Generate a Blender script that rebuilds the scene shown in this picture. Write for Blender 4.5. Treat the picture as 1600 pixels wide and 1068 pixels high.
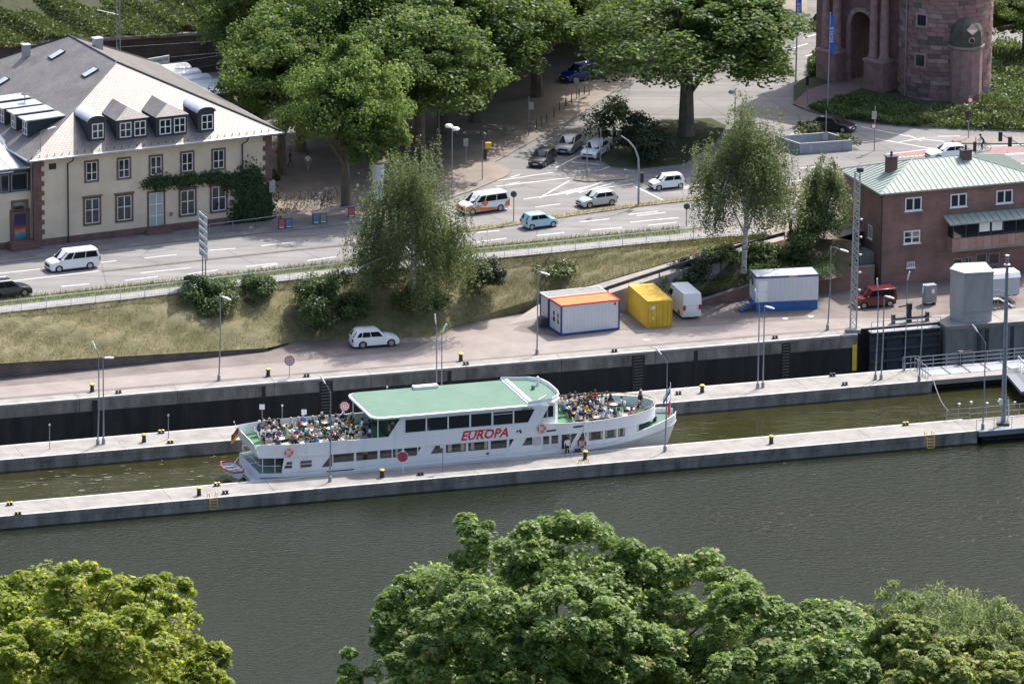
import bpy, math, random
import numpy as np
from mathutils import Vector, Matrix
random.seed(7); RNG = np.random.default_rng(11)
for _o in list(bpy.data.objects): bpy.data.objects.remove(_o)
SC = bpy.context.scene; COL = SC.collection; PI = math.pi
# ------------------------------------------------------------------ camera, sky, sun, exposure
FOC, PITCH, ROLL, CAM = 11000.0, math.radians(16), math.radians(0.4), Vector((0, -645, 185))
FWD = Vector((0, math.cos(PITCH), -math.sin(PITCH))); UP0 = Vector((0, math.sin(PITCH), math.cos(PITCH))); RT0 = Vector((1, 0, 0))
RT = RT0*math.cos(ROLL) + UP0*math.sin(ROLL); UPV = UP0*math.cos(ROLL) - RT0*math.sin(ROLL)
cd = bpy.data.cameras.new('camera'); cd.sensor_width = 36; cd.lens = FOC/1600*36; cd.clip_start = 1; cd.clip_end = 6000
cam = bpy.data.objects.new('camera', cd); COL.objects.link(cam)
cam.matrix_world = Matrix(((RT.x, UPV.x, -FWD.x, CAM.x), (RT.y, UPV.y, -FWD.y, CAM.y), (RT.z, UPV.z, -FWD.z, CAM.z), (0, 0, 0, 1)))
SC.camera = cam
SUN_AZ, SUN_EL = math.radians(31), math.radians(51)
W = bpy.data.worlds.new('World'); SC.world = W; W.use_nodes = True
wn = W.node_tree.nodes; sky = wn.new('ShaderNodeTexSky'); sky.sky_type = 'NISHITA'; sky.sun_disc = False
sky.sun_elevation = SUN_EL; sky.sun_rotation = SUN_AZ; sky.air_density = 1.0; sky.dust_density = 4.5; sky.ozone_density = 1.0; sky.altitude = 200
W.node_tree.links.new(sky.outputs[0], wn['Background'].inputs[0]); wn['Background'].inputs[1].default_value = 0.15
sl = bpy.data.lights.new('sun', 'SUN'); sl.energy = 3.0; sl.angle = math.radians(0.53); sl.color = (1, 0.95, 0.88)
so = bpy.data.objects.new('sun', sl); COL.objects.link(so)
SUNV = Vector((math.sin(SUN_AZ)*math.cos(SUN_EL), math.cos(SUN_AZ)*math.cos(SUN_EL), math.sin(SUN_EL)))
so.rotation_euler = SUNV.to_track_quat('Z', 'Y').to_euler(); so.location = (100, 150, 200)
SC.view_settings.view_transform = 'Standard'; SC.view_settings.look = 'None'; SC.view_settings.gamma = 1; SC.view_settings.use_curve_mapping = False
SC.view_settings.exposure = 1.08
# ------------------------------------------------------------------ helpers
def at(px, py, z=0.0):
    d = FWD*FOC + RT*(px-800) + UPV*(534-py)
    return CAM + d*((z-CAM.z)/d.z)
AC = math.radians(17.9)                                    # direction of the lock
E2 = Vector((math.cos(AC), math.sin(AC), 0)); N2 = Vector((-math.sin(AC), math.cos(AC), 0))
def cf(s, t, z=0.0): return E2*s + N2*t + Vector((0, 0, z))
def st(p): return (p.dot(E2), p.dot(N2))
def rad(d): return math.radians(d)
def tag(o, label=None, cat=None, group=None, kind=None):
    if label: o['label'] = label
    if cat: o['category'] = cat
    if group: o['group'] = group
    if kind: o['kind'] = kind
    return o
def link(o, parent=None, loc=None, rz=None):
    COL.objects.link(o)
    if parent is not None: o.parent = parent
    if loc is not None: o.location = loc
    if rz is not None: o.rotation_euler = (0, 0, rz)
    return o
def thing(name, label, cat, loc=(0, 0, 0), rz=0, group=None):
    o = bpy.data.objects.new(name, None); o.empty_display_size = 0.2
    return tag(link(o, None, loc, rz), label, cat, group)
def copy_tree(o, parent=None):
    c = o.copy(); COL.objects.link(c); c.parent = parent
    for ch in o.children: copy_tree(ch, c)
    return c
class MB:
    def __init__(s): s.v = []; s.f = []; s.m = []
    def add(s, vs, fs, m=0):
        b = len(s.v); s.v += [tuple(x) for x in vs]; s.f += [tuple(b+i for i in f) for f in fs]; s.m += [m]*len(fs); return s
    def face(s, pts, m=0): return s.add(pts, [range(len(pts))], m)
    def box(s, a, b, m=0, M=None):
        x0, y0, z0 = a; x1, y1, z1 = b
        vs = [(x0,y0,z0),(x1,y0,z0),(x1,y1,z0),(x0,y1,z0),(x0,y0,z1),(x1,y0,z1),(x1,y1,z1),(x0,y1,z1)]
        if M is not None: vs = [M @ Vector(p) for p in vs]
        return s.add(vs, [(3,2,1,0),(4,5,6,7),(0,1,5,4),(1,2,6,5),(2,3,7,6),(3,0,4,7)], m)
    def cbox(s, c, d, m=0, rz=0):
        M = Matrix.Translation(Vector(c)) @ Matrix.Rotation(rz, 4, 'Z')
        return s.box((-d[0]/2,-d[1]/2,-d[2]/2), (d[0]/2,d[1]/2,d[2]/2), m, M)
    def extr(s, poly, vec, m=0, cap=True):
        n = len(poly); vec = Vector(vec); vs = [Vector(p) for p in poly]; vs += [p+vec for p in vs]
        fs = [(i, (i+1) % n, n+(i+1) % n, n+i) for i in range(n)]
        if cap: fs += [tuple(range(n-1, -1, -1)), tuple(range(n, 2*n))]
        return s.add(vs, fs, m)
    def prism(s, poly, z0, z1, m=0): return s.extr([(p[0], p[1], z0) for p in poly], (0, 0, z1-z0), m)
    def tube(s, pts, r, n=6, m=0, cap=True):
        pts = [Vector(p) for p in pts]; k = len(pts); rs = r if isinstance(r, (list, tuple)) else [r]*k
        vs = []; side = None
        for i, p in enumerate(pts):
            d = (pts[min(i+1, k-1)] - pts[max(i-1, 0)]).normalized()
            if side is None: side = d.orthogonal().normalized()
            side = (side - d*side.dot(d)); side = side.normalized() if side.length > 1e-6 else d.orthogonal().normalized()
            u2 = d.cross(side)
            vs += [p + (side*math.cos(2*PI*j/n) + u2*math.sin(2*PI*j/n))*rs[i] for j in range(n)]
        fs = [(i*n+j, i*n+(j+1) % n, (i+1)*n+(j+1) % n, (i+1)*n+j) for i in range(k-1) for j in range(n)]
        if cap: fs += [tuple(range(n-1, -1, -1)), tuple(range((k-1)*n, k*n))]
        return s.add(vs, fs, m)
    def lathe(s, prof, n=16, c=(0, 0, 0), m=0):
        c = Vector(c); vs = []
        for r, z in prof: vs += [c + Vector((r*math.cos(2*PI*j/n), r*math.sin(2*PI*j/n), z)) for j in range(n)]
        k = len(prof); fs = [(i*n+j, i*n+(j+1) % n, (i+1)*n+(j+1) % n, (i+1)*n+j) for i in range(k-1) for j in range(n)]
        fs += [tuple(range(n-1, -1, -1)), tuple(range((k-1)*n, k*n))]
        return s.add(vs, fs, m)
    def ring(s, c, R, r, ax=(0, 1, 0), n=18, k=6, m=0):
        ax = Vector(ax).normalized(); a = ax.orthogonal().normalized(); b = ax.cross(a); c = Vector(c); vs = []
        for i in range(n):
            d = a*math.cos(2*PI*i/n) + b*math.sin(2*PI*i/n)
            vs += [c + d*R + (d*math.cos(2*PI*j/k) + ax*math.sin(2*PI*j/k))*r for j in range(k)]
        return s.add(vs, [(i*k+j, i*k+(j+1) % k, ((i+1) % n)*k+(j+1) % k, ((i+1) % n)*k+j) for i in range(n) for j in range(k)], m)
    def loft(s, secs, m=0, closed=True, cap=True):
        n = len(secs[0]); vs = [p for sec in secs for p in sec]; k = len(secs); e = n if closed else n-1
        fs = [(i*n+j, i*n+(j+1) % n, (i+1)*n+(j+1) % n, (i+1)*n+j) for i in range(k-1) for j in range(e)]
        if cap: fs += [tuple(range(n-1, -1, -1)), tuple(range((k-1)*n, k*n))]
        return s.add(vs, fs, m)
    def xform(s, M): s.v = [tuple(M @ Vector(p)) for p in s.v]; return s
    def mesh(s, name, mats, smooth=False, uv=False):
        me = bpy.data.meshes.new(name); me.from_pydata(s.v, [], s.f)
        for mm in (mats if isinstance(mats, (list, tuple)) else [mats]): me.materials.append(mm)
        if any(s.m): me.polygons.foreach_set('material_index', s.m)
        if smooth: me.polygons.foreach_set('use_smooth', [True]*len(s.f)); me.set_sharp_from_angle(angle=rad(38))
        me.update()
        if uv:
            lay = me.uv_layers.new(name='UVMap')
            for p in me.polygons:
                nn = p.normal; u = Vector((0, 0, 1)).cross(nn)
                u = u.normalized() if u.length > 0.05 else Vector((1, 0, 0))
                vv = nn.cross(u)
                for li in p.loop_indices:
                    q = me.vertices[me.loops[li].vertex_index].co; lay.data[li].uv = (q.dot(u), q.dot(vv))
        return me
    def build(s, name, mats, parent=None, loc=None, rz=None, smooth=False, uv=False, bevel=0):
        o = bpy.data.objects.new(name, s.mesh(name, mats, smooth, uv)); link(o, parent, loc, rz)
        if bevel:
            b = o.modifiers.new('bevel', 'BEVEL'); b.width = bevel; b.segments = 2; b.limit_method = 'ANGLE'; b.angle_limit = rad(35)
        return o
def struct(name, mb, m, **k): return tag(mb.build(name, m, **k), kind='structure')
def put(me, name, parent=None, loc=None, rz=None):
    return link(bpy.data.objects.new(name, me), parent, loc, rz)
# ------------------------------------------------------------------ materials
MATS = {}
def nodes(m): return m.node_tree.nodes, m.node_tree.links, m.node_tree.nodes['Principled BSDF']
def mat(name, col=(.5,.5,.5), rough=.6, metal=0., var=0., scale=1., bump=0., bscale=None, col2=None, spec=None, coat=0., trans=0., det=4., stretch=None, thr=None, emit=0):
    if name in MATS: return MATS[name]
    m = bpy.data.materials.new(name); m.use_nodes = True; nt = m.node_tree; N = nt.nodes; L = nt.links
    b = N['Principled BSDF']; b.inputs['Base Color'].default_value = (*col, 1); b.inputs['Roughness'].default_value = rough; b.inputs['Metallic'].default_value = metal
    if spec is not None: b.inputs['Specular IOR Level'].default_value = spec
    if coat: b.inputs['Coat Weight'].default_value = coat; b.inputs['Coat Roughness'].default_value = .08
    if trans: b.inputs['Transmission Weight'].default_value = trans
    if var or col2 or bump:
        tc = N.new('ShaderNodeTexCoord'); vec = tc.outputs['Object']
        if stretch:
            mp = N.new('ShaderNodeMapping'); mp.inputs['Scale'].default_value = stretch; L.new(vec, mp.inputs[0]); vec = mp.outputs[0]
    if var or col2:
        nz = N.new('ShaderNodeTexNoise'); nz.inputs['Scale'].default_value = scale; nz.inputs['Detail'].default_value = det; nz.inputs['Roughness'].default_value = .62
        L.new(vec, nz.inputs['Vector'])
        cr = N.new('ShaderNodeValToRGB'); lo, hi = thr or (.3, .7)
        cr.color_ramp.elements[0].position = lo; cr.color_ramp.elements[1].position = hi
        c2 = col2 or tuple(min(1, c*(1+var)) for c in col); c1 = col if col2 else tuple(c*(1-var) for c in col)
        cr.color_ramp.elements[0].color = (*c1, 1); cr.color_ramp.elements[1].color = (*c2, 1)
        L.new(nz.outputs['Fac'], cr.inputs[0]); L.new(cr.outputs[0], b.inputs['Base Color'])
    if bump:
        n2 = N.new('ShaderNodeTexNoise'); n2.inputs['Scale'].default_value = bscale or scale*4; n2.inputs['Detail'].default_value = 3
        L.new(vec, n2.inputs['Vector']); bp = N.new('ShaderNodeBump'); bp.inputs['Strength'].default_value = bump; bp.inputs['Distance'].default_value = .05
        L.new(n2.outputs['Fac'], bp.inputs['Height']); L.new(bp.outputs[0], b.inputs['Normal'])
    MATS[name] = m; return m
def nodes(m): return m.node_tree.nodes, m.node_tree.links, m.node_tree.nodes['Principled BSDF']
def brickmat(name, c1, c2, mortar, w, h, rough=.8, mort=.02, bump=.4, uvs=True, var=.25, vscale=.6, offset=.5):
    """rows of pieces too small to model, laid out in metres on the surface"""
    if name in MATS: return MATS[name]
    m = mat(name, c1, rough); N, L, b = nodes(m)
    tc = N.new('ShaderNodeTexCoord'); br = N.new('ShaderNodeTexBrick'); br.inputs['Scale'].default_value = 1; br.offset = offset
    br.inputs['Color1'].default_value = (*c1, 1); br.inputs['Color2'].default_value = (*c2, 1); br.inputs['Mortar'].default_value = (*mortar, 1)
    br.inputs['Brick Width'].default_value = w; br.inputs['Row Height'].default_value = h; br.inputs['Mortar Size'].default_value = mort; br.inputs['Mortar Smooth'].default_value = .1
    L.new(tc.outputs['UV' if uvs else 'Object'], br.inputs['Vector'])
    nz = N.new('ShaderNodeTexNoise'); nz.inputs['Scale'].default_value = vscale; nz.inputs['Detail'].default_value = 5; L.new(tc.outputs['Object'], nz.inputs['Vector'])
    mx = N.new('ShaderNodeMix'); mx.data_type = 'RGBA'; mx.blend_type = 'MULTIPLY'; mx.inputs[0].default_value = 1
    cr = N.new('ShaderNodeValToRGB'); cr.color_ramp.elements[0].position = .3; cr.color_ramp.elements[1].position = .7
    cr.color_ramp.elements[0].color = (1-var,)*3+(1,); cr.color_ramp.elements[1].color = (1+var*.4,)*3+(1,)
    L.new(nz.outputs['Fac'], cr.inputs[0]); L.new(br.outputs['Color'], mx.inputs[6]); L.new(cr.outputs[0], mx.inputs[7]); L.new(mx.outputs[2], b.inputs['Base Color'])
    bp = N.new('ShaderNodeBump'); bp.inputs['Strength'].default_value = bump; bp.inputs['Distance'].default_value = .02; bp.invert = True
    L.new(br.outputs['Fac'], bp.inputs['Height']); L.new(bp.outputs[0], b.inputs['Normal']); return m
M_CONC = mat('concrete_top', (.175,.166,.155), .85, var=0, col2=(.30,.285,.265), scale=.55, bump=.25, bscale=9, det=7)
M_LIP = mat('concrete_lip', (.40,.385,.36), .8, col2=(.56,.54,.51), scale=1.5, det=6)
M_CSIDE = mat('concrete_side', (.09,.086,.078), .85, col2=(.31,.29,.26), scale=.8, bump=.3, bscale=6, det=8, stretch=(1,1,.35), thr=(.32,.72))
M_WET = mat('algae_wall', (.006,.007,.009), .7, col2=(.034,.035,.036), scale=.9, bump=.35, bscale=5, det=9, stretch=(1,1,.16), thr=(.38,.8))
M_STEEL = mat('galvanised_steel', (.36,.38,.40), .45, .6, var=.15, scale=3)
M_DSTEEL = mat('dark_painted_steel', (.055,.065,.08), .5, .2, var=.3, scale=1.5)
M_GSTEEL = mat('grey_painted_steel', (.25,.27,.30), .5, .2, var=.15, scale=2)
M_BLACK = mat('black_paint', (.018,.018,.02), .5)
M_WHITE = mat('white_paint', (.78,.78,.78), .4, var=.05, scale=.8)
M_YEL = mat('yellow_paint', (.72,.46,.03), .5, var=.2, scale=6)
M_RED = mat('red_paint', (.62,.02,.03), .5)
M_GLASS = mat('dark_window_glass', (.018,.022,.028), .06, spec=.6)
M_GLASS2 = mat('boat_window_glass', (.05,.052,.05), .08, spec=.5, var=.6, scale=.9)
M_TYRE = mat('tyre_rubber', (.02,.02,.02), .85)
M_ASPH = mat('asphalt', (.150,.146,.145), .9, col2=(.235,.228,.225), scale=.12, bump=.15, bscale=20, det=9, thr=(.25,.75))
_N, _L, _b = nodes(M_ASPH)          # wheel tracks and joints run with the traffic
_tc = _N.new('ShaderNodeTexCoord'); _mp = _N.new('ShaderNodeMapping'); _mp.inputs['Rotation'].default_value = (0, 0, rad(-23.5)); _mp.inputs['Scale'].default_value = (.03, 1.1, 1); _L.new(_tc.outputs['Object'], _mp.inputs[0])
_nz = _N.new('ShaderNodeTexNoise'); _nz.inputs['Scale'].default_value = 1.0; _nz.inputs['Detail'].default_value = 5; _L.new(_mp.outputs[0], _nz.inputs['Vector'])
_vo = _N.new('ShaderNodeTexVoronoi'); _vo.feature = 'DISTANCE_TO_EDGE'; _vo.inputs['Scale'].default_value = .11; _L.new(_tc.outputs['Object'], _vo.inputs['Vector'])
_cr = _N.new('ShaderNodeValToRGB'); _cr.color_ramp.elements[0].position = .35; _cr.color_ramp.elements[1].position = .65; _cr.color_ramp.elements[0].color = (.80,.80,.80,1); _cr.color_ramp.elements[1].color = (1.08,1.07,1.06,1); _L.new(_nz.outputs['Fac'], _cr.inputs[0])
_c2 = _N.new('ShaderNodeValToRGB'); _c2.color_ramp.elements[0].position = .0; _c2.color_ramp.elements[1].position = .012; _c2.color_ramp.elements[0].color = (.62,.6,.6,1); _c2.color_ramp.elements[1].color = (1,1,1,1); _L.new(_vo.outputs['Distance'], _c2.inputs[0])
_src = _b.inputs['Base Color'].links[0].from_socket
for _o in (_cr, _c2):
    _m = _N.new('ShaderNodeMix'); _m.data_type = 'RGBA'; _m.blend_type = 'MULTIPLY'; _m.inputs[0].default_value = 1; _L.new(_src, _m.inputs[6]); _L.new(_o.outputs[0], _m.inputs[7]); _src = _m.outputs[2]
_L.new(_src, _b.inputs['Base Color'])
M_MARK = mat('road_marking', (.52,.52,.5), .7, col2=(.74,.74,.72), scale=2.5, det=6)
M_KERB = mat('kerb_stone', (.22,.21,.2), .85, var=.25, scale=2)
# ------------------------------------------------------------------ setting: water, quay, embankment, streets, hills
def picks_t(L): return sum(st(at(*p))[1] for p in L)/len(L)
T_OUT = picks_t([(0,808),(400,771.7),(1200,699),(1392,684.5)]); T_IN = picks_t([(0,785),(250,764),(400,752),(1205,680)])
T_INEAR = picks_t([(0,719),(365,686),(1200,615),(1457,594.5)]); T_IFAR = picks_t([(0,696.8),(371,663.8),(1200,594.5),(1426,576)])
T_Q = picks_t([(0,634),(400,599.4),(780,567.5),(1096,540),(1240,530),(1341,522)]); T_CB = T_Q + 1.6
ZW, ZR = -1.15, 4.5                                         # water level, street level (quay and piers are 0)
S_END = st(at(1341, 522))[0]                                # where the quay wall gives way to the gate recess
def P2(L, z): return [at(x, y, z) for x, y in L]
# water
mw = mat('river_water', (.0125,.0165,.009), .1, spec=.19); N, L, b = nodes(mw)
b.inputs['IOR'].default_value = 1.33
tc = N.new('ShaderNodeTexCoord'); mp = N.new('ShaderNodeMapping'); mp.inputs['Rotation'].default_value = (0,0,rad(-25)); mp.inputs['Scale'].default_value = (.75,1.5,1)
L.new(tc.outputs['Object'], mp.inputs[0])
n1 = N.new('ShaderNodeTexNoise'); n1.inputs['Scale'].default_value = 1.5; n1.inputs['Detail'].default_value = 4; n1.inputs['Roughness'].default_value = .6; n1.inputs['Distortion'].default_value = .6
n2 = N.new('ShaderNodeTexNoise'); n2.inputs['Scale'].default_value = .05; n2.inputs['Detail'].default_value = 2
L.new(mp.outputs[0], n1.inputs['Vector']); n1.inputs['Scale'].default_value = 2.1
L.new(tc.outputs['Object'], n2.inputs['Vector'])
bp = N.new('ShaderNodeBump'); bp.inputs['Distance'].default_value = .14
mr = N.new('ShaderNodeMapRange'); mr.inputs[1].default_value = .3; mr.inputs[2].default_value = .7; mr.inputs[3].default_value = .35; mr.inputs[4].default_value = .85
L.new(n2.outputs['Fac'], mr.inputs[0]); L.new(mr.outputs[0], bp.inputs['Strength']); L.new(n1.outputs['Fac'], bp.inputs['Height']); L.new(bp.outputs[0], b.inputs['Normal'])
m = MB(); m.face([cf(-700,-260,ZW), cf(700,-260,ZW), cf(700,T_IN-.6,ZW), cf(-700,T_IN-.6,ZW)]); struct('river_water', m, mw)
mc = mat('canal_water', (.026,.026,.010), .07, spec=.5); N, L, b = nodes(mc); b.inputs['IOR'].default_value = 1.33
tc = N.new('ShaderNodeTexCoord'); n1 = N.new('ShaderNodeTexNoise'); n1.inputs['Scale'].default_value = .8; n1.inputs['Detail'].default_value = 3; n1.inputs['Distortion'].default_value = 1.2
mp = N.new('ShaderNodeMapping'); mp.inputs['Rotation'].default_value = (0,0,rad(-18)); mp.inputs['Scale'].default_value = (.5,1.3,1); L.new(tc.outputs['Object'], mp.inputs[0])
L.new(mp.outputs[0], n1.inputs['Vector']); bp = N.new('ShaderNodeBump'); bp.inputs['Distance'].default_value = .1; bp.inputs['Strength'].default_value = .35
L.new(n1.outputs['Fac'], bp.inputs['Height']); L.new(bp.outputs[0], b.inputs['Normal'])
m = MB(); m.face([cf(-700,T_IN-.6,ZW), cf(700,T_IN-.6,ZW), cf(700,T_IFAR-.5,ZW), cf(-700,T_IFAR-.5,ZW)]); struct('canal_water', m, mc)
m = MB(); m.face([cf(-700,T_IFAR-.5,-6.8), cf(S_END+14,T_IFAR-.5,-6.8), cf(S_END+14,T_Q+2,-6.8), cf(-700,T_Q+2,-6.8)]); struct('lock_chamber_water', m, mc)
# concrete walls: each a thing with its coping slabs as parts
def lock_pier(name, label, t0, t1, s0, s1, step, side0, side1, zbot, lips=(True, True), extra=None):
    root = thing(name, label, 'wall')
    m = MB(); P = [cf(s0,t0), cf(s1,t0), cf(s1,t1), cf(s0,t1)]
    m.prism([(p.x, p.y) for p in P], zbot, -.42); m.build('wall_body', side0, root)
    s = s0; i = 0
    while s < s1-.1:
        e = min(s1, s+step); m = MB(); g = .012
        a = [cf(s+g,t0-.04), cf(e-g,t0-.04), cf(e-g,t1+.04), cf(s+g,t1+.04)]
        dz = RNG.uniform(-.006,.006)
        m.prism([(p.x, p.y) for p in a], -.45, dz)
        m.m = [1 if k in (0,2) else 0 for k in range(6)]
        o = m.build('concrete_slab', [M_CONC, side1], root)
        for k, tt in enumerate((t0, t1)):
            if lips[k]:
                l = MB(); w = .2; ta, tb = (tt-.05, tt+w) if k == 0 else (tt-w, tt+.05)
                q = [cf(s+g,ta), cf(e-g,ta), cf(e-g,tb), cf(s+g,tb)]
                l.prism([(p.x, p.y) for p in q], -.06, dz+.012); l.build('edge_stone', M_LIP, o)
        s = e; i += 1
    return root
S_PE = st(at(1532,676))[0]; S_IE = st(at(1457,594.5))[0]
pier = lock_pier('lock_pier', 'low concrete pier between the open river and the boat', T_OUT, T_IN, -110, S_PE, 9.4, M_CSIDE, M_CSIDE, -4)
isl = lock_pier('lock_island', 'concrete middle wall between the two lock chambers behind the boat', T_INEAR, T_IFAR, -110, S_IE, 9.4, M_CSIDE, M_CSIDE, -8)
quay = thing('quay_wall', 'tall dark quay wall of the far chamber with concrete coping', 'wall')
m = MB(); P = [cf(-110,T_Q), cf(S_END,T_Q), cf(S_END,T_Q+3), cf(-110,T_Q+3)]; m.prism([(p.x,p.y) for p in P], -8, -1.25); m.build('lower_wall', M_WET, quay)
s = -110
while s < S_END-.1:
    e = min(S_END, s+9.4); g = .02
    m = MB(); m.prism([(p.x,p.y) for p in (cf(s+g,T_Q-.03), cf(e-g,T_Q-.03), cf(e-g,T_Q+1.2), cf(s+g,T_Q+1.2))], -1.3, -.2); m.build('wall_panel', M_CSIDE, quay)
    m = MB(); m.prism([(p.x,p.y) for p in (cf(s+g,T_Q-.06), cf(e-g,T_Q-.06), cf(e-g,T_CB), cf(s+g,T_CB))], -.22, .012); o = m.build('concrete_slab', M_CONC, quay)
    m = MB(); m.prism([(p.x,p.y) for p in (cf(s+g,T_Q-.075), cf(e-g,T_Q-.075), cf(e-g,T_Q+.2), cf(s+g,T_Q+.2))], -.1, .026); m.build('edge_stone', M_LIP, o)
    s = e
for px, w in ((145,.5),(410,.35),(500,1.3),(700,.4),(988,1.3),(1085,.4),(1222,.9)):      # ladder niches and joints in the wall
    s = st(at(px, 634-px*.0835, 0))[0]
    m = MB(); m.prism([(p.x,p.y) for p in (cf(s,T_Q-.05), cf(s+w,T_Q-.05), cf(s+w,T_Q+.02), cf(s,T_Q+.02))], -7.5, -.3); o = m.build('ladder_niche', M_BLACK, quay)
    if w > .8:
        m = MB()
        for k in range(22): m.cbox(cf(s+w/2, T_Q-.07, -.5-k*.3), (w*.7,.03,.03), 0, AC)
        m.build('ladder_rungs', M_STEEL, o)
# quay paving, one sheet under everything on the quay
M_PAVE = brickmat('quay_paving', (.20,.166,.152), (.172,.142,.13), (.125,.108,.098), .42, .21, .9, .02, .3, False, .3, .35)
m = MB(); m.face([cf(-160,T_CB-.02,-.004), cf(120,T_CB-.02,-.004), cf(120,75,-.004), cf(-160,75,-.004)]); struct('quay_paving', m, M_PAVE)
M_LPATH = mat('worn_quay_lane', (.20,.172,.160), .9, col2=(.275,.24,.222), scale=.4, bump=.1, bscale=15, det=7)
lane = P2([(-60,626),(0,621),(400,588),(780,558),(1096,531),(1240,518),(1330,512),(1420,505),(1420,497),(1330,497),(1250,499),(1150,507),(1060,511),(960,517),(870,527),(800,516),(840,492),(775,498),(700,520),(640,548),(430,567),(0,604),(-60,609)], .0)
m = MB(); m.face(lane); struct('quay_lane', m, M_LPATH)
# embankment: foot line -> top line
foot = [(-160,582,1.6),(0,567.5,1.5),(200,556,.95),(418,543.5,.35),(470,531,.02),(600,529,.02),(690,524,.02),(704,511,.12),(768,488,.6),(840,466,1.2),(909,449,2.0),(985,427,2.8),(1062,404,3.5),(1130,385,4.0),(1197,368.5,4.45)]
top = [(-160,508),(0,488.5),(200,467),(418,441.5),(470,435.5),(600,422),(690,411.5),(704,410),(768,404),(840,397),(909,390),(985,382.5),(1062,375.5),(1130,370),(1197,366)]
mg = mat('dry_grass_slope', (.095,.088,.038), .95, col2=(.235,.205,.115), scale=.9, bump=1.0, bscale=5, det=9, thr=(.28,.72))
N, L, b = nodes(mg); n3 = N.new('ShaderNodeTexNoise'); n3.inputs['Scale'].default_value = .16; tc = N.new('ShaderNodeTexCoord'); L.new(tc.outputs['Object'], n3.inputs['Vector'])
mx = N.new('ShaderNodeMix'); mx.data_type = 'RGBA'; mx.inputs[7].default_value = (.085,.095,.03,1); cr = N.new('ShaderNodeValToRGB'); cr.color_ramp.elements[0].position=.5; cr.color_ramp.elements[1].position=.7; cr.color_ramp.elements[1].color=(.6,.6,.6,1)
lk = b.inputs['Base Color'].links[0].from_socket; L.new(n3.outputs['Fac'], cr.inputs[0]); L.new(cr.outputs[0], mx.inputs[0]); L.new(lk, mx.inputs[6]); L.new(mx.outputs[2], b.inputs['Base Color'])
def slope_pts():
    rows = []
    xs = np.linspace(-160, 1197, 150)
    fz = [np.interp(xs, [p[0] for p in foot], [p[i] for p in foot]) for i in (1, 2)]; ty = np.interp(xs, [p[0] for p in top], [p[1] for p in top])
    for i, x in enumerate(xs):
        a = at(x, fz[0][i], fz[1][i]); b_ = at(x, ty[i], ZR-.03); rows.append([a.lerp(b_, k/14) for k in range(15)])
    return rows
SL = slope_pts(); m = MB(); vs = []
for i, r in enumerate(SL):
    for k, p in enumerate(r):
        w = math.sin(PI*k/14)*min(1,(r[-1]-r[0]).length/7); vs.append(p + Vector((0, 0, w*(.16*math.sin(i*.31+k*.7)+.12*math.sin(i*.9-k*1.3)+RNG.uniform(-.07,.07)))))
m.add(vs, [(i*15+k, (i+1)*15+k, (i+1)*15+k+1, i*15+k+1) for i in range(149) for k in range(14)]); q0 = [r[0] for r in SL]; m.add(q0+[p+Vector((0,-.05,-.9)) for p in q0], [(i,150+i,151+i,i+1) for i in range(149) if i > 66])
o = struct('grass_embankment', m, mg, smooth=True)
# town ground and streets
M_PLAZA = mat('plaza_paving', (.18,.15,.13), .9, col2=(.26,.22,.19), scale=.5, bump=.06, bscale=10, det=8)
front = P2(top, ZR) + P2([(1240,371),(1300,374),(1342,362),(1420,352),(1700,326)], ZR)
m = MB(); back = [Vector((front[-1].x, 420, ZR)), Vector((-75, 420, ZR))]
m.face(front + [Vector((190, front[-1].y, ZR)), Vector((190, 420, ZR)), Vector((-190, 420, ZR)), Vector((-190, front[0].y, ZR))])
struct('town_ground', m, M_PLAZA)
road = [(-160,488),(0,465.5),(230,441),(460,417),(620,398),(780,379.5),(940,365),(1093,355.5),(1195,343),(1240,346),(1420,330),(1750,298),(1750,150),(1600,130),(1660,40),(1640,-20),(1560,5),(1530,60),(1330,-40),(1260,-20),(1262,40),(1225,55),(1080,80),(980,128),(905,180),(773,253.5),(800,268),(792,275),(745,295),(709,307),(565,347),(460,359),(225,382),(0,411),(-160,432)]
m = MB(); m.face(P2(road, ZR+.006)); struct('road', m, M_ASPH)
def sheet(name, pts, z, mt, kerb=None, h=.12):
    m = MB(); q = P2(pts, z)
    if kerb:
        m.prism([(p.x, p.y) for p in q], z-.1, z+h); m.m = [1]*len(q)+[1, 0]; return struct(name, m, [mt, M_KERB])
    m.face(q); return struct(name, m, mt)
# pavements with kerbs
M_PAVG = mat('grey_pavement', (.15,.145,.145), .9, var=.25, scale=.8)
sheet('pavement', [(-160,434),(0,412.5),(225,383.5),(460,360.5),(565,349),(709,308.5),(709,298),(600,330),(430,346),(376,351),(66,386),(-160,420)], ZR, M_PAVG, True, .11)
sheet('pavement', [(709,308.5),(745,296),(793,275.5),(800,268),(773,254.5),(905,181),(980,129),(960,118),(890,150),(760,235),(725,275),(700,295)], ZR, M_PLAZA, True, .1)
M_PATH = mat('foot_path', (.25,.245,.25), .9, var=.2, scale=.9)
M_VERGE = mat('grass_verge', (.06,.085,.022), .95, col2=(.15,.16,.055), scale=1.6, bump=.8, bscale=7)
def band(top_px, o0, o1): return [(x, y+o0) for x, y in top_px] + [(x, y+o1) for x, y in reversed(top_px)]
sheet('foot_path', band(top, -.5, -10.5), ZR+.004, M_PATH)
sheet('grass_verge', [(x, y-10) for x, y in top[:-2]] + [(1093,357),(940,366.5),(780,381),(620,400),(460,418.5),(230,442.5),(0,467),(-160,490)], ZR+.01, M_VERGE)
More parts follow.
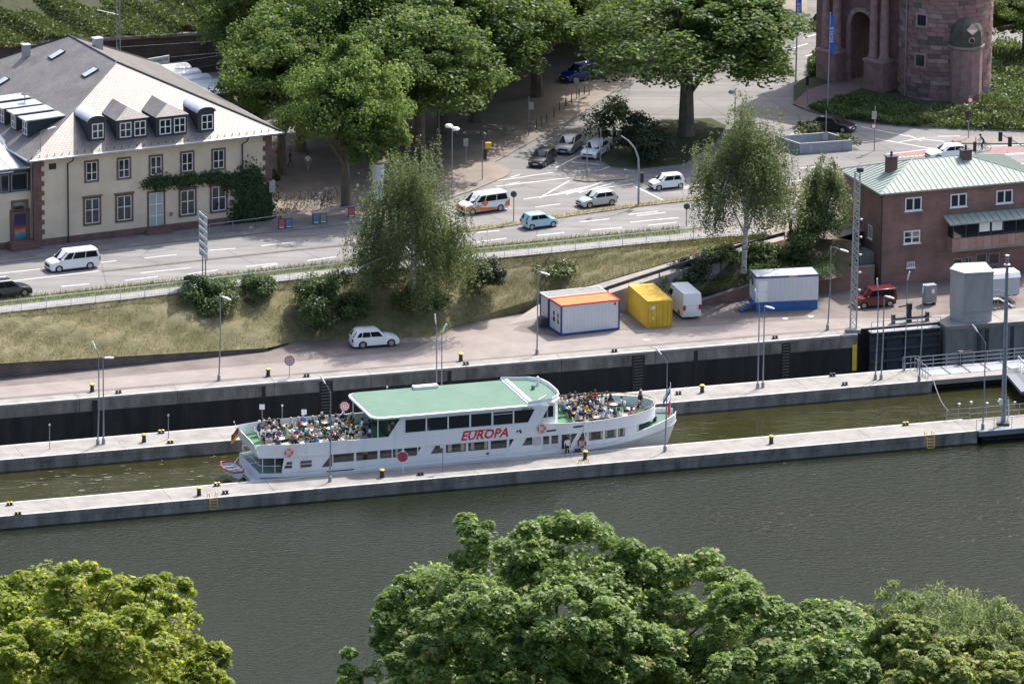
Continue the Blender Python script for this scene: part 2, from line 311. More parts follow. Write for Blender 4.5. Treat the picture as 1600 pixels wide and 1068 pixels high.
# dry grass median between the carriageways
M_MED = mat('dry_median', (.16,.13,.07), .95, col2=(.27,.225,.14), scale=1.5, bump=.6, bscale=8)
med = [(560,383),(640,371),(760,356),(810,348.5),(900,334),(1000,320),(1100,309),(1215,300),(1330,291)]
sheet('median_strip', [(x, y-2.5) for x, y in med] + [(x, y+3.2) for x, y in reversed(med)], ZR, M_MED, True, .1)
sheet('median_kerb', [(x, y-1) for x, y in [(160,424),(330,405),(460,391),(560,381)]] + [(x, y+1) for x, y in [(560,381),(460,391),(330,405),(160,424)]], ZR, mat('median_gutter', (.13,.108,.092), .9, var=.3, scale=2), True, .05)
# tree island, corner island, gate green
M_SOIL = mat('dark_soil_grass', (.022,.034,.011), .95, col2=(.055,.06,.026), scale=.9, bump=.7, bscale=6)  # dark soil and grass, mottled at random
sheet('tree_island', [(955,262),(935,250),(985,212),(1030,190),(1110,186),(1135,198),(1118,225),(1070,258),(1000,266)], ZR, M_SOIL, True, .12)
sheet('traffic_island', [(895,282),(905,277),(945,274),(985,277),(980,281),(920,285.5)], ZR, M_PLAZA, True, .12)
sheet('traffic_island', [(1487,221),(1497,217),(1540,216),(1620,217),(1760,219),(1760,226),(1610,225.5),(1500,225)], ZR, M_PLAZA, True, .12)
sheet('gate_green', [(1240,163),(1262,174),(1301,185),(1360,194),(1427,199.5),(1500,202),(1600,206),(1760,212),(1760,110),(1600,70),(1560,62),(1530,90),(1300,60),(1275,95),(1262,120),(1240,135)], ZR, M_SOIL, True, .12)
sheet('gate_path', [(1238,162),(1262,172),(1290,158),(1340,140),(1370,128),(1350,118),(1310,125),(1262,140)], ZR+.13, mat('gate_path_paving', (.15,.10,.10), .9, var=.2, scale=1))
sheet('cycle_lane', [(1393,238.5),(1450,234),(1482,236),(1455,241),(1395,246)], ZR+.012, mat('red_cycle_lane', (.25,.14,.135), .85, var=.2, scale=2))
sheet('cycle_lane', [(1545,231.5),(1610,230),(1610,238.5),(1560,241),(1545,238)], ZR+.012, MATS['red_cycle_lane'])
# markings: each stripe a piece of the road
def stripe(a, b, w=.14, mt=None):
    p, q = at(*a, ZR+.016), at(*b, ZR+.016); d = (q-p); d.z = 0; n_ = Vector((-d.y, d.x, 0)).normalized()*w/2
    m = MB(); m.face([p-n_, q-n_, q+n_, p+n_]); return m.build('painted_line', mt or M_MARK, bpy.data.objects['road'])
lines = [((0,427),(62,420)),((158,410),(182,407)),((226,403),(276,397.5)),((326,391),(368,388)),((408,384),(460,378)),((8,440),(155,423)),((220,426),(298,418)),((293,428),(340,421.5)),((385,416),(432,411)),((195,438),(247,431.5)),((96,447.5),(140,443)),((240,441),(300,434.5)),((480,407),(525,401)),((410,417),(434,412.5)),((572,397),(590,394.5)),
 ((610,367),(660,360)),((746,363),(780,360)),((745,378),(792,372)),((838,368),(882,363)),((906,346.5),(952,342)),((923,359.5),(972,355)),((985,347),(1060,340)),((1013,352),(1058,347)),((995,337),(1040,331.5)),((982,335),(1028,330)),((1140,336),(1190,331)),
 ((836,323.5),(876,318.5)),((722,333),(792,326)),((798,277),(812,273)),((795,288),(812,284)),((1068,292),(1100,288)),((1020,299),(1095,292)),((1215,285),(1260,281)),((1210,331),(1260,326)),
 ((818,311),(990,287)),((843,309),(890,282)),((858,305),(900,297)),((875,301),(925,290)),((885,304),(942,284)),((905,301),(960,285)),((990,290),(1037,313)),((936,266),(960,258)),((868,262),(906,243)),((893,253),(938,257)),
 ((775,291),(905,276)),((778,282),(870,268.5)),((1340,223),(1365,220)),((1345,198),(1420,213)),((1365,216),(1500,240)),((1405,222),(1445,215)),((1418,211),(1440,220)),((1440,217),(1475,221)),((1465,213),(1500,212.5)),((1385,241),(1460,232)),((1338,260),(1390,254)),((1540,229),(1600,226)),((1555,242),(1610,238)),((1235,210),(1290,196)),((1275,176),(1310,190)),((1255,60),(1280,52)),((1240,75),(1262,68)),((1258,88),(1280,82)),((1592,256),(1640,252)),((1250,263),(1300,258))]
for a, b in lines: stripe(a, b, .17)
for i in range(14): stripe((1385+i*6.5, 247.5-i*.55), (1388+i*6.5, 247.2-i*.55), .4)
for i in range(8): stripe((1556+i*8, 243-i*.6), (1560+i*8, 242.6-i*.6), .4)
# ramp up from the quay
rl = [(790,508,.0),(845,473,1.0),(909,450.5,1.96),(985,428.5,2.76),(1062,405.5,3.47),(1130,386.5,3.97),(1197,370,4.42),(1240,364,4.51)]
rr = [(868,508,.0),(895,484,1.0),(950,459,1.96),(1030,433,2.76),(1105,409,3.47),(1160,392,3.97),(1226,374,4.42),(1262,368,4.51)]
m = MB()
for i in range(len(rl)-1): m.face([at(*rl[i]), at(*rl[i+1]), at(*rr[i+1]), at(*rr[i])])
for i in range(len(rr)-1): a, b = at(*rr[i]), at(*rr[i+1]); m.face([a, b, Vector((b.x,b.y,-.3)), Vector((a.x,a.y,-.3))])
struct('ramp', m, mat('ramp_asphalt', (.25,.225,.205), .9, col2=(.35,.315,.285), scale=.5, bump=.15, bscale=15, det=7))
# planted bed between ramp and quay, its retaining wall
bt = rr[2:]; bb = [(975,476,.0),(1020,470,.0),(1085,462,.25),(1165,452,.9),(1290,437,1.6),(1318,432,1.7)]
m = MB()
for i in range(5): m.face([at(*bb[i]), at(*bb[i+1]), at(*bt[min(i+1,5)]), at(*bt[i])])
m.face([at(*bt[5]), at(*bb[5]), at(1345,380,4.45), at(1300,368,4.51)])
struct('planting_bed', m, mat('bed_soil', (.07,.065,.03), .95, col2=(.16,.13,.075), scale=1.2, bump=.8, bscale=7))
# far ground, hill and the hillside under the camera
m = MB(); m.face([Vector((-2500,419,ZR-.3)), Vector((2500,419,ZR-.3)), Vector((2500,3500,ZR-.3)), Vector((-2500,3500,ZR-.3))])
m.face([Vector((-2500,-40,ZR-.3)), Vector((-189,-40,ZR-.3)), Vector((-189,420,ZR-.3)), Vector((-2500,420,ZR-.3))]); m.face([Vector((189,40,ZR-.3)), Vector((2500,40,ZR-.3)), Vector((2500,420,ZR-.3)), Vector((189,420,ZR-.3))])
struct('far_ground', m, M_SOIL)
M_WOOD = mat('wooded_hill', (.02,.035,.012), .95, col2=(.05,.075,.022), scale=.08, bump=1, bscale=.3, det=8)
def hill(name, prof, x0, x1, nx, amp, mt):
    m = MB(); vs = []
    for i in range(nx):
        for y, z in prof: vs.append((x0+(x1-x0)*i/(nx-1), y+amp*.5*math.sin(i*1.1+z), z+amp*(math.sin(i*.8+y*.01)+.5*math.sin(i*1.9)) if z > 12 else z))
    k = len(prof); m.add(vs, [(i*k+j, (i+1)*k+j, (i+1)*k+j+1, i*k+j+1) for i in range(nx-1) for j in range(k-1)]); return struct(name, m, mt, smooth=True)
hill('wooded_hill', [(205,ZR-.5),(240,14),(300,48),(420,125),(600,240),(800,350),(1100,430),(1400,250),(1410,0)], -1500, 1500, 40, 9, M_WOOD)
hill('near_hillside', [(-120,-3),(-135,2),(-255,36),(-330,70),(-400,87),(-500,118),(-560,150),(-640,181),(-670,182),(-760,200)], -500, 500, 24, 0.0, M_SOIL)

# flecks of foam where the boat has churned the canal
m = MB(); rf = random.Random(4)
for _ in range(70):
    px = rf.uniform(-20,360); py = 752-px*.09+rf.gauss(0,14); c = at(px, py, ZW+.012); s_, t_ = st(c)
    if not (T_IN+.4 < t_ < T_INEAR-.4): continue
    n = 7; L_ = rf.uniform(.1,.6); w = rf.uniform(.02,.05); m.face([c+E2*(L_*math.cos(2*PI*k/n)*rf.uniform(.6,1))+N2*(w*math.sin(2*PI*k/n)*rf.uniform(.5,1.3)) for k in range(n)])
tag(m.build('water_foam', mat('foam', (.30,.31,.28), .8)), 'thin white foam flecks on the canal behind the stern', 'foam', None, 'stuff')
# ------------------------------------------------------------------ plants
def leafmat(name, cols, trans=.35, rough=.5, spec=.35):
    m = bpy.data.materials.new(name); m.use_nodes = True; nt = m.node_tree; N = nt.nodes; L = nt.links; b = N['Principled BSDF']
    a = N.new('ShaderNodeAttribute'); a.attribute_name = 'tint'; cr = N.new('ShaderNodeValToRGB'); el = cr.color_ramp.elements
    while len(el) < len(cols): el.new(.5)
    for i, (p, c) in enumerate(cols): el[i].position = p; el[i].color = (*c, 1)
    L.new(a.outputs['Fac'], cr.inputs[0]); L.new(cr.outputs[0], b.inputs['Base Color']); b.inputs['Roughness'].default_value = rough; b.inputs['Specular IOR Level'].default_value = spec
    t = N.new('ShaderNodeBsdfTranslucent'); hs = N.new('ShaderNodeHueSaturation'); hs.inputs['Saturation'].default_value = 1.15; hs.inputs['Value'].default_value = 1.75; hs.inputs['Hue'].default_value = .485
    L.new(cr.outputs[0], hs.inputs['Color']); L.new(hs.outputs[0], t.inputs[0]); mx = N.new('ShaderNodeMixShader'); mx.inputs[0].default_value = trans
    L.new(b.outputs[0], mx.inputs[1]); L.new(t.outputs[0], mx.inputs[2]); L.new(mx.outputs[0], N['Material Output'].inputs[0]); return m
LM_PLANE = leafmat('plane_leaf', [(0,(.050,.090,.024)),(.55,(.085,.135,.036)),(1,(.135,.18,.058))], .5, .5, .28)
LM_PLANE2 = leafmat('light_plane_leaf', [(0,(.075,.125,.034)),(.55,(.12,.18,.052)),(1,(.18,.235,.08))], .52, .5, .28)
LM_BIRCH = leafmat('birch_leaf', [(0,(.075,.105,.045)),(.6,(.115,.15,.062)),(1,(.17,.205,.09))], .42)
LM_SHRUB = leafmat('shrub_leaf', [(0,(.042,.072,.024)),(.6,(.078,.120,.038)),(1,(.13,.175,.06))], .36)
LM_YEW = leafmat('yew_leaf', [(0,(.022,.038,.017)),(1,(.05,.07,.03))], .15)
LM_MAPLE = leafmat('maple_leaf', [(0,(.10,.165,.042)),(.55,(.165,.245,.070)),(.95,(.26,.33,.12)),(1,(.28,.20,.09))], .55, .45, .32)
LM_LIME = leafmat('yellow_green_leaf', [(0,(.15,.215,.034)),(.5,(.24,.30,.05)),(.93,(.34,.37,.085)),(1,(.33,.25,.07))], .55, .5, .3)
LM_GOLD = leafmat('golden_leaf', [(0,(.10,.16,.04)),(.5,(.19,.245,.065)),(1,(.34,.33,.12))], .55, .5, .3)
LM_WILLOW = leafmat('willow_leaf', [(0,(.11,.16,.06)),(.6,(.17,.225,.09)),(1,(.24,.28,.13))], .45)
LM_BANK = leafmat('bramble_leaf', [(0,(.040,.065,.018)),(.6,(.085,.115,.035)),(1,(.15,.17,.06))], .25)
LM_IVY = leafmat('ivy_leaf', [(0,(.014,.034,.010)),(.6,(.030,.062,.016)),(1,(.055,.09,.025))], .15)
LM_GRASS = leafmat('grass_blade', [(0,(.05,.075,.018)),(.6,(.11,.125,.04)),(1,(.24,.215,.10))], .3)
M_BARK = mat('bark', (.07,.058,.045), .95, col2=(.16,.135,.11), scale=2.2, bump=.6, bscale=6, stretch=(1,1,.35))
M_BIRK = mat('birch_bark', (.07,.065,.06), .9, col2=(.5,.48,.45), scale=3, stretch=(.6,.6,2.2), thr=(.36,.52))
SHAPES = {'quad': [(-.5,0,0),(0,.33,.1),(.5,0,0),(0,-.33,.1)], 'thin': [(-.5,0,0),(0,.12,.03),(.5,0,0),(0,-.12,.03)],
 'blade': [(0,-.06,0),(0,.06,0),(1,0,0)],
 'maple': [(-.42,-.06,0),(-.34,.30,.05),(-.08,.22,.02),(.08,.50,.08),(.18,.20,.03),(.56,.02,-.05),(.18,-.20,.03),(.08,-.50,.08),(-.08,-.22,.02),(-.34,-.30,.05)]}
def leaf_mesh(name, C, Nn, S, tint, mt, shape='quad', updir=None, rng=RNG):
    C = np.asarray(C, float); Nn = np.asarray(Nn, float); Nn /= np.linalg.norm(Nn, axis=1, keepdims=True)+1e-9; n = len(C)
    if updir is None:
        t1 = rng.normal(size=(n, 3)); t1[:, 2] -= .35
    else: t1 = np.asarray(updir, float)
    t1 = t1 - Nn*np.sum(t1*Nn, axis=1, keepdims=True); t1 /= np.linalg.norm(t1, axis=1, keepdims=True)+1e-9; t2 = np.cross(Nn, t1)
    sh = np.array(SHAPES[shape]); k = len(sh); S = np.asarray(S, float).reshape(-1, 1, 1)
    V = C[:, None, :] + S*(sh[None, :, 0:1]*t1[:, None, :] + sh[None, :, 1:2]*t2[:, None, :] + sh[None, :, 2:3]*Nn[:, None, :])
    me = bpy.data.meshes.new(name); me.vertices.add(n*k); me.vertices.foreach_set('co', V.astype(np.float32).ravel())
    me.loops.add(n*k); me.loops.foreach_set('vertex_index', np.arange(n*k, dtype=np.int32)); me.polygons.add(n); me.polygons.foreach_set('loop_start', np.arange(n, dtype=np.int32)*k)
    a = me.attributes.new('tint', 'FLOAT', 'FACE'); a.data.foreach_set('value', np.clip(np.asarray(tint, np.float32), 0, 1)); me.materials.append(mt); me.update(calc_edges=True); return me
def sph(n, rng=RNG):
    d = rng.normal(size=(n, 3)); return d/np.linalg.norm(d, axis=1, keepdims=True)
def clump_crown(lobes, K, n, leaf, rc, rng=RNG, core=.5, flat=.72, up=.55, jit=.5, tvar=.18, inner=.45, shell=(.55, 1.08), qmin=-.75):
    """lobes: [(cx,cy,cz,rx,ry,rz,weight)]; leaves sit on the skins of many small clumps spread over the lobes"""
    w = np.array([l[6] for l in lobes], float); w /= w.sum(); Cs, Ns, Ss, Ts, tips = [], [], [], [], []
    for l, ww in zip(lobes, w):
        k = max(3, int(K*ww)); d = sph(k*3, rng); d = d[d[:, 2] > -.6][:k]; fr = inner+(1-inner)*rng.random(len(d))**.45
        cen = np.array(l[:3]) + d*np.array(l[3:6])*fr[:, None]*.88; R = np.mean(l[3:6])
        for c, dd in zip(cen, d):
            r = R*rng.uniform(*rc); m_ = int(n*ww/len(d)*(r/(R*(rc[0]+rc[1])/2))**2); q = sph(m_, rng); q = q[q[:, 2] > qmin]
            p = c + q*np.array([1, 1, flat])*r*rng.uniform(*shell, (len(q), 1))
            rel = (p-np.array(l[:3]))/np.array(l[3:6]); p_ok = np.linalg.norm(rel, axis=1) > core
            p = p[p_ok]; q = q[p_ok]; Cs.append(p); Ns.append(q*.6+np.array([0, 0, up])+rng.normal(size=q.shape)*jit)
            Ss.append(leaf*rng.uniform(.7, 1.3, len(p))); Ts.append(np.clip(rng.normal(.45+rng.normal()*tvar, .2, len(p)), 0, 1)); tips.append(c)
    return np.concatenate(Cs), np.concatenate(Ns), np.concatenate(Ss), np.concatenate(Ts), np.array(tips)
def trunk_mesh(name, h, r, tips, mt, nb=9, fork=.35, lean=(0, 0), rng=RNG):
    m = MB(); top = Vector((lean[0], lean[1], h)); pts = [Vector((0, 0, -.4)), Vector((0, 0, .25)), Vector((lean[0]*.3, lean[1]*.3, h*.35)), Vector((lean[0]*.7, lean[1]*.7, h*.7)), top]
    m.tube(pts, [r*1.5, r*1.12, r*.95, r*.75, r*.35], 9)
    idx = rng.permutation(len(tips))[:nb]
    for j in idx:
        e = Vector(tips[j]); f = rng.uniform(fork, .85); s = pts[1].lerp(top, f); mid = s.lerp(e, .5) + Vector((0, 0, (e-s).length*.1)) + Vector(rng.normal(size=3))*.3
        m.tube([s, mid, e], [r*.42, r*.25, r*.07], 6)
    return m.mesh(name, mt, True)
def tree(name, label, cat, base, meshes, scale=(1, 1, 1), rz=0, group=None):
    o = thing(name, label, cat, base, rz, group); o.scale = scale
    put(meshes[0], 'trunk', o); put(meshes[1], 'crown', o); return o
# broad plane trees: four crowns of unit size 8 m radius, 20 m tall, re-used turned and scaled
PLANES = []
for v in range(4):
    rng = np.random.default_rng(40+v)
    lob = [(0,0,11.2,7.4,7.4,7.2,1.0)] + [(rng.uniform(-3.8,3.8), rng.uniform(-3.8,3.8), rng.uniform(7.5,15.5), rng.uniform(3.4,4.8), rng.uniform(3.2,4.6), rng.uniform(2.6,3.8), .42) for _ in range(6)]
    C, Nn, S, T, tips = clump_crown(lob, 300, 62000, .33, (.13,.25), rng, core=.42, jit=.7)
    PLANES.append((trunk_mesh('plane_trunk', 11, .45, tips, M_BARK, 12, rng=rng), leaf_mesh('plane_crown', C, Nn, S, T, LM_PLANE, rng=rng)))
plane_spots = [  # foot px, height, radius, variant, label
 (540,322,17.6,6.3,0,'rounded plane tree with bare straight trunk in front of the parked bicycles'),
 (656,262,17.5,8.4,1,'plane tree crown just behind the birch and white advertising column'),
 (742,190,18,9,2,'plane tree with thick dark trunk on the shaded square beside the lane'),
 (470,236,18,7.6,3,'dark plane tree behind the eaves of the hipped house'),
 (405,176,19,6.6,1,'plane tree at the left end of the row, by the railway wall'),
 (838,150,18,9,0,'plane tree overhanging the sunlit pavement with thin posts'),
 (925,96,17,8.6,3,'plane tree behind the parked blue car'),
 (1072,213,17.5,11.6,2,'largest plane tree, broad crown on the green traffic island'),
 (440,272,16,6.2,2,'dark plane tree close to the right eaves of the cream house'),
 (590,212,19.5,8,0,'plane tree filling the gap above the advertising column'),
 (692,208,17.5,8.2,1,'plane tree between the column and the thick dark trunk'),
 (780,135,17.5,8.6,3,'plane tree at the near end of the sunlit pavement'),
 (600,130,21,8.5,2,'plane tree at the back above the rounded front tree'),
 (715,96,21,8.5,3,'plane tree at the back in the middle of the row'),
 (505,95,20,8.0,0,'plane tree at the back touching the top edge, left of the row'),
 (820,45,20,8.5,1,'plane tree at the back touching the top edge, above the pavement'),
 (985,40,20,9.0,0,'plane tree at the back touching the top edge, left of the flag poles'),
 (1012,66,16,8.4,1,'plane tree behind the left half of the largest crown'),
 (1120,52,15.5,8.2,3,'plane tree behind the right half of the largest crown'),
 (1196,18,15,7,0,'plane tree at the top edge left of the blue banners'),
 (880,62,16.5,8.4,2,'plane tree at the back above the parked blue car'),
 (1255,-62,14,6.0,3,'dark tree at the top edge between the blue banners'),
 (1588,-8,17,8.0,1,'dark tree at the top right corner beside the stone tower'),
 (1600,92,8.5,4.2,2,'small shaded tree right of the stone tower')]
for i, (px, py, h, r, v, lb) in enumerate(plane_spots):
    t_ = tree('plane_tree', lb, 'tree', at(px, py, ZR), PLANES[v], (r/6.6, r/6.6, h/19), i*1.7+.4, 'broad-leaved trees along the street')
    if i in (0, 11):
        c_ = [c for c in t_.children if c.name.startswith('crown')][0]; c_.material_slots[0].link = 'OBJECT'; c_.material_slots[0].material = LM_PLANE2
# birches: leaves on hanging strands
def birch(name, label, base, h, r, low, n, seed, group='birches on the embankment', lean=(0,0)):
    rng = np.random.default_rng(seed); K = int(n/26); d = sph(K, rng); d[:, 2] = np.abs(d[:, 2])*1.1-.15; fr = rng.random(K)**.5
    B_ = 64; bd = sph(B_, rng); bd[:, 2] = np.abs(bd[:, 2])*1.25-.25; pick = rng.integers(0, B_, K); d = bd[pick]*rng.uniform(.55, 1.0, (B_, 1))[pick]*1.12+rng.normal(size=(K, 3))*.13; fr = np.ones(K)*.3+.7*rng.random(K)**.4
    cz = low+(h-low)*.36; cen = np.stack([d[:, 0]*r*fr, d[:, 1]*r*fr, cz+d[:, 2]*(h-cz)*(.35+.65*fr)], 1); cen[:, 0] *= 1-.22*np.clip((cen[:, 2]-cz)/(h-cz), 0, 1); cen[:, 1] *= 1-.22*np.clip((cen[:, 2]-cz)/(h-cz), 0, 1)
    ln = rng.uniform(.8, 4.6, K)*(h/15); ln = np.minimum(ln, np.maximum(.4, cen[:, 2]-low)); q = rng.random((K, 26)); ang = rng.uniform(0, 2*PI, K)
    out = np.stack([cen[:, 0], cen[:, 1]], 1); out /= np.linalg.norm(out, axis=1, keepdims=True)+1e-6
    P = cen[:, None, :].repeat(26, 1); P[:, :, 2] -= q*ln[:, None]; P[:, :, :2] += out[:, None, :]*(np.sqrt(q)*.5)[:, :, None]; P += rng.normal(size=P.shape)*.13
    P = P.reshape(-1, 3); Nn = rng.normal(size=P.shape)+np.array([0, 0, .35]); T = np.clip(np.repeat(rng.normal(.45, .2, K), 26)+rng.normal(size=len(P))*.18, 0, 1)
    me = leaf_mesh('birch_crown', P, Nn, rng.uniform(.13, .26, len(P)), T, LM_BIRCH, 'quad', rng=rng)
    tm = trunk_mesh('birch_trunk', h*.85, r*.035+.06, cen, M_BIRK, 22, .2, lean, rng)
    return tree(name, label, 'tree', base, (tm, me), group=group)
birch('birch_tree', 'large weeping birch on the embankment in front of the road', at(646,478,2.0), 15.6, 5.9, .5, 66000, 3)
birch('birch_tree', 'tall birch with pale forked trunk beside the ramp', at(1162,420,2.8), 16.4, 5.0, 4.0, 46000, 4, lean=(.6,0))
birch('birch_tree', 'small birch left of the brownstone building', at(1288,372,4.4), 8.6, 2.7, 1.2, 16000, 5)
# shrubs
def shrub(label, base, rx, rz, n, leaf, mt, seed, name='shrub', group='shrubs on the embankment', K=26, shape='quad', oval=1):
    rng = np.random.default_rng(seed); lob = [(0,0,rz*.9,rx,rx*oval,rz,1.)] + [(rng.uniform(-.5,.5)*rx, rng.uniform(-.5,.5)*rx, rz*rng.uniform(.6,1.4), rx*.55, rx*.55, rz*.5, .4) for _ in range(3)]
    C, Nn, S, T, tips = clump_crown(lob, K, n, leaf, (.34,.58), rng, core=.3); tm = trunk_mesh('shrub_stems', rz, .07, tips, M_BARK, 8, .05, rng=rng)
    o = thing(name, label, 'shrub', base, 0, group); put(tm, 'stem', o); put(leaf_mesh('shrub_foliage', C, Nn, S, T, mt, shape, rng=rng), 'foliage', o); return o
shrub('broad shrub on the grass slope below the grey direction sign', at(324,506,1.2), 2.9, 2.5, 17000, .25, LM_SHRUB, 21)
shrub('small shrub on the grass slope right of the direction sign', at(398,492,1.7), 1.9, 2.2, 10000, .24, LM_SHRUB, 22)
shrub('widest shrub on the grass slope above the white car', at(520,508,.9), 3.7, 2.7, 24000, .26, LM_SHRUB, 23)
shrub('dark yew-like bush right of the weeping birch', at(752,452,2.6), 2.3, 1.8, 13000, .2, LM_YEW, 24)
shrub('low scrubby bush under the weeping birch', at(655,488,1.3), 2.6, 1.4, 8000, .25, LM_SHRUB, 25)
shrub('flat patch of tall weeds on the bare slope above the container', at(862,432,2.6), 2.5, .75, 3000, .26, LM_BANK, 26)
shrub('dark bush beside the ramp railing above the yellow container', at(1082,447,1.2), 1.9, 1.7, 9000, .22, LM_YEW, 27)
shrub('bright green bush beside the ramp left of the forked birch', at(1126,428,2.0), 1.8, 1.6, 9000, .22, LM_SHRUB, 28)
shrub('small bush at the foot of the forked birch', at(1190,414,2.6), 1.6, 1.2, 6000, .24, LM_SHRUB, 29)
shrub('tall elder bush against the stairs of the brownstone building', at(1268,398,3.4), 2.5, 2.6, 14000, .24, LM_SHRUB, 30)
shrub('low hedge between the ramp and the white site cabin', at(1232,425,1.9), 2.4, 1.3, 9000, .22, LM_SHRUB, 31)
shrub('low green bush behind the parked delivery van', at(1040,455,1.0), 1.9, 1.0, 3200, .22, LM_BANK, 32)
shrub('dense dark shrub under the largest plane tree', at(1000,250,ZR), 3.2, 2.6, 14000, .26, LM_YEW, 33, group='shrubs along the street')
shrub('small multi-stemmed tree with flat crown behind the parked cars', at(958,238,ZR), 2.6, 3.2, 4200, .28, LM_SHRUB, 34, name='small_tree', group='shrubs along the street')
shrub('leafy hedge behind the grey panel enclosure', at(1262,214,ZR), 1.5, .9, 2500, .2, LM_BANK, 35, group='shrubs along the street')
shrub('leafy hedge at the right end of the grey panel enclosure', at(1325,231,ZR), 1.2, .8, 2200, .2, LM_BANK, 36, group='shrubs along the street')
shrub('tall green weed at the house corner beside the square', at(431,290,ZR), .45, 1.0, 700, .2, LM_BANK, 37, group='shrubs along the street')
# ground cover nobody could count
def cover(name, label, cat, P, leaf, mt, hgt, shape='quad', up=.4, seed=1):
    rng = np.random.default_rng(seed); P = np.array(P); P[:, 2] += rng.random(len(P))**1.2*hgt
    me = leaf_mesh(name, P, rng.normal(size=P.shape)+np.array([0, -.15, up]), leaf*rng.uniform(.6, 1.4, len(P)), rng.normal(.5, .24, len(P)), mt, shape, rng=rng)
    return tag(put(me, name), label, cat, None, 'stuff')
def scat(poly, z, n, seed):
    rng = np.random.default_rng(seed); q = P2(poly, z); k = len(q); c = sum(q, Vector())/k; tri = []
    area = [abs(((q[i]-c).cross(q[(i+1) % k]-c)).z)/2 for i in range(k)]; pr = np.array(area)/sum(area); idx = rng.choice(k, n, p=pr); out = np.zeros((n, 3))
    for j, i in enumerate(idx):
        a, b = rng.random(2); 
        if a+b > 1: a, b = 1-a, 1-b
        out[j] = c + (q[i]-c)*a + (q[(i+1) % k]-c)*b
    return out
def humps(P, amp, sc, seed):
    P = P.copy(); P[:, 2] += amp*np.clip(np.sin(P[:, 0]*sc+seed)*np.sin(P[:, 1]*sc*1.3+seed*2)+.6*np.sin(P[:, 0]*sc*2.3)*np.cos(P[:, 1]*sc*1.9+seed), -.2, 2); return P
cover('ground_cover', 'shaded green ground cover round the foot of the stone tower', 'plants', humps(scat([(1262,168),(1301,184),(1400,196),(1430,198),(1440,165),(1400,158),(1340,150),(1295,160)], ZR+.1, 9000, 1), .35, .7, 1), .3, LM_SHRUB, .55, seed=2)
cover('ground_cover', 'sunlit shrubs along the kerb right of the stone tower', 'plants', humps(scat([(1430,198),(1500,201),(1610,205),(1700,210),(1700,180),(1600,176),(1530,170),(1460,172)], ZR+.1, 14000, 3), .5, .8, 2), .3, LM_BANK, .8, seed=4)
cover('ground_cover', 'dark undergrowth on the shaded bank right of the stone tower', 'plants', humps(scat([(1530,170),(1700,185),(1700,90),(1560,68),(1535,90)], ZR+.1, 11000, 5), .5, .6, 3), .34, LM_SHRUB, .9, seed=6)
cover('ground_cover', 'undergrowth between the street and the arch of the stone gate', 'plants', humps(scat([(1262,122),(1300,112),(1312,85),(1285,80),(1262,100)], ZR+.1, 3500, 7), .4, .8, 1), .3, LM_SHRUB, .8, seed=8)
cover('bed_plants', 'low plants on the bed between ramp and quay cabin', 'plants', np.concatenate([scat([(1000,462),(1060,432),(1110,412),(1165,396),(1180,440),(1085,458)], 1.6, 2800, 9), scat([(1165,440),(1180,398),(1235,385),(1310,390),(1300,430)], 2.9, 4500, 10)]), .22, LM_SHRUB, .5, seed=11)
# grass blades: verge, median, slope
def blades(name, label, P, h, seed, lean=.35, tm=.5):
    rng = np.random.default_rng(seed); n = len(P); u = rng.normal(size=(n, 3))*lean; u[:, 2] = 1; Nn = rng.normal(size=(n, 3)); Nn[:, 2] *= .2
    me = leaf_mesh(name, P, Nn, h*rng.uniform(.5, 1.5, n), rng.normal(tm, .25, n), LM_GRASS, 'blade', u, rng); return tag(put(me, name), label, 'grass', None, 'stuff')
vp = []; rng = np.random.default_rng(5)
for i in range(len(top)-3):
    (x0, y0), (x1, y1) = top[i], top[i+1]; k = int((x1-x0)*9)
    for _ in range(k):
        f = rng.random(); x = x0+(x1-x0)*f; y = y0+(y1-y0)*f-10.8-rng.random()*10; vp.append(at(x, y, ZR))
blades('verge_grass', 'tall uneven grass on the verge between footpath and road', np.array(vp), .36, 6, tm=.5)
vp = []
for i in range(len(med)-1):
    (x0, y0), (x1, y1) = med[i], med[i+1]
    for _ in range(int((x1-x0)*3.2)): f = rng.random(); vp.append(at(x0+(x1-x0)*f, y0+(y1-y0)*f+rng.uniform(-2,2), ZR+.1))
blades('median_grass', 'dry grass along the median of the road', np.array(vp), .28, 7, tm=.8)
vp = []
for _ in range(55000):
    i = rng.integers(0, 149); k = rng.integers(0, 14); a, b_ = rng.random(2); p = SL[i][k].lerp(SL[i+1][k], a).lerp(SL[i][k+1].lerp(SL[i+1][k+1], a), b_); vp.append(p)
blades('slope_grass', 'short dry grass covering the embankment', np.array(vp), .22, 8, .8, tm=.72)
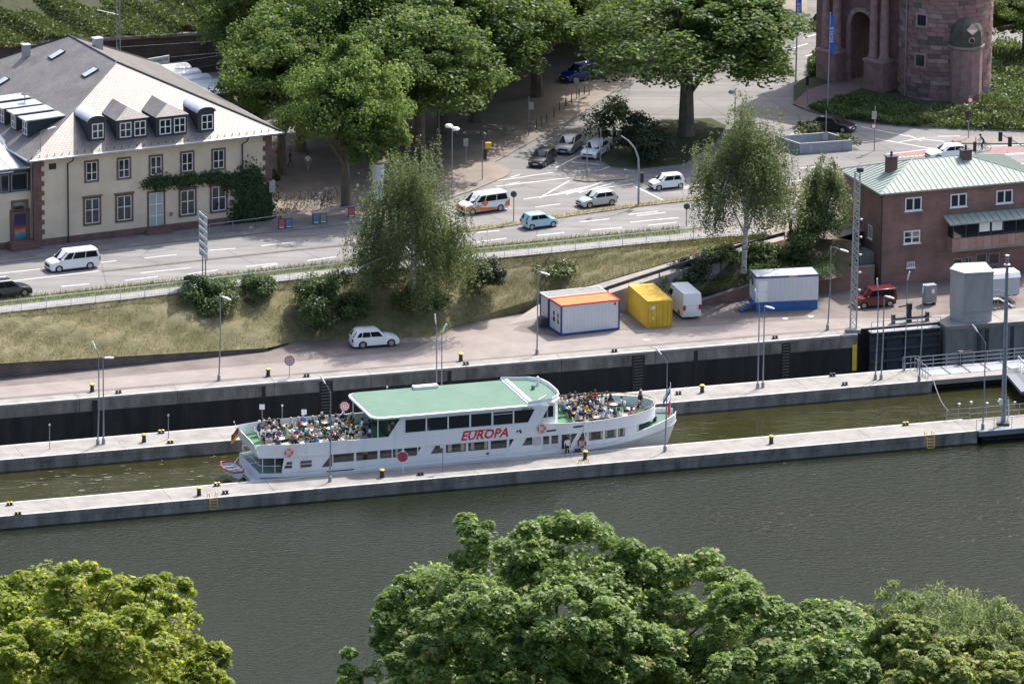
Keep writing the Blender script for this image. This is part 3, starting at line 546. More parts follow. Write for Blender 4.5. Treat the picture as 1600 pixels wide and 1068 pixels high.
# the six trees standing near, on the slope below the viewpoint
def aty(px, py, Y):
    d = FWD*FOC + RT*(px-800) + UPV*(534-py); return CAM + d*((Y-CAM.y)/d.y)
def near_tree(label, Y, lobes_px, K, n, leaf, mt, seed, shape='maple', rc=(.13,.24), foot_z=None, core=.35, trunk_r=.32, up=.95, jit=.45, nb=22, name='maple_tree', inner=.66, shell=(.6, 1.1), qmin=-.45):
    rng = np.random.default_rng(seed); c0 = aty(lobes_px[0][0], lobes_px[0][1], Y); gz = float(np.interp(-Y, [255,330,400,500], [36,70,87,118])); base = Vector((c0.x, Y, gz)); lob = []
    sc = FOC/((Vector((c0.x, Y, c0.z))-CAM).length)
    for (x, y, rx, rz, dy, w) in lobes_px:
        c = aty(x, y, Y+dy)-base; lob.append((c.x, c.y, c.z, rx/sc, (rx+rz)/2/sc, rz/sc, w))
    C, Nn, S, T, tips = clump_crown(lob, K, n, leaf, rc, rng, core=core, flat=.72, up=up, jit=jit, tvar=.14, inner=inner, shell=shell, qmin=qmin)
    tm = trunk_mesh('trunk', (c0.z-gz)*.95, trunk_r, tips, M_BARK, nb, .45, rng=rng)
    return tree(name, label, 'tree', base, (tm, leaf_mesh('crown', C, Nn, S, T, mt, shape, rng=rng)), group='trees in the foreground')
near_tree('yellow-green maple at the bottom left corner above the river', -398, [(110,1085,235,205,0,1),(140,930,75,62,-1,.16),(40,955,85,60,1,.16),(255,950,70,68,0,.16),(300,1050,75,62,-1,.14),(60,1030,85,65,-4.5,.28),(190,1015,90,70,-4.5,.3),(130,1075,85,55,-5,.25)], 430, 84000, .2, LM_LIME, 61)
near_tree('large dark green maple in the bottom middle', -400, [(830,1060,270,225,0,1),(775,860,85,68,0,.2),(900,880,110,80,1,.25),(990,930,70,92,0,.2),(660,970,90,80,0,.2),(590,1050,65,70,-1,.12),(1090,960,100,105,0,.26),(760,990,105,80,-5,.3),(880,985,105,85,-5.5,.32),(980,1030,95,75,-5,.28),(690,1055,90,70,-5,.26),(830,1065,110,65,-6.5,.3),(1080,1060,90,70,-3,.25)], 760, 165000, .2, LM_MAPLE, 62)
near_tree('dark green maple right of the largest foreground tree', -404, [(1260,1120,200,185,0,1),(1170,985,90,85,0,.25),(1310,1000,90,70,1,.2),(1180,1060,80,65,-4,.28),(1290,1060,90,65,-4.5,.3)], 400, 76000, .2, LM_MAPLE, 63)
near_tree('maple with golden-tinged leaves near the bottom right corner', -406, [(1480,1125,160,135,0,1),(1420,1020,85,60,0,.25),(1530,1040,85,50,-1,.2),(1450,1065,80,50,-3.5,.28),(1560,1075,70,45,-3,.22)], 320, 58000, .2, LM_GOLD, 64)
near_tree('loose grey-green willow behind the golden maple at the right', -370, [(1480,1010,140,105,0,1),(1400,960,55,55,0,.25),(1560,970,70,55,1,.25),(1610,1010,55,60,0,.2)], 260, 15000, .26, LM_WILLOW, 65, 'thin', (.12,.2), name='willow_tree', shell=(.3, 1.1), qmin=-.8, nb=60, trunk_r=.16, jit=.8, up=.4, inner=.2, core=0)
# ------------------------------------------------------------------ buildings
def ray(px, py): return (FWD*FOC + RT*(px-800) + UPV*(534-py))
def hit(px, py, o, n_):
    d = ray(px, py); return CAM + d*((Vector(o)-CAM).dot(Vector(n_))/d.dot(Vector(n_)))
class Frame:                                                # local building axes: x along the facade, y to the back
    def __init__(s, o, rz): s.o = Vector(o); s.rz = rz; s.M = Matrix.Translation(s.o) @ Matrix.Rotation(rz, 4, 'Z'); s.I = s.M.inverted()
    def front(s, px, py, y=0.0): return s.I @ hit(px, py, s.M @ Vector((0, y, 0)), s.M.to_3x3() @ Vector((0, 1, 0)))
    def side(s, px, py, x=0.0): return s.I @ hit(px, py, s.M @ Vector((x, 0, 0)), s.M.to_3x3() @ Vector((1, 0, 0)))
    def plane(s, px, py, p, n_): return s.I @ hit(px, py, s.M @ Vector(p), s.M.to_3x3() @ Vector(n_))
def ang(a, b): d = b-a; return math.atan2(d.y, d.x)
def window(parent, c, w, h, nx=2, nz=2, frame=M_WHITE, surround=None, sw=.16, rz=0, fw=.07, sill=None, glass=M_GLASS, name='window', split=.5, lintel=0, deep=.0):
    """c = centre on the wall plane; outward is -y before the turn rz"""
    M = Matrix.Translation(Vector(c)) @ Matrix.Rotation(rz, 4, 'Z'); m = MB(); y0 = -.03
    def bar(x0, x1, z0, z1, ya, yb, k=0): m.box((x0, ya, z0), (x1, yb, z1), k)
    if surround:
        a, b = w/2, h/2
        for q in ((-a-sw, -a, -b-sw, b+sw), (a, a+sw, -b-sw, b+sw), (-a, a, b, b+sw), (-a, a, -b-sw, -b)): bar(*q, -.09, .02, 1)
        if lintel: bar(-a-sw-.12, a+sw+.12, b+sw, b+sw+lintel, -.16, .02, 1)
    for q in ((-w/2, -w/2+fw, -h/2, h/2), (w/2-fw, w/2, -h/2, h/2), (-w/2+fw, w/2-fw, h/2-fw, h/2), (-w/2+fw, w/2-fw, -h/2, -h/2+fw)): bar(*q, -.05, .01)
    xs = [-w/2+fw] + [-w/2 + w*i/nx for i in range(1, nx)] + [w/2-fw]; zs = [-h/2+fw] + ([-h/2+h*split] if nz == 2 else [-h/2+h*i/nz for i in range(1, nz)]) + [h/2-fw]
    for x in xs[1:-1]: bar(x-fw*.6, x+fw*.6, -h/2+fw, h/2-fw, -.055, .01)
    for z in zs[1:-1]: bar(-w/2+fw, w/2-fw, z-fw*.45, z+fw*.45, -.045, .01)
    if sill: bar(-w/2-.1, w/2+.1, -h/2-.08, -h/2, -.15, .0, 1 if surround else 0)
    o = m.build(name, [frame, surround or frame], parent); o.matrix_local = M
    for i in range(len(xs)-1):
        for k in range(len(zs)-1):
            p = MB(); p.box((xs[i], y0+.012, zs[k]), (xs[i+1], y0+.03, zs[k+1])); p.build('pane', glass, o)
    return o
M_SAND = mat('red_sandstone', (.105,.060,.052), .85, col2=(.19,.11,.095), scale=1.3, bump=.3, bscale=8, det=7)
M_PLAST = mat('cream_plaster', (.52,.43,.32), .9, col2=(.69,.585,.455), scale=.35, bump=.15, bscale=8, det=9)
M_SLATE = brickmat('roof_slates', (.145,.13,.125), (.185,.168,.16), (.055,.05,.05), .42, .24, .42, .022, .5, True, .3, .5)
nodes(M_SLATE)[2].inputs['Specular IOR Level'].default_value = .6
M_DSL = mat('dormer_slate_cheek', (.03,.034,.045), .5, var=.25, scale=3)
M_ZINC = mat('zinc_sheet', (.42,.45,.49), .42, .55, var=.12, scale=.7)
# --- hipped station house
h0, h1 = at(54,386.5,ZR), at(424,342.5,ZR); HA = ang(h0, h1); HW = (h1-h0).length; HH = 9.0; HD = 30.0; HR = 6.3; HB = 9.0
house = thing('station_house', 'cream plastered two-storey house with grey hipped slate roof and dormers', 'building', h0, HA); HF = Frame(h0, HA)
m = MB(); m.box((0,0,-.3), (HW,HD,HH+.2)); m.build('wall', M_PLAST, house)
m = MB(); m.box((-.06,-.08,-.3), (HW+.06,HD,.75)); m.build('plinth', M_SAND, house)
for x, w in ((-.06,.85), (HW-.62,.68)):
    for k in range(17):
        m = MB(); ww = w+(.28 if k % 2 else 0)*(1 if x < 1 else 0); xs = x-(.28 if (k % 2 and x > 1) else 0)
        m.box((xs,-.07,.76+k*.485), (xs+ww if x < 1 else x+w,.3,.76+k*.485+.47)); m.build('corner_stone', M_SAND, house)
ov = .95; A0 = [(-ov,-ov), (HW+ov,-ov), (HW+ov,HD+ov), (-ov,HD+ov)]; R0, R1 = Vector((HW/2,HB,HH+HR)), Vector((HW/2,HD-HB,HH+HR)); EC = [Vector((x,y,HH)) for x, y in A0]
m = MB(); m.face([EC[0],EC[1],R0]); m.face([EC[1],EC[2],R1,R0]); m.face([EC[2],EC[3],R1]); m.face([EC[3],EC[0],R0,R1]); m.face([EC[3]-Vector((0,0,.12)),EC[2]-Vector((0,0,.12)),EC[1]-Vector((0,0,.12)),EC[0]-Vector((0,0,.12))])
roof = m.build('roof', M_SLATE, house, uv=True)
for a, b in ((EC[0],R0),(EC[1],R0),(R0,R1),(R1,EC[2]),(R1,EC[3])):
    m = MB(); m.tube([a+Vector((0,0,.03)), b+Vector((0,0,.03))], .09, 6); m.build('ridge_cap', M_DSL, roof)
for a, b in ((EC[0],EC[1]),(EC[3],EC[0]),(EC[1],EC[2])):
    m = MB(); m.tube([a+Vector((0,0,-.06)), b+Vector((0,0,-.06))], .1, 8); m.build('gutter', M_ZINC, house)
nF = (R0-EC[0]).cross(EC[1]-EC[0]).normalized()
for i in range(34):                                           # snow hooks along the eaves
    p = EC[0].lerp(EC[1], (i+.7)/34.6) + (R0-(EC[0]+EC[1])/2).normalized()*.35
    m = MB(); m.box((p.x-.02,p.y-.03,p.z), (p.x+.02,p.y+.03,p.z+.2)); m.build('snow_hook', M_DSL, roof)
for px, py in ((143,267.4),(193.5,263),(243.5,258.8),(292.4,253),(341.3,248.7)):
    c = HF.front(px, py); window(house, (c.x,0,c.z), 1.15, 1.85, 2, 2, M_WHITE, M_SAND, .18, split=.42)
for px, py in ((143.8,329.5),(194,324.6),(293,316),(341.6,310)):
    c = HF.front(px, py); window(house, (c.x,0,c.z), 1.5, 2.45, 2, 2, M_WHITE, M_SAND, .2, split=.55, lintel=.12, sill=True)
c = HF.front(82,260); m = MB(); m.box((c.x-.38,-.03,c.z-.3), (c.x+.38,.05,c.z+.3)); m.build('vent', M_BLACK, house)
c = HF.front(244,329.5)
M_DOORG = mat('pale_green_glass', (.33,.38,.37), .3, var=.1)
window(house, (c.x,0,2.35), 1.5, 3.5, 2, 3, M_WHITE, M_SAND, .2, glass=M_DOORG, name='door')
for k in range(3):
    m = MB(); m.box((c.x-1.15-k*.12,-.5-k*.3,-.3), (c.x+1.15+k*.12,-.1,.5-k*.17)); m.build('step', M_SAND, house)
for px, a in ((105,.3), (378,.3)):
    c = HF.front(px, 262); m = MB(); m.tube([(c.x+a,-.9,HH-.15),(c.x+a,-.75,HH-.5),(c.x,-.14,HH-.95),(c.x,-.14,.05)], .075, 7); m.build('downpipe', M_DSL, house)
c = HF.front(267,334); m = MB(); m.ring((c.x,-.08,c.z), .16, .04, (0,1,0), 10, 5); m.build('wall_bell', M_SAND, house)
c = HF.front(423,290); m = MB(); m.box((c.x-.3,-.35,c.z-.6), (c.x+.35,-.05,c.z+.55)); m.build('wall_box', M_STEEL, house)
# dormers on the front slope
def dormer_front(px, py, w, double, arch):
    p = HF.plane(px, py, EC[0], nF); sl = HR/(HB+ov); y0 = p.y; zb = p.z; hh = 2.05; yb = y0+(hh+.1)/sl; ztop = zb+hh
    d = MB(); d.add([(p.x-w/2,y0,zb-.1),(p.x+w/2,y0,zb-.1),(p.x+w/2,y0,ztop),(p.x-w/2,y0,ztop),(p.x-w/2,yb,ztop),(p.x+w/2,yb,ztop)], [(0,1,2,3),(0,3,4),(1,5,2),(3,2,5,4)])
    o = d.build('dormer', M_DSL, roof)
    r = MB(); e = .14; ye = y0-.22
    if arch:
        n = 9; f0 = [Vector((p.x-(w/2+e)*math.cos(PI*i/n), ye, ztop-.05+.55*math.sin(PI*i/n))) for i in range(n+1)]
        f1 = [Vector((q.x, yb+(q.z-ztop)/sl+.1, q.z)) for q in f0]
        r.loft([f0,f1], 0, False, False); o2 = r.build('dormer_roof', M_ZINC, roof, smooth=True)
        f = MB(); f.face([Vector((q.x*.98+p.x*.02, y0-.01, q.z-.04)) for q in f0]); f.build('dormer_front', M_DSL, roof)
    else:
        ap = Vector((p.x, y0+1.05, ztop+.95)); bk = Vector((p.x, yb+.95/sl, ztop+.95)); a = Vector((p.x-w/2-e, ye, ztop)); b = Vector((p.x+w/2+e, ye, ztop)); a2 = Vector((a.x, yb, ztop)); b2 = Vector((b.x, yb, ztop))
        r.face([a,b,ap]); r.face([a2,a,ap,bk]); r.face([b,b2,bk,ap]); r.build('dormer_roof', M_SLATE, roof, uv=True)
    for k in ((-.25,.25) if double else (0,)): window(house, (p.x+k*w*.93+(.12 if not double else .1), y0, zb+.98), 1.22, 1.5, 2, 2, M_WHITE, None, fw=.09)
dormer_front(151,220,1.75,False,True); dormer_front(206,217,3.3,True,False); dormer_front(268,212,3.3,True,False); dormer_front(322,206,1.75,False,True)
# dormers and skylights on the left slope
nL = (EC[0]-EC[3]).cross(R0-EC[0]).normalized(); sl2 = HR/(HW/2+ov)
for px, py in ((40,213),(22,203),(4,194),(-14,184)):
    p = HF.plane(px, py, EC[0], nL); x0 = p.x; y0, y1 = p.y-.7, p.y+.9; zb = p.z-.05; hh = 1.75; xb = x0+hh/sl2*.92
    m = MB(); m.add([(x0,y0,zb),(x0,y1,zb),(x0,y1,zb+hh),(x0,y0,zb+hh),(xb,y0,zb+hh),(xb,y1,zb+hh)], [(0,3,2,1),(0,4,3),(1,2,5),(2,3,4,5)]); m.build('dormer', M_DSL, roof)
    m = MB(); m.extr([(x0-.35,y0-.2,zb+hh-.02),(xb+.4,y0-.2,zb+hh+.1),(xb+.4,y0-.2,zb+hh+.2),(x0-.35,y0-.2,zb+hh+.1)], (0,(y1-y0)+.4,0)); m.build('dormer_roof', M_ZINC, roof)
    window(house, (x0,(y0+y1)/2,zb+.88), 1.05, 1.35, 2, 2, M_WHITE, None, rz=-PI/2, fw=.09)
for px, py in ((89,86),(141,114),(2,129)):
    p = HF.plane(px, py, EC[0], nL); u = Vector((0,1,0)); v = (R0-EC[0]-u*(R0-EC[0]).dot(u)).normalized(); m = MB()
    q = [p+nL*.05-u*.55-v*.85, p+nL*.05+u*.55-v*.85, p+nL*.05+u*.55+v*.85, p+nL*.05-u*.55+v*.85]; m.extr(q, nL*.1); o = m.build('skylight', M_DSL, roof)
    m = MB(); m.face([p+nL*.155+(k-p-nL*.05)*.86 for k in q]); m.build('pane', mat('skylight_glass', (.35,.4,.42), .12, spec=.9), o)
for px, py, w in ((41,88,.7),(154,79,.85)):
    p = HF.plane(px, py, EC[0], nL) if px < 100 else Vector((HW/2+2.2, HD-11, HH+HR-1.2)); m = MB(); m.box((p.x-w/2,p.y-w/2,p.z-1.2), (p.x+w/2,p.y+w/2,p.z+1.1)); m.box((p.x-w/2-.07,p.y-w/2-.07,p.z+1.1), (p.x+w/2+.07,p.y+w/2+.07,p.z+1.25)); m.build('chimney', M_ZINC, roof)
p = HF.plane(39,170, EC[0], nL); m = MB(); m.tube([p, p+Vector((0,0,1.4))], .04, 6); m.lathe([(.02,-.12),(.42,-.02),(.45,.03),(.1,.08)], 14, p+Vector((0,-.1,1.5))); m.build('satellite_dish', M_DSL, roof)
# ivy on the facade
rng = np.random.default_rng(77); ip = []
for px, py, rx, ry, n in ((250,284,22,9,900),(290,281,24,8,900),(330,277,22,8,900),(358,283,14,12,700),(388,285,20,24,1800),(395,322,28,28,3600),(388,342,22,16,1600),(410,330,12,24,1200)):
    c = HF.front(px, py); q = rng.normal(size=(n, 2))*.5; 
    for a, b in q: ip.append(HF.M @ Vector((c.x+a*rx/14.3, -.1-rng.random()*.28*(1.6-abs(a)), max(.15, c.z+b*ry/14.8))))
ip = np.array(ip); nn = rng.normal(size=ip.shape)*.5+np.array(HF.M.to_3x3() @ Vector((0,-1,.45)))
ivy = thing('ivy', 'dark green ivy climbing the right end of the cream house', 'ivy', h0); me = leaf_mesh('ivy_leaves', ip-np.array(h0), nn, rng.uniform(.2,.36,len(ip)), rng.normal(.45,.22,len(ip)), LM_IVY); tag(put(me, 'leaves', ivy), kind='stuff')
m = MB()
for _ in range(9): a = HF.M @ Vector((HF.front(400,340).x+rng.uniform(-1,1), -.06, 0)); b = HF.M @ Vector((HF.front(395,300).x+rng.uniform(-1.5,1), -.08, 4+rng.random()*2)); m.tube([a-h0, (a+b)/2-h0+Vector((rng.uniform(-.3,.3),0,0)), b-h0], [.04,.03,.015], 5)
m.build('stem', M_BARK, ivy)
# --- lower wing at the left edge
wing = thing('house_wing', 'low cream wing with window band, zinc roof and red framed door', 'building', h0, HA)
m = MB(); m.box((-14,.6,-.3), (-.07,14,5.6)); m.build('wall', M_PLAST, wing); m = MB(); m.box((-14,.52,-.3), (-.08,.8,.7)); m.build('plinth', M_SAND, wing)
m = MB(); m.box((-14,.75,5.6), (-.08,14,8.0)); m.build('attic_wall', M_DSL, wing)
m = MB(); m.extr([(-14.3,.1,8.0),(-14.3,9,9.6),(-14.3,9,9.75),(-14.3,.1,8.15)], (14.0,0,0)); o = m.build('roof', M_ZINC, wing)
for k in range(9):
    m = MB(); x = -.9-k*1.5; m.extr([(x,.12,8.16),(x,8.9,9.76),(x,8.9,9.82),(x,.12,8.22)], (.05,0,0)); m.build('seam', M_ZINC, o)
m = MB(); m.box((-14.2,.25,7.72), (-2.0,.8,7.82)); m.build('canopy', M_WHITE, wing)
for k in range(5): window(wing, (-1.2-k*1.95,.75,6.55), 1.7, 1.75, 1 if k != 1 else 2, 1, M_GSTEEL, None, fw=.07)
m = MB(); m.box((-14,.5,5.5), (-.09,.78,5.62)); m.build('ledge', M_ZINC, wing)
c = HF.front(31,347,.6); M_POST = mat('colourful_poster_print', (.02,.02,.09), .5)
N, L, b = nodes(M_POST); tc = N.new('ShaderNodeTexCoord'); sx = N.new('ShaderNodeSeparateXYZ'); cr = N.new('ShaderNodeValToRGB'); nz = N.new('ShaderNodeTexNoise'); ad = N.new('ShaderNodeMath'); ad.operation = 'MULTIPLY_ADD'; ad.inputs[1].default_value = .35
nz.inputs['Scale'].default_value = 1.5; L.new(tc.outputs['Generated'], sx.inputs[0]); L.new(tc.outputs['Object'], nz.inputs[0]); L.new(nz.outputs['Fac'], ad.inputs[0]); L.new(sx.outputs['Z'], ad.inputs[2]); L.new(ad.outputs[0], cr.inputs[0])
for i, (p_, c_) in enumerate([(0,(.03,.05,.3)),(.35,(.02,.25,.3)),(.5,(.5,.25,.03)),(.6,(.45,.05,.06)),(.72,(.02,.02,.1)),(1,(.015,.015,.06))]):
    el = cr.color_ramp.elements; e_ = el[i] if i < 2 else el.new(p_); e_.position = p_; e_.color = (*c_, 1)
L.new(cr.outputs[0], b.inputs['Base Color'])
window(wing, (c.x,.6,2.15), 1.3, 2.6, 1, 1, M_SAND, M_SAND, .4, glass=M_POST, name='door'); window(wing, (c.x,.6,4.2), 1.5, .85, 1, 2, M_SAND, M_SAND, .15)
for k in range(4):
    m = MB(); m.box((c.x-1.3-k*.05,-.2-k*.33,-.3), (c.x+1.3+k*.1,.6,.75-k*.2)); m.build('step', M_SAND, wing)
# platform roofs behind the house
plat = thing('platform_canopy', 'row of five white barrel roofs behind the slate roof', 'building', Vector((at(357,150,ZR+4).x, at(357,150,ZR+4).y, ZR)), HA)
for k in range(5):
    p0 = Vector((0, k*2.62, 3.7)); r = 1.28
    a = [p0+Vector((0, -r*math.cos(PI*i/8), 1.0+.5*math.sin(PI*i/8))) for i in range(9)]; b = [q+Vector((-11,0,0)) for q in a]
    m = MB(); m.loft([a,b], 0, False, False); m.face(a); m.build('barrel_roof', mat('white_sheet_roof', (.5,.53,.57), .4, .1, var=.06), plat, smooth=True)
m = MB(); m.box((-11,-1.25,-.2), (-.05,11.7,4.66)); m.build('wall', M_DSL, plat)
m = MB(); m.extr([(1.2,-3.2,2.0),(1.2,1.5,3.2),(-1.5,1.5,3.2),(-1.5,-3.2,2.0)], (0,0,.15)); m.build('entrance_roof', M_SLATE, plat, uv=True)
def text_mesh(txt, size, bold=.0):
    cu = bpy.data.curves.new('lettering', 'FONT'); cu.body = txt; cu.size = size; cu.align_x = 'CENTER'; cu.align_y = 'CENTER'; cu.offset = bold; cu.extrude = .004; cu.resolution_u = 2
    o = bpy.data.objects.new('lettering_tmp', cu); COL.objects.link(o); dg = bpy.context.evaluated_depsgraph_get(); me = bpy.data.meshes.new_from_object(o.evaluated_get(dg)); bpy.data.objects.remove(o); me.materials.clear(); return me
def letter(txt, size, mt, parent, M, name='lettering', bold=0, width=None, shear=0):
    me = text_mesh(txt, size, bold); me.materials.append(mt)
    if shear:
        for v in me.vertices: v.co.x += shear*v.co.y
    if width:
        xs = [v.co.x for v in me.vertices]; k = width/(max(xs)-min(xs))
        for v in me.vertices: v.co.x *= k
    o = put(me, name, parent); o.matrix_local = M; return o
RX90 = Matrix.Rotation(PI/2, 4, 'X')
sp = at(243,95,ZR+4.6); ss = thing('station_sign', 'long white sign lettered HEIDELBERG-KARLSTOR above the platform roofs', 'sign', (sp.x, sp.y, ZR), rad(38))
m = MB(); m.box((-1.75,-.05,4.15), (1.75,.05,4.95)); m.build('board', M_WHITE, ss)
letter('HEIDELBERG-KARLSTOR', .42, M_BLACK, ss, Matrix.Translation((0,-.06,4.55)) @ RX90, width=3.2)
m = MB(); [m.tube([(x,0,0),(x,0,4.2)], .05, 6) for x in (-1.4,1.4)]; m.build('post', M_DSTEEL, ss)
# --- railway retaining walls, catenary
M_RWALL = brickmat('railway_wall_stone', (.055,.042,.038), (.085,.062,.055), (.03,.025,.022), .9, .4, .9, .02, .5, True, .4, .3)
wa = at(372,118,ZR)
def rail_wall(name, label, off, z0, z1, thick, x0=-190, x1=14):
    d = Vector((math.cos(rad(16)), math.sin(rad(16)), 0)); n_ = Vector((-d.y, d.x, 0)); m = MB()
    a = [wa+d*x0+n_*off, wa+d*x1+n_*off, wa+d*x1+n_*(off+thick), wa+d*x0+n_*(off+thick)]; m.prism([(p.x,p.y) for p in a], z0, z1)
    r = thing(name, label, 'wall'); m.build('wall_face', M_RWALL, r, uv=True)
    m = MB(); b = [wa+d*x0+n_*(off-.1), wa+d*x1+n_*(off-.1), wa+d*x1+n_*(off+.6), wa+d*x0+n_*(off+.6)]; m.prism([(p.x,p.y) for p in b], z1, z1+.25); m.build('coping', M_KERB, r); return d, n_
d_, n_ = rail_wall('railway_wall', 'dark stone retaining wall behind the railway, below the brambles', 2, 3, ZR+4.2, 2)
rail_wall('upper_terrace_wall', 'grey stone terrace wall above the brambles at the top left', 17, 7, ZR+9.3, 1.5, x1=40)
m = MB(); q = [wa+d_*-190+n_*4, wa+d_*30+n_*4, wa+d_*40+n_*17.2, wa+d_*-190+n_*17.2]; zz = [ZR+4.0,ZR+4.0,ZR+7.0,ZR+7.0]; m.face([Vector((p.x,p.y,z)) for p, z in zip(q, zz)]); struct('terrace', m, M_SOIL)
m = MB(); q = [wa+d_*-190+n_*18, wa+d_*60+n_*18, wa+d_*60+n_*60, wa+d_*-190+n_*60]; zz = [ZR+9.2,ZR+9.2,ZR+24,ZR+24]; m.face([Vector((p.x,p.y,z)) for p, z in zip(q, zz)]); struct('hill_slope', m, M_SOIL)
rng = np.random.default_rng(12)
def bank(label, n, x0, x1, o0, o1, z0, z1, amp, seed, over=0):
    rng = np.random.default_rng(seed); a = rng.uniform(x0, x1, n); b = rng.random(n); P = np.array([wa + d_*x + n_*(o0+(o1-o0)*y) for x, y in zip(a, b)]); P[:, 2] = z0+(z1-z0)*b
    P[:, 2] += amp*np.clip(np.sin(a*.9+b*5)+.7*np.sin(a*.37+2)+.5*np.sin(a*2.1+b*9), -.6, 2)*.6
    return cover('brambles', label, 'brambles', P, .46, LM_BANK, 1.3, seed=seed)
bank('brambles covering the terrace above the railway wall', 50000, -75, 12, 1.2, 14.0, ZR+3.9, ZR+5.2, .7, 13)
bank('scrub on the hill above the terrace wall', 60000, -80, 60, 19.4, 52, ZR+9.4, ZR+21.6, .9, 14)
for i, (px, py, lb) in enumerate(((186,150,'lattice railway mast behind the ridge of the slate roof'),(358,118,'thin railway mast left of the plane trees'))):
    r = thing('railway_mast', lb, 'mast', at(px, py, ZR), 0, 'railway masts'); hgt = 11 if i == 0 else 5.8; m = MB()
    for x in (-.22,.22): m.tube([(x,0,0),(x*.7,0,hgt)], .05, 5)
    for k in range(int(hgt*1.5)): z = k/1.5; s_ = .22 if k % 2 else -.22; m.tube([(s_,0,z),(-s_,0,z+.66)], .025, 4)
    m.build('frame', M_GSTEEL, r); m = MB(); m.tube([(0,0,hgt*.8),(-2.2,-.6,hgt*.86)], .04, 5); m.build('bracket', M_GSTEEL, r)
m = MB(); a, b = at(100,75,ZR+1), at(385,15,ZR+1)
wl = [((120,62),(372,47)),((120,78),(372,62)),((150,100),(372,80)),((235,104),(372,82)),((270,112),(372,96)),((182,0),(210,22))]
ws = thing('overhead_wires', 'thin overhead railway wires in front of the dark wall', 'wires')
for (x0,y0),(x1,y1) in wl: m = MB(); m.tube([at(x0,y0,ZR+5), at(x1,y1,ZR+5)], .02, 4); m.build('wire', M_GSTEEL, ws)
# --- lock keeper's building
M_CLAD = brickmat('brownstone_cladding', (.23,.132,.112), (.27,.155,.132), (.155,.094,.082), 1.3, .28, .85, .012, .35, True, .35, .45)
M_COPPER = mat('green_copper', (.265,.30,.27), .7, .0, var=.1, scale=.8)
b0 = at(1375,447,0); BA = rad(20.5); BW, BD, BH = 17.2, 9.6, 9.45
lock = thing('lock_house', 'three-storey brownstone lock building with pale green copper roof', 'building', b0, BA); BF = Frame(b0, BA)
m = MB(); m.box((0,0,-.3), (BW,BD,BH)); m.build('wall', M_CLAD, lock, uv=True)
ov = .35; C4 = [Vector(p) for p in ((-ov,-ov,BH),(BW+ov,-ov,BH),(BW+ov,BD+ov,BH),(-ov,BD+ov,BH))]; r0, r1 = Vector((5.2,BD/2,BH+1.75)), Vector((BW-6.2,BD/2,BH+1.75))
m = MB(); m.face([C4[0],C4[1],r1,r0]); m.face([C4[1],C4[2],r1]); m.face([C4[2],C4[3],r0,r1]); m.face([C4[3],C4[0],r0]); [m.face([p, q, q-Vector((0,0,.16)), p-Vector((0,0,.16))]) for p, q in zip(C4, C4[1:]+C4[:1])]; m.face([p-Vector((0,0,.16)) for p in reversed(C4)])
lr = m.build('roof', M_COPPER, lock)
def seams(e0, e1, ra, rb, n, ov=False):
    up = ((ra+rb)/2-(e0+e1)/2); ax = (e1-e0).normalized(); up = (up-ax*up.dot(ax)); nrm = ax.cross(up).normalized(); nrm = nrm if nrm.z > 0 else -nrm; L_ = (e1-e0).length
    ta, tb = (ra-e0).dot(ax), (rb-e0).dot(ax)
    for i in range(1, n):
        t = L_*i/n; f = 1.0
        if t < ta: f = t/ta
        elif t > tb: f = (L_-t)/(L_-tb)
        p = e0+ax*t; q = p+up*f; m = MB(); m.extr([p-ax*.02, p+ax*.02, q+ax*.02, q-ax*.02], nrm*.06); m.build('seam', mat('copper_seam', (.20,.29,.25), .5, .1), lr)
seams(C4[0], C4[1], r0, r1, 32); seams(C4[3], C4[0], r0, r0, 17); seams(C4[1], C4[2], r1, r1, 17)
for a, b in ((C4[0],r0),(C4[3],r0),(r0,r1),(r1,C4[1]),(r1,C4[2])): m = MB(); m.tube([a+Vector((0,0,.02)), b+Vector((0,0,.02))], .05, 6); m.build('ridge_cap', MATS['copper_seam'], lr)
for px, py in ((1412,258),(1512,238)):
    p = BF.plane(px, py+8, r0, (0,0,1)); m = MB(); p.y = min(max(p.y,BD*.45),BD*.8); m.box((p.x-.5,p.y-.4,BH+.6), (p.x+.5,p.y+.4,BH+2.35)); o = m.build('chimney', M_SAND, lr); m = MB(); m.box((p.x-.58,p.y-.48,BH+2.35), (p.x+.58,p.y+.48,BH+2.47)); m.lathe([(.12,0),(.12,.3),(.18,.32),(.02,.5)], 8, (p.x,p.y,BH+2.47)); m.build('cap', M_DSL, o)
for px, py in ((1427,318.6),(1497.7,312.8),(1569.3,307)): c = BF.front(px, py); window(lock, (c.x,0,c.z), 1.75, 1.35, 2, 1, M_WHITE, None, fw=.12, sill=True)
c = BF.front(1424.6,370); window(lock, (c.x,0,c.z), 1.75, 1.3, 2, 2, M_WHITE, None, fw=.12, sill=True, split=.5); c = BF.front(1423,413.4); window(lock, (c.x,0,c.z), .85, .6, 4, 1, M_WHITE, None, fw=.07, sill=True)
for px, py, w, h in ((1321,339,1.1,1.5),(1360,362,.95,1.35),(1357.5,408,1.1,1.7)): c = BF.side(px, py); window(lock, (0,c.y,c.z), w, h, 2, 1, M_WHITE if py < 400 else M_DSL, None, fw=.1, sill=True, rz=-PI/2)
m = MB(); m.tube([(.0,-.08,BH-.1),(.0,-.08,.0)], .06, 6); m.build('downpipe', M_DSL, lock)
c = BF.side(1358,436); m = MB(); m.box((-1.6,c.y-1.2,1.9), (-.02,c.y+1.2,3.0)); m.build('ledge_box', M_CONC, lock)
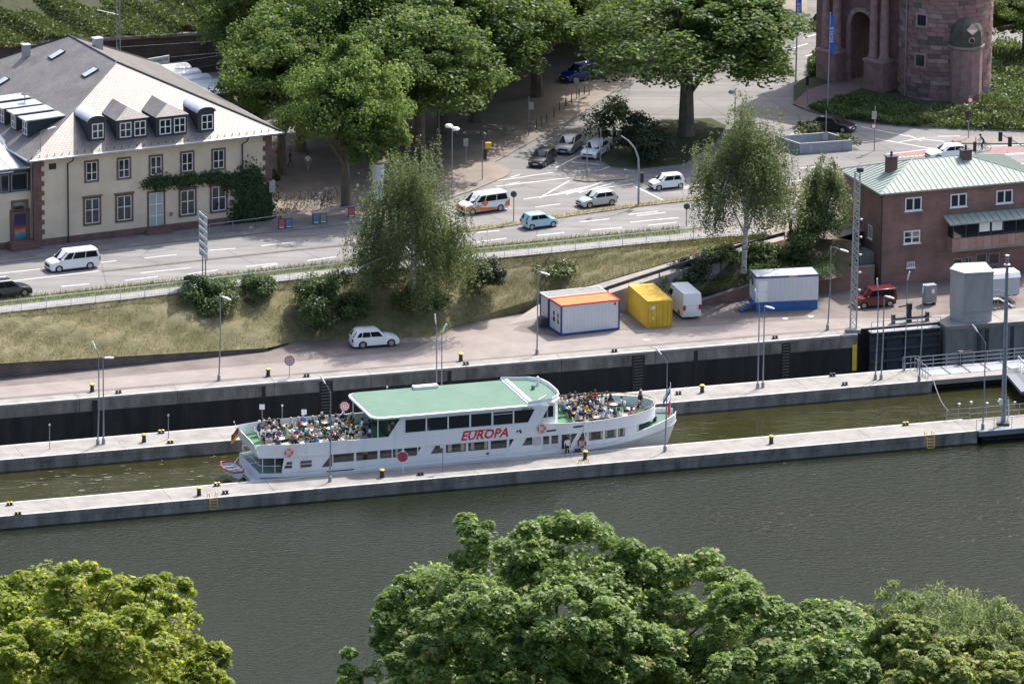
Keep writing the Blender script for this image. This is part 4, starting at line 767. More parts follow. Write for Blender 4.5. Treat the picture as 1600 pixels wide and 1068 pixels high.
# control room bay
q0 = BF.front(1487,403,-1.3); x0 = q0.x; z0 = 3.4; z1 = 4.5; z2 = 6.1; bay = []
m = MB(); m.box((x0,-1.3,z0-.25), (BW,-.01,z0)); m.build('bay_slab', M_CONC, lock)
k = 0; xx = x0
while xx < BW-.1:
    e = min(BW, xx+.85); m = MB(); m.box((xx+.012,-1.33,z0), (e-.012,-.01,z1)); m.build('parapet_panel', mat('pink_stone_panel_%d' % (k % 3), [(.34,.20,.165),(.40,.25,.215),(.36,.225,.18)][k % 3], .8, var=.12, scale=2), lock); xx = e; k += 1
m = MB(); m.box((x0+.1,-1.2,z1), (BW,-.02,z2)); m.build('bay_window_band', M_GLASS, lock)
for k in range(8):
    x = x0+.1+k*1.35
    if x < BW: m = MB(); m.box((x,-1.24,z1), (x+.08,-1.15,z2)); m.build('mullion', M_DSTEEL, lock)
for k in (2,3): m = MB(); x = x0+.2+k*1.35*1.0; m.box((x+.05,-1.215,z1+.45), (x+1.15,-1.2,z2-.08)); m.build('blind', M_WHITE, lock)
m = MB(); m.extr([(x0-.45,-1.75,z2),(x0-.45,-.01,z2+.5),(x0-.45,-.01,z2+.36),(x0-.45,-1.75,z2-.12)], (BW-x0+.5,0,0)); o = m.build('bay_roof', M_COPPER, lock)
for k in range(14): m = MB(); x = x0+k*.72; m.extr([(x,-1.72,z2+.01),(x,-.02,z2+.5),(x,-.02,z2+.55),(x,-1.72,z2+.06)], (.04,0,0)); m.build('seam', MATS['copper_seam'], o)
for px, py, w, h in ((1496,409,1.0,.7),(1513,408,.8,.9),(1533,405,1.2,1.2),(1553,404,1.2,1.2)): c = BF.front(px, py); window(lock, (c.x,0,c.z), w, h, 1 if w > .9 else 2, 1, M_GSTEEL, None, fw=.09)
# stair and retaining walls beside the building
stair = thing('stone_stair', 'dark stone stair climbing beside the brownstone building', 'stairs', b0, BA)
for k in range(15): m = MB(); m.box((-3.6,1.0+k*.55,-.2), (-.9,1.6+k*.55,1.9+k*.19)); m.build('step', mat('dark_stone', (.05,.042,.04), .9, var=.3, scale=2), stair)
m = MB(); [m.tube([(-.9,1.2+k*.55*5,1.9+k*.95),(-.9,1.2+k*.55*5,2.9+k*.95)], .03, 5) for k in range(3)]; m.tube([(-.9,1.2,2.9),(-.9,9.2,5.7)], .03, 5); m.build('handrail', M_GSTEEL, stair)
def ret_wall(name, label, pts, thick, mt):
    r = thing(name, label, 'wall')
    for (pa, za), (pb, zb) in zip(pts, pts[1:]):
        a, b = Vector(pa), Vector(pb); d = (b-a).normalized(); n2 = Vector((-d.y, d.x, 0))*thick; vs = [a,b,b+n2,a+n2]; vs = [Vector((p.x,p.y,-.3)) for p in vs] + [Vector((p.x,p.y,z)) for p, z in zip(vs, (za,zb,zb,za))]
        m = MB(); m.add(vs, [(3,2,1,0),(4,5,6,7),(0,1,5,4),(1,2,6,5),(2,3,7,6),(3,0,4,7)]); o = m.build('wall_section', mt, r, uv=True)
        c = [a-n2*.1,b-n2*.1,b+n2*1.05,a+n2*1.05]; vs = [Vector((p.x,p.y,z)) for p, z in zip(c, (za,zb,zb,za))] + [Vector((p.x,p.y,z+.1)) for p, z in zip(c, (za,zb,zb,za))]
        m = MB(); m.add(vs, [(3,2,1,0),(4,5,6,7),(0,1,5,4),(1,2,6,5),(2,3,7,6),(3,0,4,7)]); m.build('cap_stone', M_KERB, o)
    return r
ret_wall('retaining_wall', 'low dark wall tapering along the foot of the grass slope', [(at(-160,601),1.65),(at(0,589),1.4),(at(140,575),1.0),(at(280,561.5),.65),(at(418,547.5),.28)], .45, brickmat('low_wall_stone', (.15,.125,.115), (.19,.155,.142), (.09,.078,.072), .9, .35, .9, .015, .4, True, .35, .5))
ret_wall('retaining_wall', 'brown wall behind the white cabin at the brownstone building', [(at(1095,478),.5),(at(1165,467),1.2),(at(1290,456),2.1),(at(1366,448),2.1)], .4, M_CLAD)
m = MB(); fr = [(1197,368),(1240,372),(1300,376),(1342,362)]
# --- stone town gate
M_ST = [mat('gate_stone_%d' % i, c, .9, var=.28, scale=1.6, bump=.3, bscale=7) for i, c in enumerate([(.25,.145,.135),(.29,.175,.163),(.20,.118,.115),(.34,.235,.225),(.13,.095,.092),(.27,.155,.148)])]
g0 = at(1478,160,ZR); GR = 5.0; gate = thing('town_gate', 'massive red sandstone town gate with round tower, arch and columns', 'building', (g0.x,g0.y+GR,ZR), 0)
m = MB(); m.lathe([(GR-.02,-.3),(GR-.02,26)], 48); m.build('tower_core', M_ST[4], gate)
bm = []
for v in range(6):
    w = [.19,.25,.31][v % 3]; h_ = .47; n = 4; m = MB(); ins = [Vector(((GR-.1)*math.cos(-w/2+.004+(w-.008)*i/n), (GR-.1)*math.sin(-w/2+.004+(w-.008)*i/n), 0)) for i in range(n+1)]; r_ = GR+[.05,.08,.03][v % 3]
    out = [Vector((p.x*r_/(GR-.1), p.y*r_/(GR-.1), 0)) for p in ins]; pl = ins+out[::-1]; m.extr([p+Vector((0,0,.01)) for p in pl], (0,0,h_-.02)); bm.append((w, m))
bmesh_cache = {}
rng = np.random.default_rng(3)
for row in range(27):
    a = rad(-172)+rng.random()*.1
    while a < rad(4):
        v = int(rng.integers(0,6)); w, mb = bm[v]; mi = int(rng.choice(6, p=[.27,.25,.14,.1,.12,.12])); key = (v, mi)
        if key not in bmesh_cache: bmesh_cache[key] = mb.mesh('stone_block', M_ST[mi])
        put(bmesh_cache[key], 'stone', gate, (0,0,-.1+row*.48), a+w/2); a += w
for px, py, w, h in ((1438,32,1.0,1.15),(1437,96,1.0,1.2)):
    aa = math.asin(max(-1,min(1,((px-1478)/15.1)/GR))); z = (160-py)/14.7-.0; window(gate, (math.sin(aa)*(GR+.06), -math.cos(aa)*(GR+.06), z), w, h, 3, 1, M_DSL, M_ST[3], .22, rz=aa, fw=.05)
for px, py in ((1505,85),(1503,117)):
    aa = math.asin(((px-1478)/15.1)/GR); z = (160-py)/14.7; m = MB(); m.cbox((math.sin(aa)*(GR+1.62), -math.cos(aa)*(GR+1.62), z), (.45,.12,.45), 0, aa); m.build('loophole', M_BLACK, gate)
aa = math.asin(((1507-1478)/15.1)/GR); bc = Vector((math.sin(aa)*(GR+.2), -math.cos(aa)*(GR+.2), 0))   # stair turret with stone dome
m = MB(); m.lathe([(1.75,-.3),(1.75,6.1)], 10, bc); m.build('stair_turret', M_ST[1], gate)
m = MB(); m.lathe([(1.98,6.1),(1.98,6.32)], 10, bc); m.build('turret_cornice', M_CONC, gate)
m = MB(); m.lathe([(1.85,6.32),(1.85,7.3),(1.72,8.0),(1.35,8.6),(.75,9.0),(.15,9.15)], 10, bc); m.build('turret_dome', mat('mossy_stone', (.055,.05,.042), .9, col2=(.10,.10,.07), scale=1.5), gate)
m = MB(); m.extr([bc+Vector((-.1,-1.7,8.1)), bc+Vector((.5,-2.1,7.7)), bc+Vector((1.1,-1.6,8.1)), bc+Vector((.5,-1.2,8.7))], (0,0,.12)); m.build('dormer_hood', M_ST[3], gate)
m = MB(); m.ring(bc+Vector((.45,-1.82,7.1)), .28, .08, (-.2,1,0), 12, 5); m.build('round_opening', M_ST[3], gate); m = MB(); m.lathe([(.26,0),(.26,.05)], 12); m.xform(Matrix.Translation(bc+Vector((.45,-1.84,7.1))) @ Matrix.Rotation(PI/2,4,'X')); m.build('opening_shade', M_BLACK, gate)
for k in range(2): m = MB(); m.lathe([(GR+.12,11.0+k*6),(GR+.4,11.3+k*6),(GR+.4,11.7+k*6)], 40); m.build('cornice', M_ST[3], gate)
# arch block to the left of the tower
p0 = at(1376,142,ZR)-gate.location; p1 = at(1298,125,ZR)-gate.location; GA = ang(p1, p0); gl = (p0-p1).length
m = MB(); Mg = Matrix.Translation(p1) @ Matrix.Rotation(GA, 4, 'Z'); ah, aw, ac = 6.6, 1.55, gl*.48
arc = [(ac+aw*math.cos(PI*i/12), ah+aw*math.sin(PI*i/12)) for i in range(13)]
pl = [(-3,0),(-3,24)] + [(gl+2.5,24),(gl+2.5,0)] + [(ac+aw,0)] + arc + [(ac-aw,0)]
m.extr([(x, 1.0, z-.2) for x, z in pl], (0,9.0,0)); m.xform(Mg); m.build('arch_wall', M_ST[2], gate, uv=True)
for i in range(11):
    t = PI*(i+.5)/11; m = MB(); m.box((-.2,.85,-.22), (.28,1.1,.22)); m.xform(Mg @ Matrix.Translation((ac+(aw+.12)*math.cos(t),0,ah-.2+(aw+.12)*math.sin(t))) @ Matrix.Rotation(-t,4,'Y')); m.build('arch_stone', M_ST[3], gate)
for s_ in (-1,1):
    m = MB(); m.box((ac+s_*(aw+.15)-.28,.8,-.2), (ac+s_*(aw+.15)+.28,1.1,ah-.1)); m.xform(Mg); m.build('arch_pier', M_ST[1], gate)
    m = MB(); m.box((ac+s_*3.3-1.35,-.9,-.3), (ac+s_*3.3+1.35,1.0,3.2)); m.xform(Mg); m.build('pedestal', M_ST[5], gate); m = MB(); m.box((ac+s_*3.3-1.45,-1.0,3.2), (ac+s_*3.3+1.45,1.0,3.45)); m.xform(Mg); m.build('pedestal_cap', M_ST[3], gate)
    for k in (-.72,.72):
        m = MB(); m.lathe([(.62,0),(.62,.25),(.5,.4),(.47,4),(.42,7.2),(.55,7.35),(.6,7.6)], 16, Mg @ Vector((ac+s_*3.3+k,-.05,3.45))); m.build('column', M_ST[1], gate, smooth=True)
m = MB(); m.box((-3.2,-1.0,11.05), (gl+2.6,1.0,12.6)); m.xform(Mg); m.build('entablature', M_ST[3], gate)
m = MB(); e = Vector((math.sin(rad(-56))*(GR+.12), -math.cos(rad(-56))*(GR+.12), 0)); m.tube([e+Vector((0,-.1,.2)), e+Vector((0,-.1,16))], .07, 6); m.build('lightning_rod', M_GSTEEL, gate)
# ------------------------------------------------------------------ excursion boat
M_BW = mat('boat_white', (.66,.665,.68), .4, col2=(.79,.80,.81), scale=1.1, det=7, stretch=(1,1,.12), thr=(.25,.5)); M_BG = mat('boat_roof_green', (.125,.205,.16), .85, var=.08, scale=.5, spec=.2); M_BFLOOR = mat('deck_green', (.035,.17,.075), .7, var=.2, scale=1)
M_HULLD = mat('hull_antifouling', (.03,.035,.045), .5); M_RAILW = mat('boat_rail', (.7,.7,.7), .4); M_WOODR = mat('varnished_rail', (.42,.25,.11), .4)
TB = T_IN+.38; BFm = Frame(cf(0,TB,0), AC); HBM = 4.0
def bx(px, py, y=0.): return BFm.front(px, py, y).x
U0 = bx(408,705); UT = U0+42.9                                # stern corner, bow tip (local x)
boat = thing('excursion_boat', 'white two-deck excursion boat EUROPA with mint green roof lying in the lock', 'boat', cf(0,TB+HBM,0)+E2*U0, AC)
def hb(u): 
    if u < 4: return 3.3+.7*math.sin(min(1, max(0,(u+1)/5))*PI/2)
    if u < 27: return 4.0
    f = min(1,(u-27)/15.9); return max(.06, 4.0*math.sqrt(max(0,1-f**2.15)))
def hbu(u):
    if u < 4: return 3.25+.75*math.sin(min(1, max(0,(u+1)/5))*PI/2)
    if u < 29: return 4.02
    f = min(1,(u-29)/11.3); return max(.05, 4.02*(max(0,1-f**2.6))**.5)
def ztop(u): return .32 if u < 24 else .32+1.15*((u-24)/18.9)**2.5
us = [-.9,0,2,4,8,12,16,20,24,27,29,31,33,35,37,38.5,40,41,41.8,42.4,42.8]
def hullsec(u):
    b = hb(u); z = ztop(u); fl = max(0,(u-27)/16); bw = max(.03, b*(1-.55*fl)); k = max(.02, bw*.8)
    return [(u,-b,z),(u,-b*1.0,z-.45),(u-fl*.9,-bw,ZW),(u-fl*1.6,-k,-2.0),(u-fl*1.6,k,-2.0),(u-fl*.9,bw,ZW),(u,b*1.0,z-.45),(u,b,z)]
m = MB(); m.loft([hullsec(u) for u in us], 0, True, True); n = 8; m.m = [(1 if (i % n) in (2,3,4) else (2 if (i % n) == 7 else 0)) if i < (len(us)-1)*n else 0 for i in range(len(m.f))]
m.build('hull', [M_BW, M_HULLD, M_BG], boat, smooth=True)
for s_ in (-1,1):
    m = MB(); m.tube([(u, s_*(hb(u)+.03), ztop(u)-.38) for u in us], .07, 6); m.build('rubbing_strake', mat('grey_strake', (.35,.36,.38), .5), boat)
# bow bulwark above the fore deck
bu = [33,34,35,36,37,38.5,40,41,41.8,42.4,42.8]; 
for s_ in (-1,1):
    m = MB(); m.loft([[(u,s_*hb(u),ztop(u)-.05),(u,s_*(hb(u)+.03),ztop(u)+.45*min(1,(u-33)/6)),(u,s_*max(0,hb(u)-.08),ztop(u)+.45*min(1,(u-33)/6)),(u,s_*max(0,hb(u)-.08),ztop(u)-.05)] for u in bu]); m.build('bow_bulwark', M_BW, boat, smooth=True)
# lower saloon
lu = [2.6,6,12,18,24,28,30,32,34,35.5,36.8,37.6]
def hl(u): return min(hb(u)-.05, 3.95) if u < 37 else hb(u)*.72
m = MB(); pl = [(u,-hl(u)) for u in lu]+[(u,hl(u)) for u in reversed(lu)]; m.prism(pl, .2, 1.86); m.build('lower_saloon', M_BW, boat)
def side_panel(name, u0, u1, z0, z1, mt, parent, slant=(0,0), off=.02, f=hl, th=.03, zoff=0):
    """thin plate that follows the near or far side of the boat"""
    out = []
    for s_ in (-1,1):
        m = MB(); k = 4; vs = []
        for i in range(k+1):
            a = i/k; ub, ut = u0+(u1-u0)*a, (u0+slant[0])+((u1+slant[1])-(u0+slant[0]))*a
            vs += [(ub,s_*(f(ub)+off),z0),(ut,s_*(f(ut)+off),z1),(ut,s_*(f(ut)+off-th),z1),(ub,s_*(f(ub)+off-th),z0)]
        m.loft([vs[i*4:i*4+4] for i in range(k+1)]); out.append(m.build(name, mt, parent))
    return out
def U(px, z): # px on the near side at height z -> boat station
    y = 700
    for _ in range(3): p = BFm.front(px, y); y += (p.z-z)*16.3
    return BFm.front(px, y).x-U0
M_CURT = mat('curtain', (.42,.36,.27), .9)
for a, b in ((521,553),(557,590),(594,612),(614,628),(632,652),(697,728),(732,763),(767,792),(949,977)):
    if a < 900: side_panel('window', U(a,1.4), U(b,1.4), 0.94, 1.82, M_GLASS2, boat)
for a, b in ((618,622),(700,706),(720,726),(736,741),(757,762)): side_panel('curtain', U(a,1.4), U(b,1.4), 1.04, 1.76, M_CURT, boat, off=.025)
side_panel('window', U(503,1.1), U(519,1.1), .62, 1.78, M_GLASS2, boat, slant=(.95,.0)); side_panel('window', U(654,1.4), U(658,1.4), 1.02, 1.78, M_GLASS2, boat, slant=(0,.45))
side_panel('window', U(673,1.4), U(693,1.4), .98, 1.78, M_GLASS2, boat, slant=(.55,0)); side_panel('window', U(796,1.4), U(803,1.4), 1.0, 1.78, M_GLASS2, boat, slant=(0,.5))
side_panel('window', U(816,1.4), U(832,1.4), 1.0, 1.78, M_GLASS2, boat, slant=(.5,0)); side_panel('panel', U(833,1.4), U(846,1.4), .9, 1.8, mat('grey_panel', (.5,.5,.5), .6), boat)
for a, b in ((848,859),(861,873)): side_panel('door', U(a,1.3), U(b,1.3), .32, 1.8, mat('boat_door', (.60,.61,.63), .5), boat, off=.03); side_panel('window', U(a+1,1.4), U(b-1,1.4), .95, 1.75, M_GLASS2, boat, off=.045)
side_panel('window', U(878,1.4), U(898,1.4), .8, 1.78, M_GLASS2, boat, slant=(0,.55)); side_panel('doorway', U(878,1.4), U(884,1.4), .3, .8, M_BLACK, boat)
for a, b in ((28.9,30.6),(30.95,32.6),(32.95,34.3),(34.55,35.4)):
    side_panel('window', a, b, .9, 1.8, M_GLASS2, boat); side_panel('curtain', a+.05, a+.22, 1.02, 1.74, M_CURT, boat, off=.026); side_panel('curtain', b-.25, b-.05, 1.02, 1.74, M_CURT, boat, off=.026)
for k in range(3): m = MB(); m.cbox((37.62,-1.5+k*1.5,1.4), (.05,1.1,.7)); m.build('front_window', M_GLASS2, boat)
side_panel('slot', U(510,.3), U(553,.3), .12, .22, M_HULLD, boat, f=hb); side_panel('freeing_port', U(760,.4), U(764,.4), .45, .62, M_BLACK, boat, f=hl)
for a in (659,804,903): side_panel('strut', U(a,.4)-.9, U(a,.4)-.45, .3, 1.86, M_BW, boat, slant=(.95,.95), off=.06, th=.06)
# aft quarter windows
for a, b, sl_ in ((440,456,(.35,0)),(470,487,(0,0))):
    side_panel('window', U(a,.8), U(b,.8), .75, 1.35, M_GLASS2, boat, slant=sl_, off=.035); side_panel('window_bar', U(a,.8)+.05, U(b,.8), 1.04, 1.09, M_BW, boat, off=.05)
m = MB(); m.box((-.8,-2.9,.3), (2.6,2.9,.36)); m.build('aft_deck', M_GSTEEL, boat); m = MB(); m.box((2.5,-3.0,.4), (2.58,3.0,1.7)); m.build('aft_shade_bulkhead', M_GLASS2, boat)  # bulkhead coloured dark, standing in for the shade under the stern overhang
side_panel('aft_quarter_panel', 1.6, 2.65, .3, 1.86, M_BW, boat, slant=(.35,0), f=hb, off=-.02)
for s_ in (-1,1):
    for u in (-.5,.9): m = MB(); m.tube([(u,s_*(hb(u)-.15),.3),(u,s_*(hb(u)-.15),1.9)], .045, 6); m.build('deck_post', M_BW, boat)
m = MB(); m.tube([(1.6,-hb(1)+.1,.95),(-.6,-hb(-.6)+.15,.95),(-.8,-2.6,.95),(-.8,2.6,.95),(-.6,hb(-.6)-.15,.95),(1.6,hb(1)-.1,.95)], .03, 5); m.build('aft_rail', M_RAILW, boat)
m = MB(); m.box((-1.5,-2.2,-1.05), (-.9,2.2,-.7)); m.build('stern_platform', M_BW, boat)
# upper deck
uu = [-.9,0,1,2.5,4,8,14,20,26,29,31,33,35,36.5,38,39,39.7,40.1,40.29]
m = MB(); pl = [(u,-hbu(u)) for u in uu]+[(u,hbu(u)) for u in reversed(uu)]; m.prism(pl, 1.72, 1.94); m.m = [1 if i == len(m.m)-1 else 0 for i in range(len(m.m))]; m.build('upper_deck', [M_BW, M_BFLOOR], boat)
def zb(u): return 2.92 if u < 27.5 else 2.92-.2*min(1,(u-27.5)/2)+.16*max(0,(u-30)/10)
def lean(u): return .0 if u > 3 else .0
for s_ in (-1,1):
    m = MB(); m.loft([[(u-(.35 if u < -.5 else 0),s_*(hbu(u)+.015),zb(u)),(u,s_*(hbu(u)+.015),1.76),(u,s_*max(0,hbu(u)-.06),1.76),(u-(.35 if u < -.5 else 0),s_*max(0,hbu(u)-.06),zb(u))] for u in uu]); m.build('bulwark', M_BW, boat, smooth=True)
m = MB(); w = hbu(-.9); m.add([(-.9,-w,1.66),(-.9,w,1.66),(-1.55,w*.93,zb(0)+.12),(-1.55,-w*.93,zb(0)+.12),(-.84,-w,1.66),(-.84,w,1.66),(-1.48,w*.93,zb(0)+.12),(-1.48,-w*.93,zb(0)+.12)], [(0,3,2,1),(4,5,6,7),(3,7,6,2),(0,1,5,4),(0,4,7,3),(1,2,6,5)]); m.build('stern_bulwark', M_BW, boat)
for s_ in (-1,1):
    m = MB(); m.tube([(u,s_*(hbu(u)-.02),zb(u)+.02) for u in uu if u < 11.5], .04, 5); m.build('handrail', M_RAILW, boat)
    m = MB(); m.tube([(u,s_*(hbu(u)-.04),zb(u)+.22) for u in uu if u > 28.5], .035, 5); m.build('handrail', M_WOODR, boat)
    for u in [x for x in uu if x > 28.5][:-1]: m = MB(); m.tube([(u,s_*(hbu(u)-.04),zb(u)-.05),(u,s_*(hbu(u)-.04),zb(u)+.22)], .025, 4); m.build('stanchion', M_RAILW, boat)
# upper saloon with slanted end pillars, wheelhouse at its front
ua, ub_ = U(607,3.2), U(846,3.4); fs = lambda u: 3.98
for s_ in (-1,1):
    y = s_*3.98; m = MB(); pl = [(ua,2.9),(ua+1.15,4.62),(ub_+.75,4.62),(ub_-.2,2.9)]; m.extr([(x,y-.03,z) for x, z in pl], (0,.06,0)); m.build('saloon_side', M_BW, boat)
m = MB(); m.box((ua+.8,-3.9,1.95), (ua+.86,3.9,4.6)); m.build('saloon_bulkhead', M_GLASS2, boat); m = MB(); m.box((ub_-.5,-3.9,1.95), (ub_-.44,3.9,4.6)); m.build('saloon_bulkhead', M_BW, boat)
for a, b in ((632,665),(666.8,699),(701,733),(736,767.5),(771,801)): side_panel('window', U(a,3.8), U(b,3.8), 3.18, 4.36, M_GLASS, boat, f=fs, off=.055)
side_panel('window', U(803.5,3.8), U(825,3.8), 3.18, 4.36, M_GLASS, boat, f=fs, off=.055, slant=(0,.62)); side_panel('window_blind', U(771.5,3.8), U(800.5,3.8), 4.14, 4.19, M_BW, boat, f=fs, off=.065)
for px in (632,666,700,734.5,769,802): side_panel('mullion', U(px,3.8)-.06, U(px,3.8)+.06, 3.0, 4.5, M_BW, boat, f=fs, off=.075)
# wheelhouse block ahead of the saloon
uw0, uw1 = ub_-.4, U(879,3.4)
m = MB(); m.prism([(uw0,-3.4),(uw1-.5,-3.4),(uw1,-2.6),(uw1,2.6),(uw1-.5,3.4),(uw0,3.4)], 1.95, 4.6); m.build('wheelhouse', M_BW, boat)
for a, b in ((uw0+.25,uw0+1.1),(uw0+1.2,uw1-.7)):
    m = MB(); m.box((a,-3.44,3.3), (b,-3.4,4.35)); m.build('window', M_GLASS, boat)
for k in range(4): m = MB(); m.box((uw1-.01,-2.4+k*1.2,3.3), (uw1+.03,-1.35+k*1.2,4.35)); m.build('front_window', M_GLASS, boat)
# roof
ur0, ur1 = U(581,4.7), U(886,4.8)
def rl_(k, z, inset=0, f=1.0):
    a, b = ur0+inset, ur1-inset; r = 1.0; w = 4.22-inset; P = [(a+r*(1-math.sin(t)), -w+r*(1-math.cos(t))) for t in np.linspace(PI/2,0,5)] + [(b-3.6,-w)] + [(b-1.2,-w*.86),(b-.25,-w*.62),(b,-w*.3),(b,w*.3),(b-.25,w*.62),(b-1.2,w*.86)] + [(b-3.6,w)] + [(a+r*(1-math.sin(t)), w-r*(1-math.cos(t))) for t in np.linspace(0,PI/2,5)]
    return [(x,y,z) for x, y in P]
m = MB(); m.loft([rl_(0,4.62), rl_(0,4.78), rl_(0,4.84,.14)]); nn = len(rl_(0,0)); m.m = [0]*(2*nn)+[0,1]; m.build('roof', [M_BW, M_BG], boat)
m = MB(); uc = ub_-1.2; m.box((uc-.06,-4.05,4.84), (uc+.06,4.05,4.9)); m.build('roof_joint', M_BW, boat)
m = MB(); m.loft([[(ur1-3.6,y,4.84),(ur1-3.2,y,5.05),(ur1-3.5,y*.99,5.05)] for y in (-3.6,3.6)]); m.build('roof_visor', M_BW, boat)
pts = [p for p in rl_(0,4.84,.12)][5:13]; m = MB(); m.loft([[Vector(p), Vector(p)+Vector((.12,0,.3)), Vector(p)+Vector((.02,0,.3)), Vector(p)+Vector((-.08,0,0))] for p in pts]); m.build('roof_coaming', M_BW, boat)
for (u, y, h, w) in ((ur1-1.0,1.5,.75,.3),(ur1-1.8,.4,.3,.35)): m = MB(); m.lathe([(w*.5,0),(w*.5,h),(w*.3,h+.1)], 10, (u,y,4.84)); m.build('radar_post' if h > .5 else 'roof_lamp', M_WHITE if h > .5 else M_BG, boat)
m = MB(); m.tube([(ur1-2.5,-3.3,4.84),(ur1-2.5,-3.3,5.0),(ur1-1.4,-2.2,5.0),(ur1-1.4,-2.2,4.84)], .03, 5); m.build('roof_rail', M_RAILW, boat)
for u in (ur0+6.2,): m = MB(); m.box((u,3.3,4.84), (u+2.3,4.0,5.1)); m.build('roof_box', M_WHITE, boat)
for y in (-3.9,3.9):
    for u in (ur0+.6,): m = MB(); m.tube([(u,y,2.9),(u,y,4.62)], .05, 6); m.build('roof_post', M_BW, boat)
# lettering and marks on the near side
sh = Matrix.Identity(4); sh[0][1] = .28
def near_mark(px, z, yy): return Matrix.Translation((U(px,z), -hbu(20)-yy, z)) @ RX90
letter('EUROPA', 1.18, M_RED, boat, near_mark(758,2.36,.03), 'name_lettering', .03, width=4.45, shear=.28)
m = MB(); x = U(727,2.9); m.extr([(x,-4.06,2.78),(x+2.2,-4.06,2.78),(x+2.24,-4.06,2.86),(x+.03,-4.06,2.86)], (0,.02,0)); m.build('name_bar', M_RED, boat)
letter('04802110', .26, M_BLACK, boat, Matrix.Translation((U(823,4.45),-4.08,4.47)) @ RX90, 'number_lettering')
x = U(811,2.5); m = MB(); m.extr([(x-.62,-4.05,2.42),(x,-4.05,2.05),(x+.62,-4.05,2.42),(x,-4.05,2.8)], (0,.012,0)); o = m.build('company_mark', mat('mark_white', (.8,.8,.8), .4), boat)
m = MB(); [m.extr([(x+a,-4.062,2.33+b),(x+a+.2,-4.062,2.33+b),(x+a+.26,-4.062,2.5+b),(x+a+.06,-4.062,2.5+b)], (0,.008,0)) for a, b in ((-.3,.0),(-.05,.06),(.02,-.12))]; m.build('mark_figure', M_BLACK, o)
for u0_, z in ((U(861,2.2),2.1),(U(903,2.3),2.26)): m = MB(); m.extr([(u0_-.45,-hbu(u0_)-.03,z),(u0_+.45,-hbu(u0_)-.03,z+.05),(u0_+.45,-hbu(u0_)-.03,z+.2),(u0_-.45,-hbu(u0_)-.03,z+.15)], (0,.015,0)); m.build('vent_slot', M_BLACK, boat)
M_BUOY = mat('lifebuoy_orange', (.75,.16,.08), .6)
def buoy(u, y, z, name='lifebuoy', mt=M_BUOY):
    o = MB().ring((0,0,0), .34, .085, (0,1,0), 20, 8).build(name, mt, boat, (u,y,z))
    for k in range(4):
        a = PI/4+k*PI/2; b = MB(); b.ring((0,0,0), .095, .012, (-math.sin(a),0,math.cos(a)), 10, 4); b.xform(Matrix.Translation((.34*math.cos(a),0,.34*math.sin(a)))); b.cbox((.34*math.cos(a),0,.34*math.sin(a)), (.1,.19,.1)); b.build('band', M_WHITE, o)
buoy(U(449,2.2),-hbu(2.5)-.12,2.25); buoy(U(846,2.5),-4.13,2.5); buoy(U(909,.8),-hb(28.5)-.1,.75, mt=mat('dark_red_buoy', (.35,.05,.05), .6))
# bow fittings, flags
m = MB(); m.lathe([(.5,0),(.5,.75),(.42,.8)], 12, (39.3,.2,ztop(39)-.02)); m.build('deck_bin', mat('blue_tarp', (.03,.05,.14), .6), boat)
m = MB(); m.lathe([(.25,0),(.18,.2),(.25,.5)], 10, (40.3,-.4,ztop(40))); m.lathe([(.25,0),(.18,.2),(.25,.5)], 10, (40.3,.5,ztop(40))); m.build('bitts', M_DSTEEL, boat)
m = MB(); m.tube([(42.3,0,ztop(42)),(42.3,0,ztop(42)+3.2)], .035, 6); jack = m.build('jack_staff', M_WHITE, boat)
def flag(parent, o, cols, L_, H_, direc, wave=.12, name='flag', hang=0.):
    d = Vector(direc).normalized(); side = d.cross(Vector((0,0,1))).normalized(); f = None
    for k, c in enumerate(cols):
        m = MB(); n = 7; vs = []
        for i in range(n+1):
            for j in range(2):
                t = i/n; z = -(k+j)*H_/len(cols)-hang*t*L_; p = Vector(o)+d*(t*L_)+side*(wave*math.sin(t*6+k*.4)*t)+Vector((0,0,z)); vs += [p, p+side*.008]
        m.add(vs, [(i*4, (i+1)*4, (i+1)*4+2, i*4+2) for i in range(n)] + [(i*4+1, i*4+3, (i+1)*4+3, (i+1)*4+1) for i in range(n)]); q = m.build(name if f is None else 'stripe', c, f or parent); f = f or q
    return f
flag(jack, (42.28,0,ztop(42)+1.5), [mat('red_cloth', (.6,.05,.04), .8)], .45, 1.3, (-.7,-.4,-.1), .05, 'pennant', .4)
flag(jack, (42.3,0,ztop(42)+2.9), [mat('white_cloth', (.7,.7,.72), .8), mat('blue_cloth', (.03,.13,.4), .8)], 1.0, .7, (-1,-.2,-.2), .08, 'flag', .8)
m = MB(); m.tube([(-1.3,0,2.6),(-2.75,0,4.25)], .035, 6); staff = m.build('ensign_staff', M_WOODR, boat); m = MB(); m.lathe([(.07,0),(.07,.08)], 8, (-2.75,0,4.25)); m.build('staff_knob', M_WHITE, staff)
flag(staff, (-2.2,0,3.75), [M_BLACK, MATS['red_cloth'], mat('gold_cloth', (.75,.45,.03), .8)], 1.25, .85, (-.85,-.3,-.45), .1, 'ensign')
m = MB(); m.tube([(U(918,.5),-hb(28.5)-.05,.3),(U(912,1.6),-hb(28)-.1,1.9),(U(914,2.9),-hbu(28)-.04,3.2)], .06, 6); m.build('gangway_post', M_BW, boat)
# draw in the ends of the boat to its true length
def xu(u): return 30.5+(u-30.5)*.8 if u > 30.5 else (3+(u-3)*.76 if u < 3 else u)
def squeeze(o):
    for c in o.children:
        if 'lettering' not in c.name:
            if c.location.length > .01: c.location.x = xu(c.location.x)
            else:
                for v in c.data.vertices: v.co.x = xu(v.co.x)
                c.data.update(); squeeze(c)
squeeze(boat)
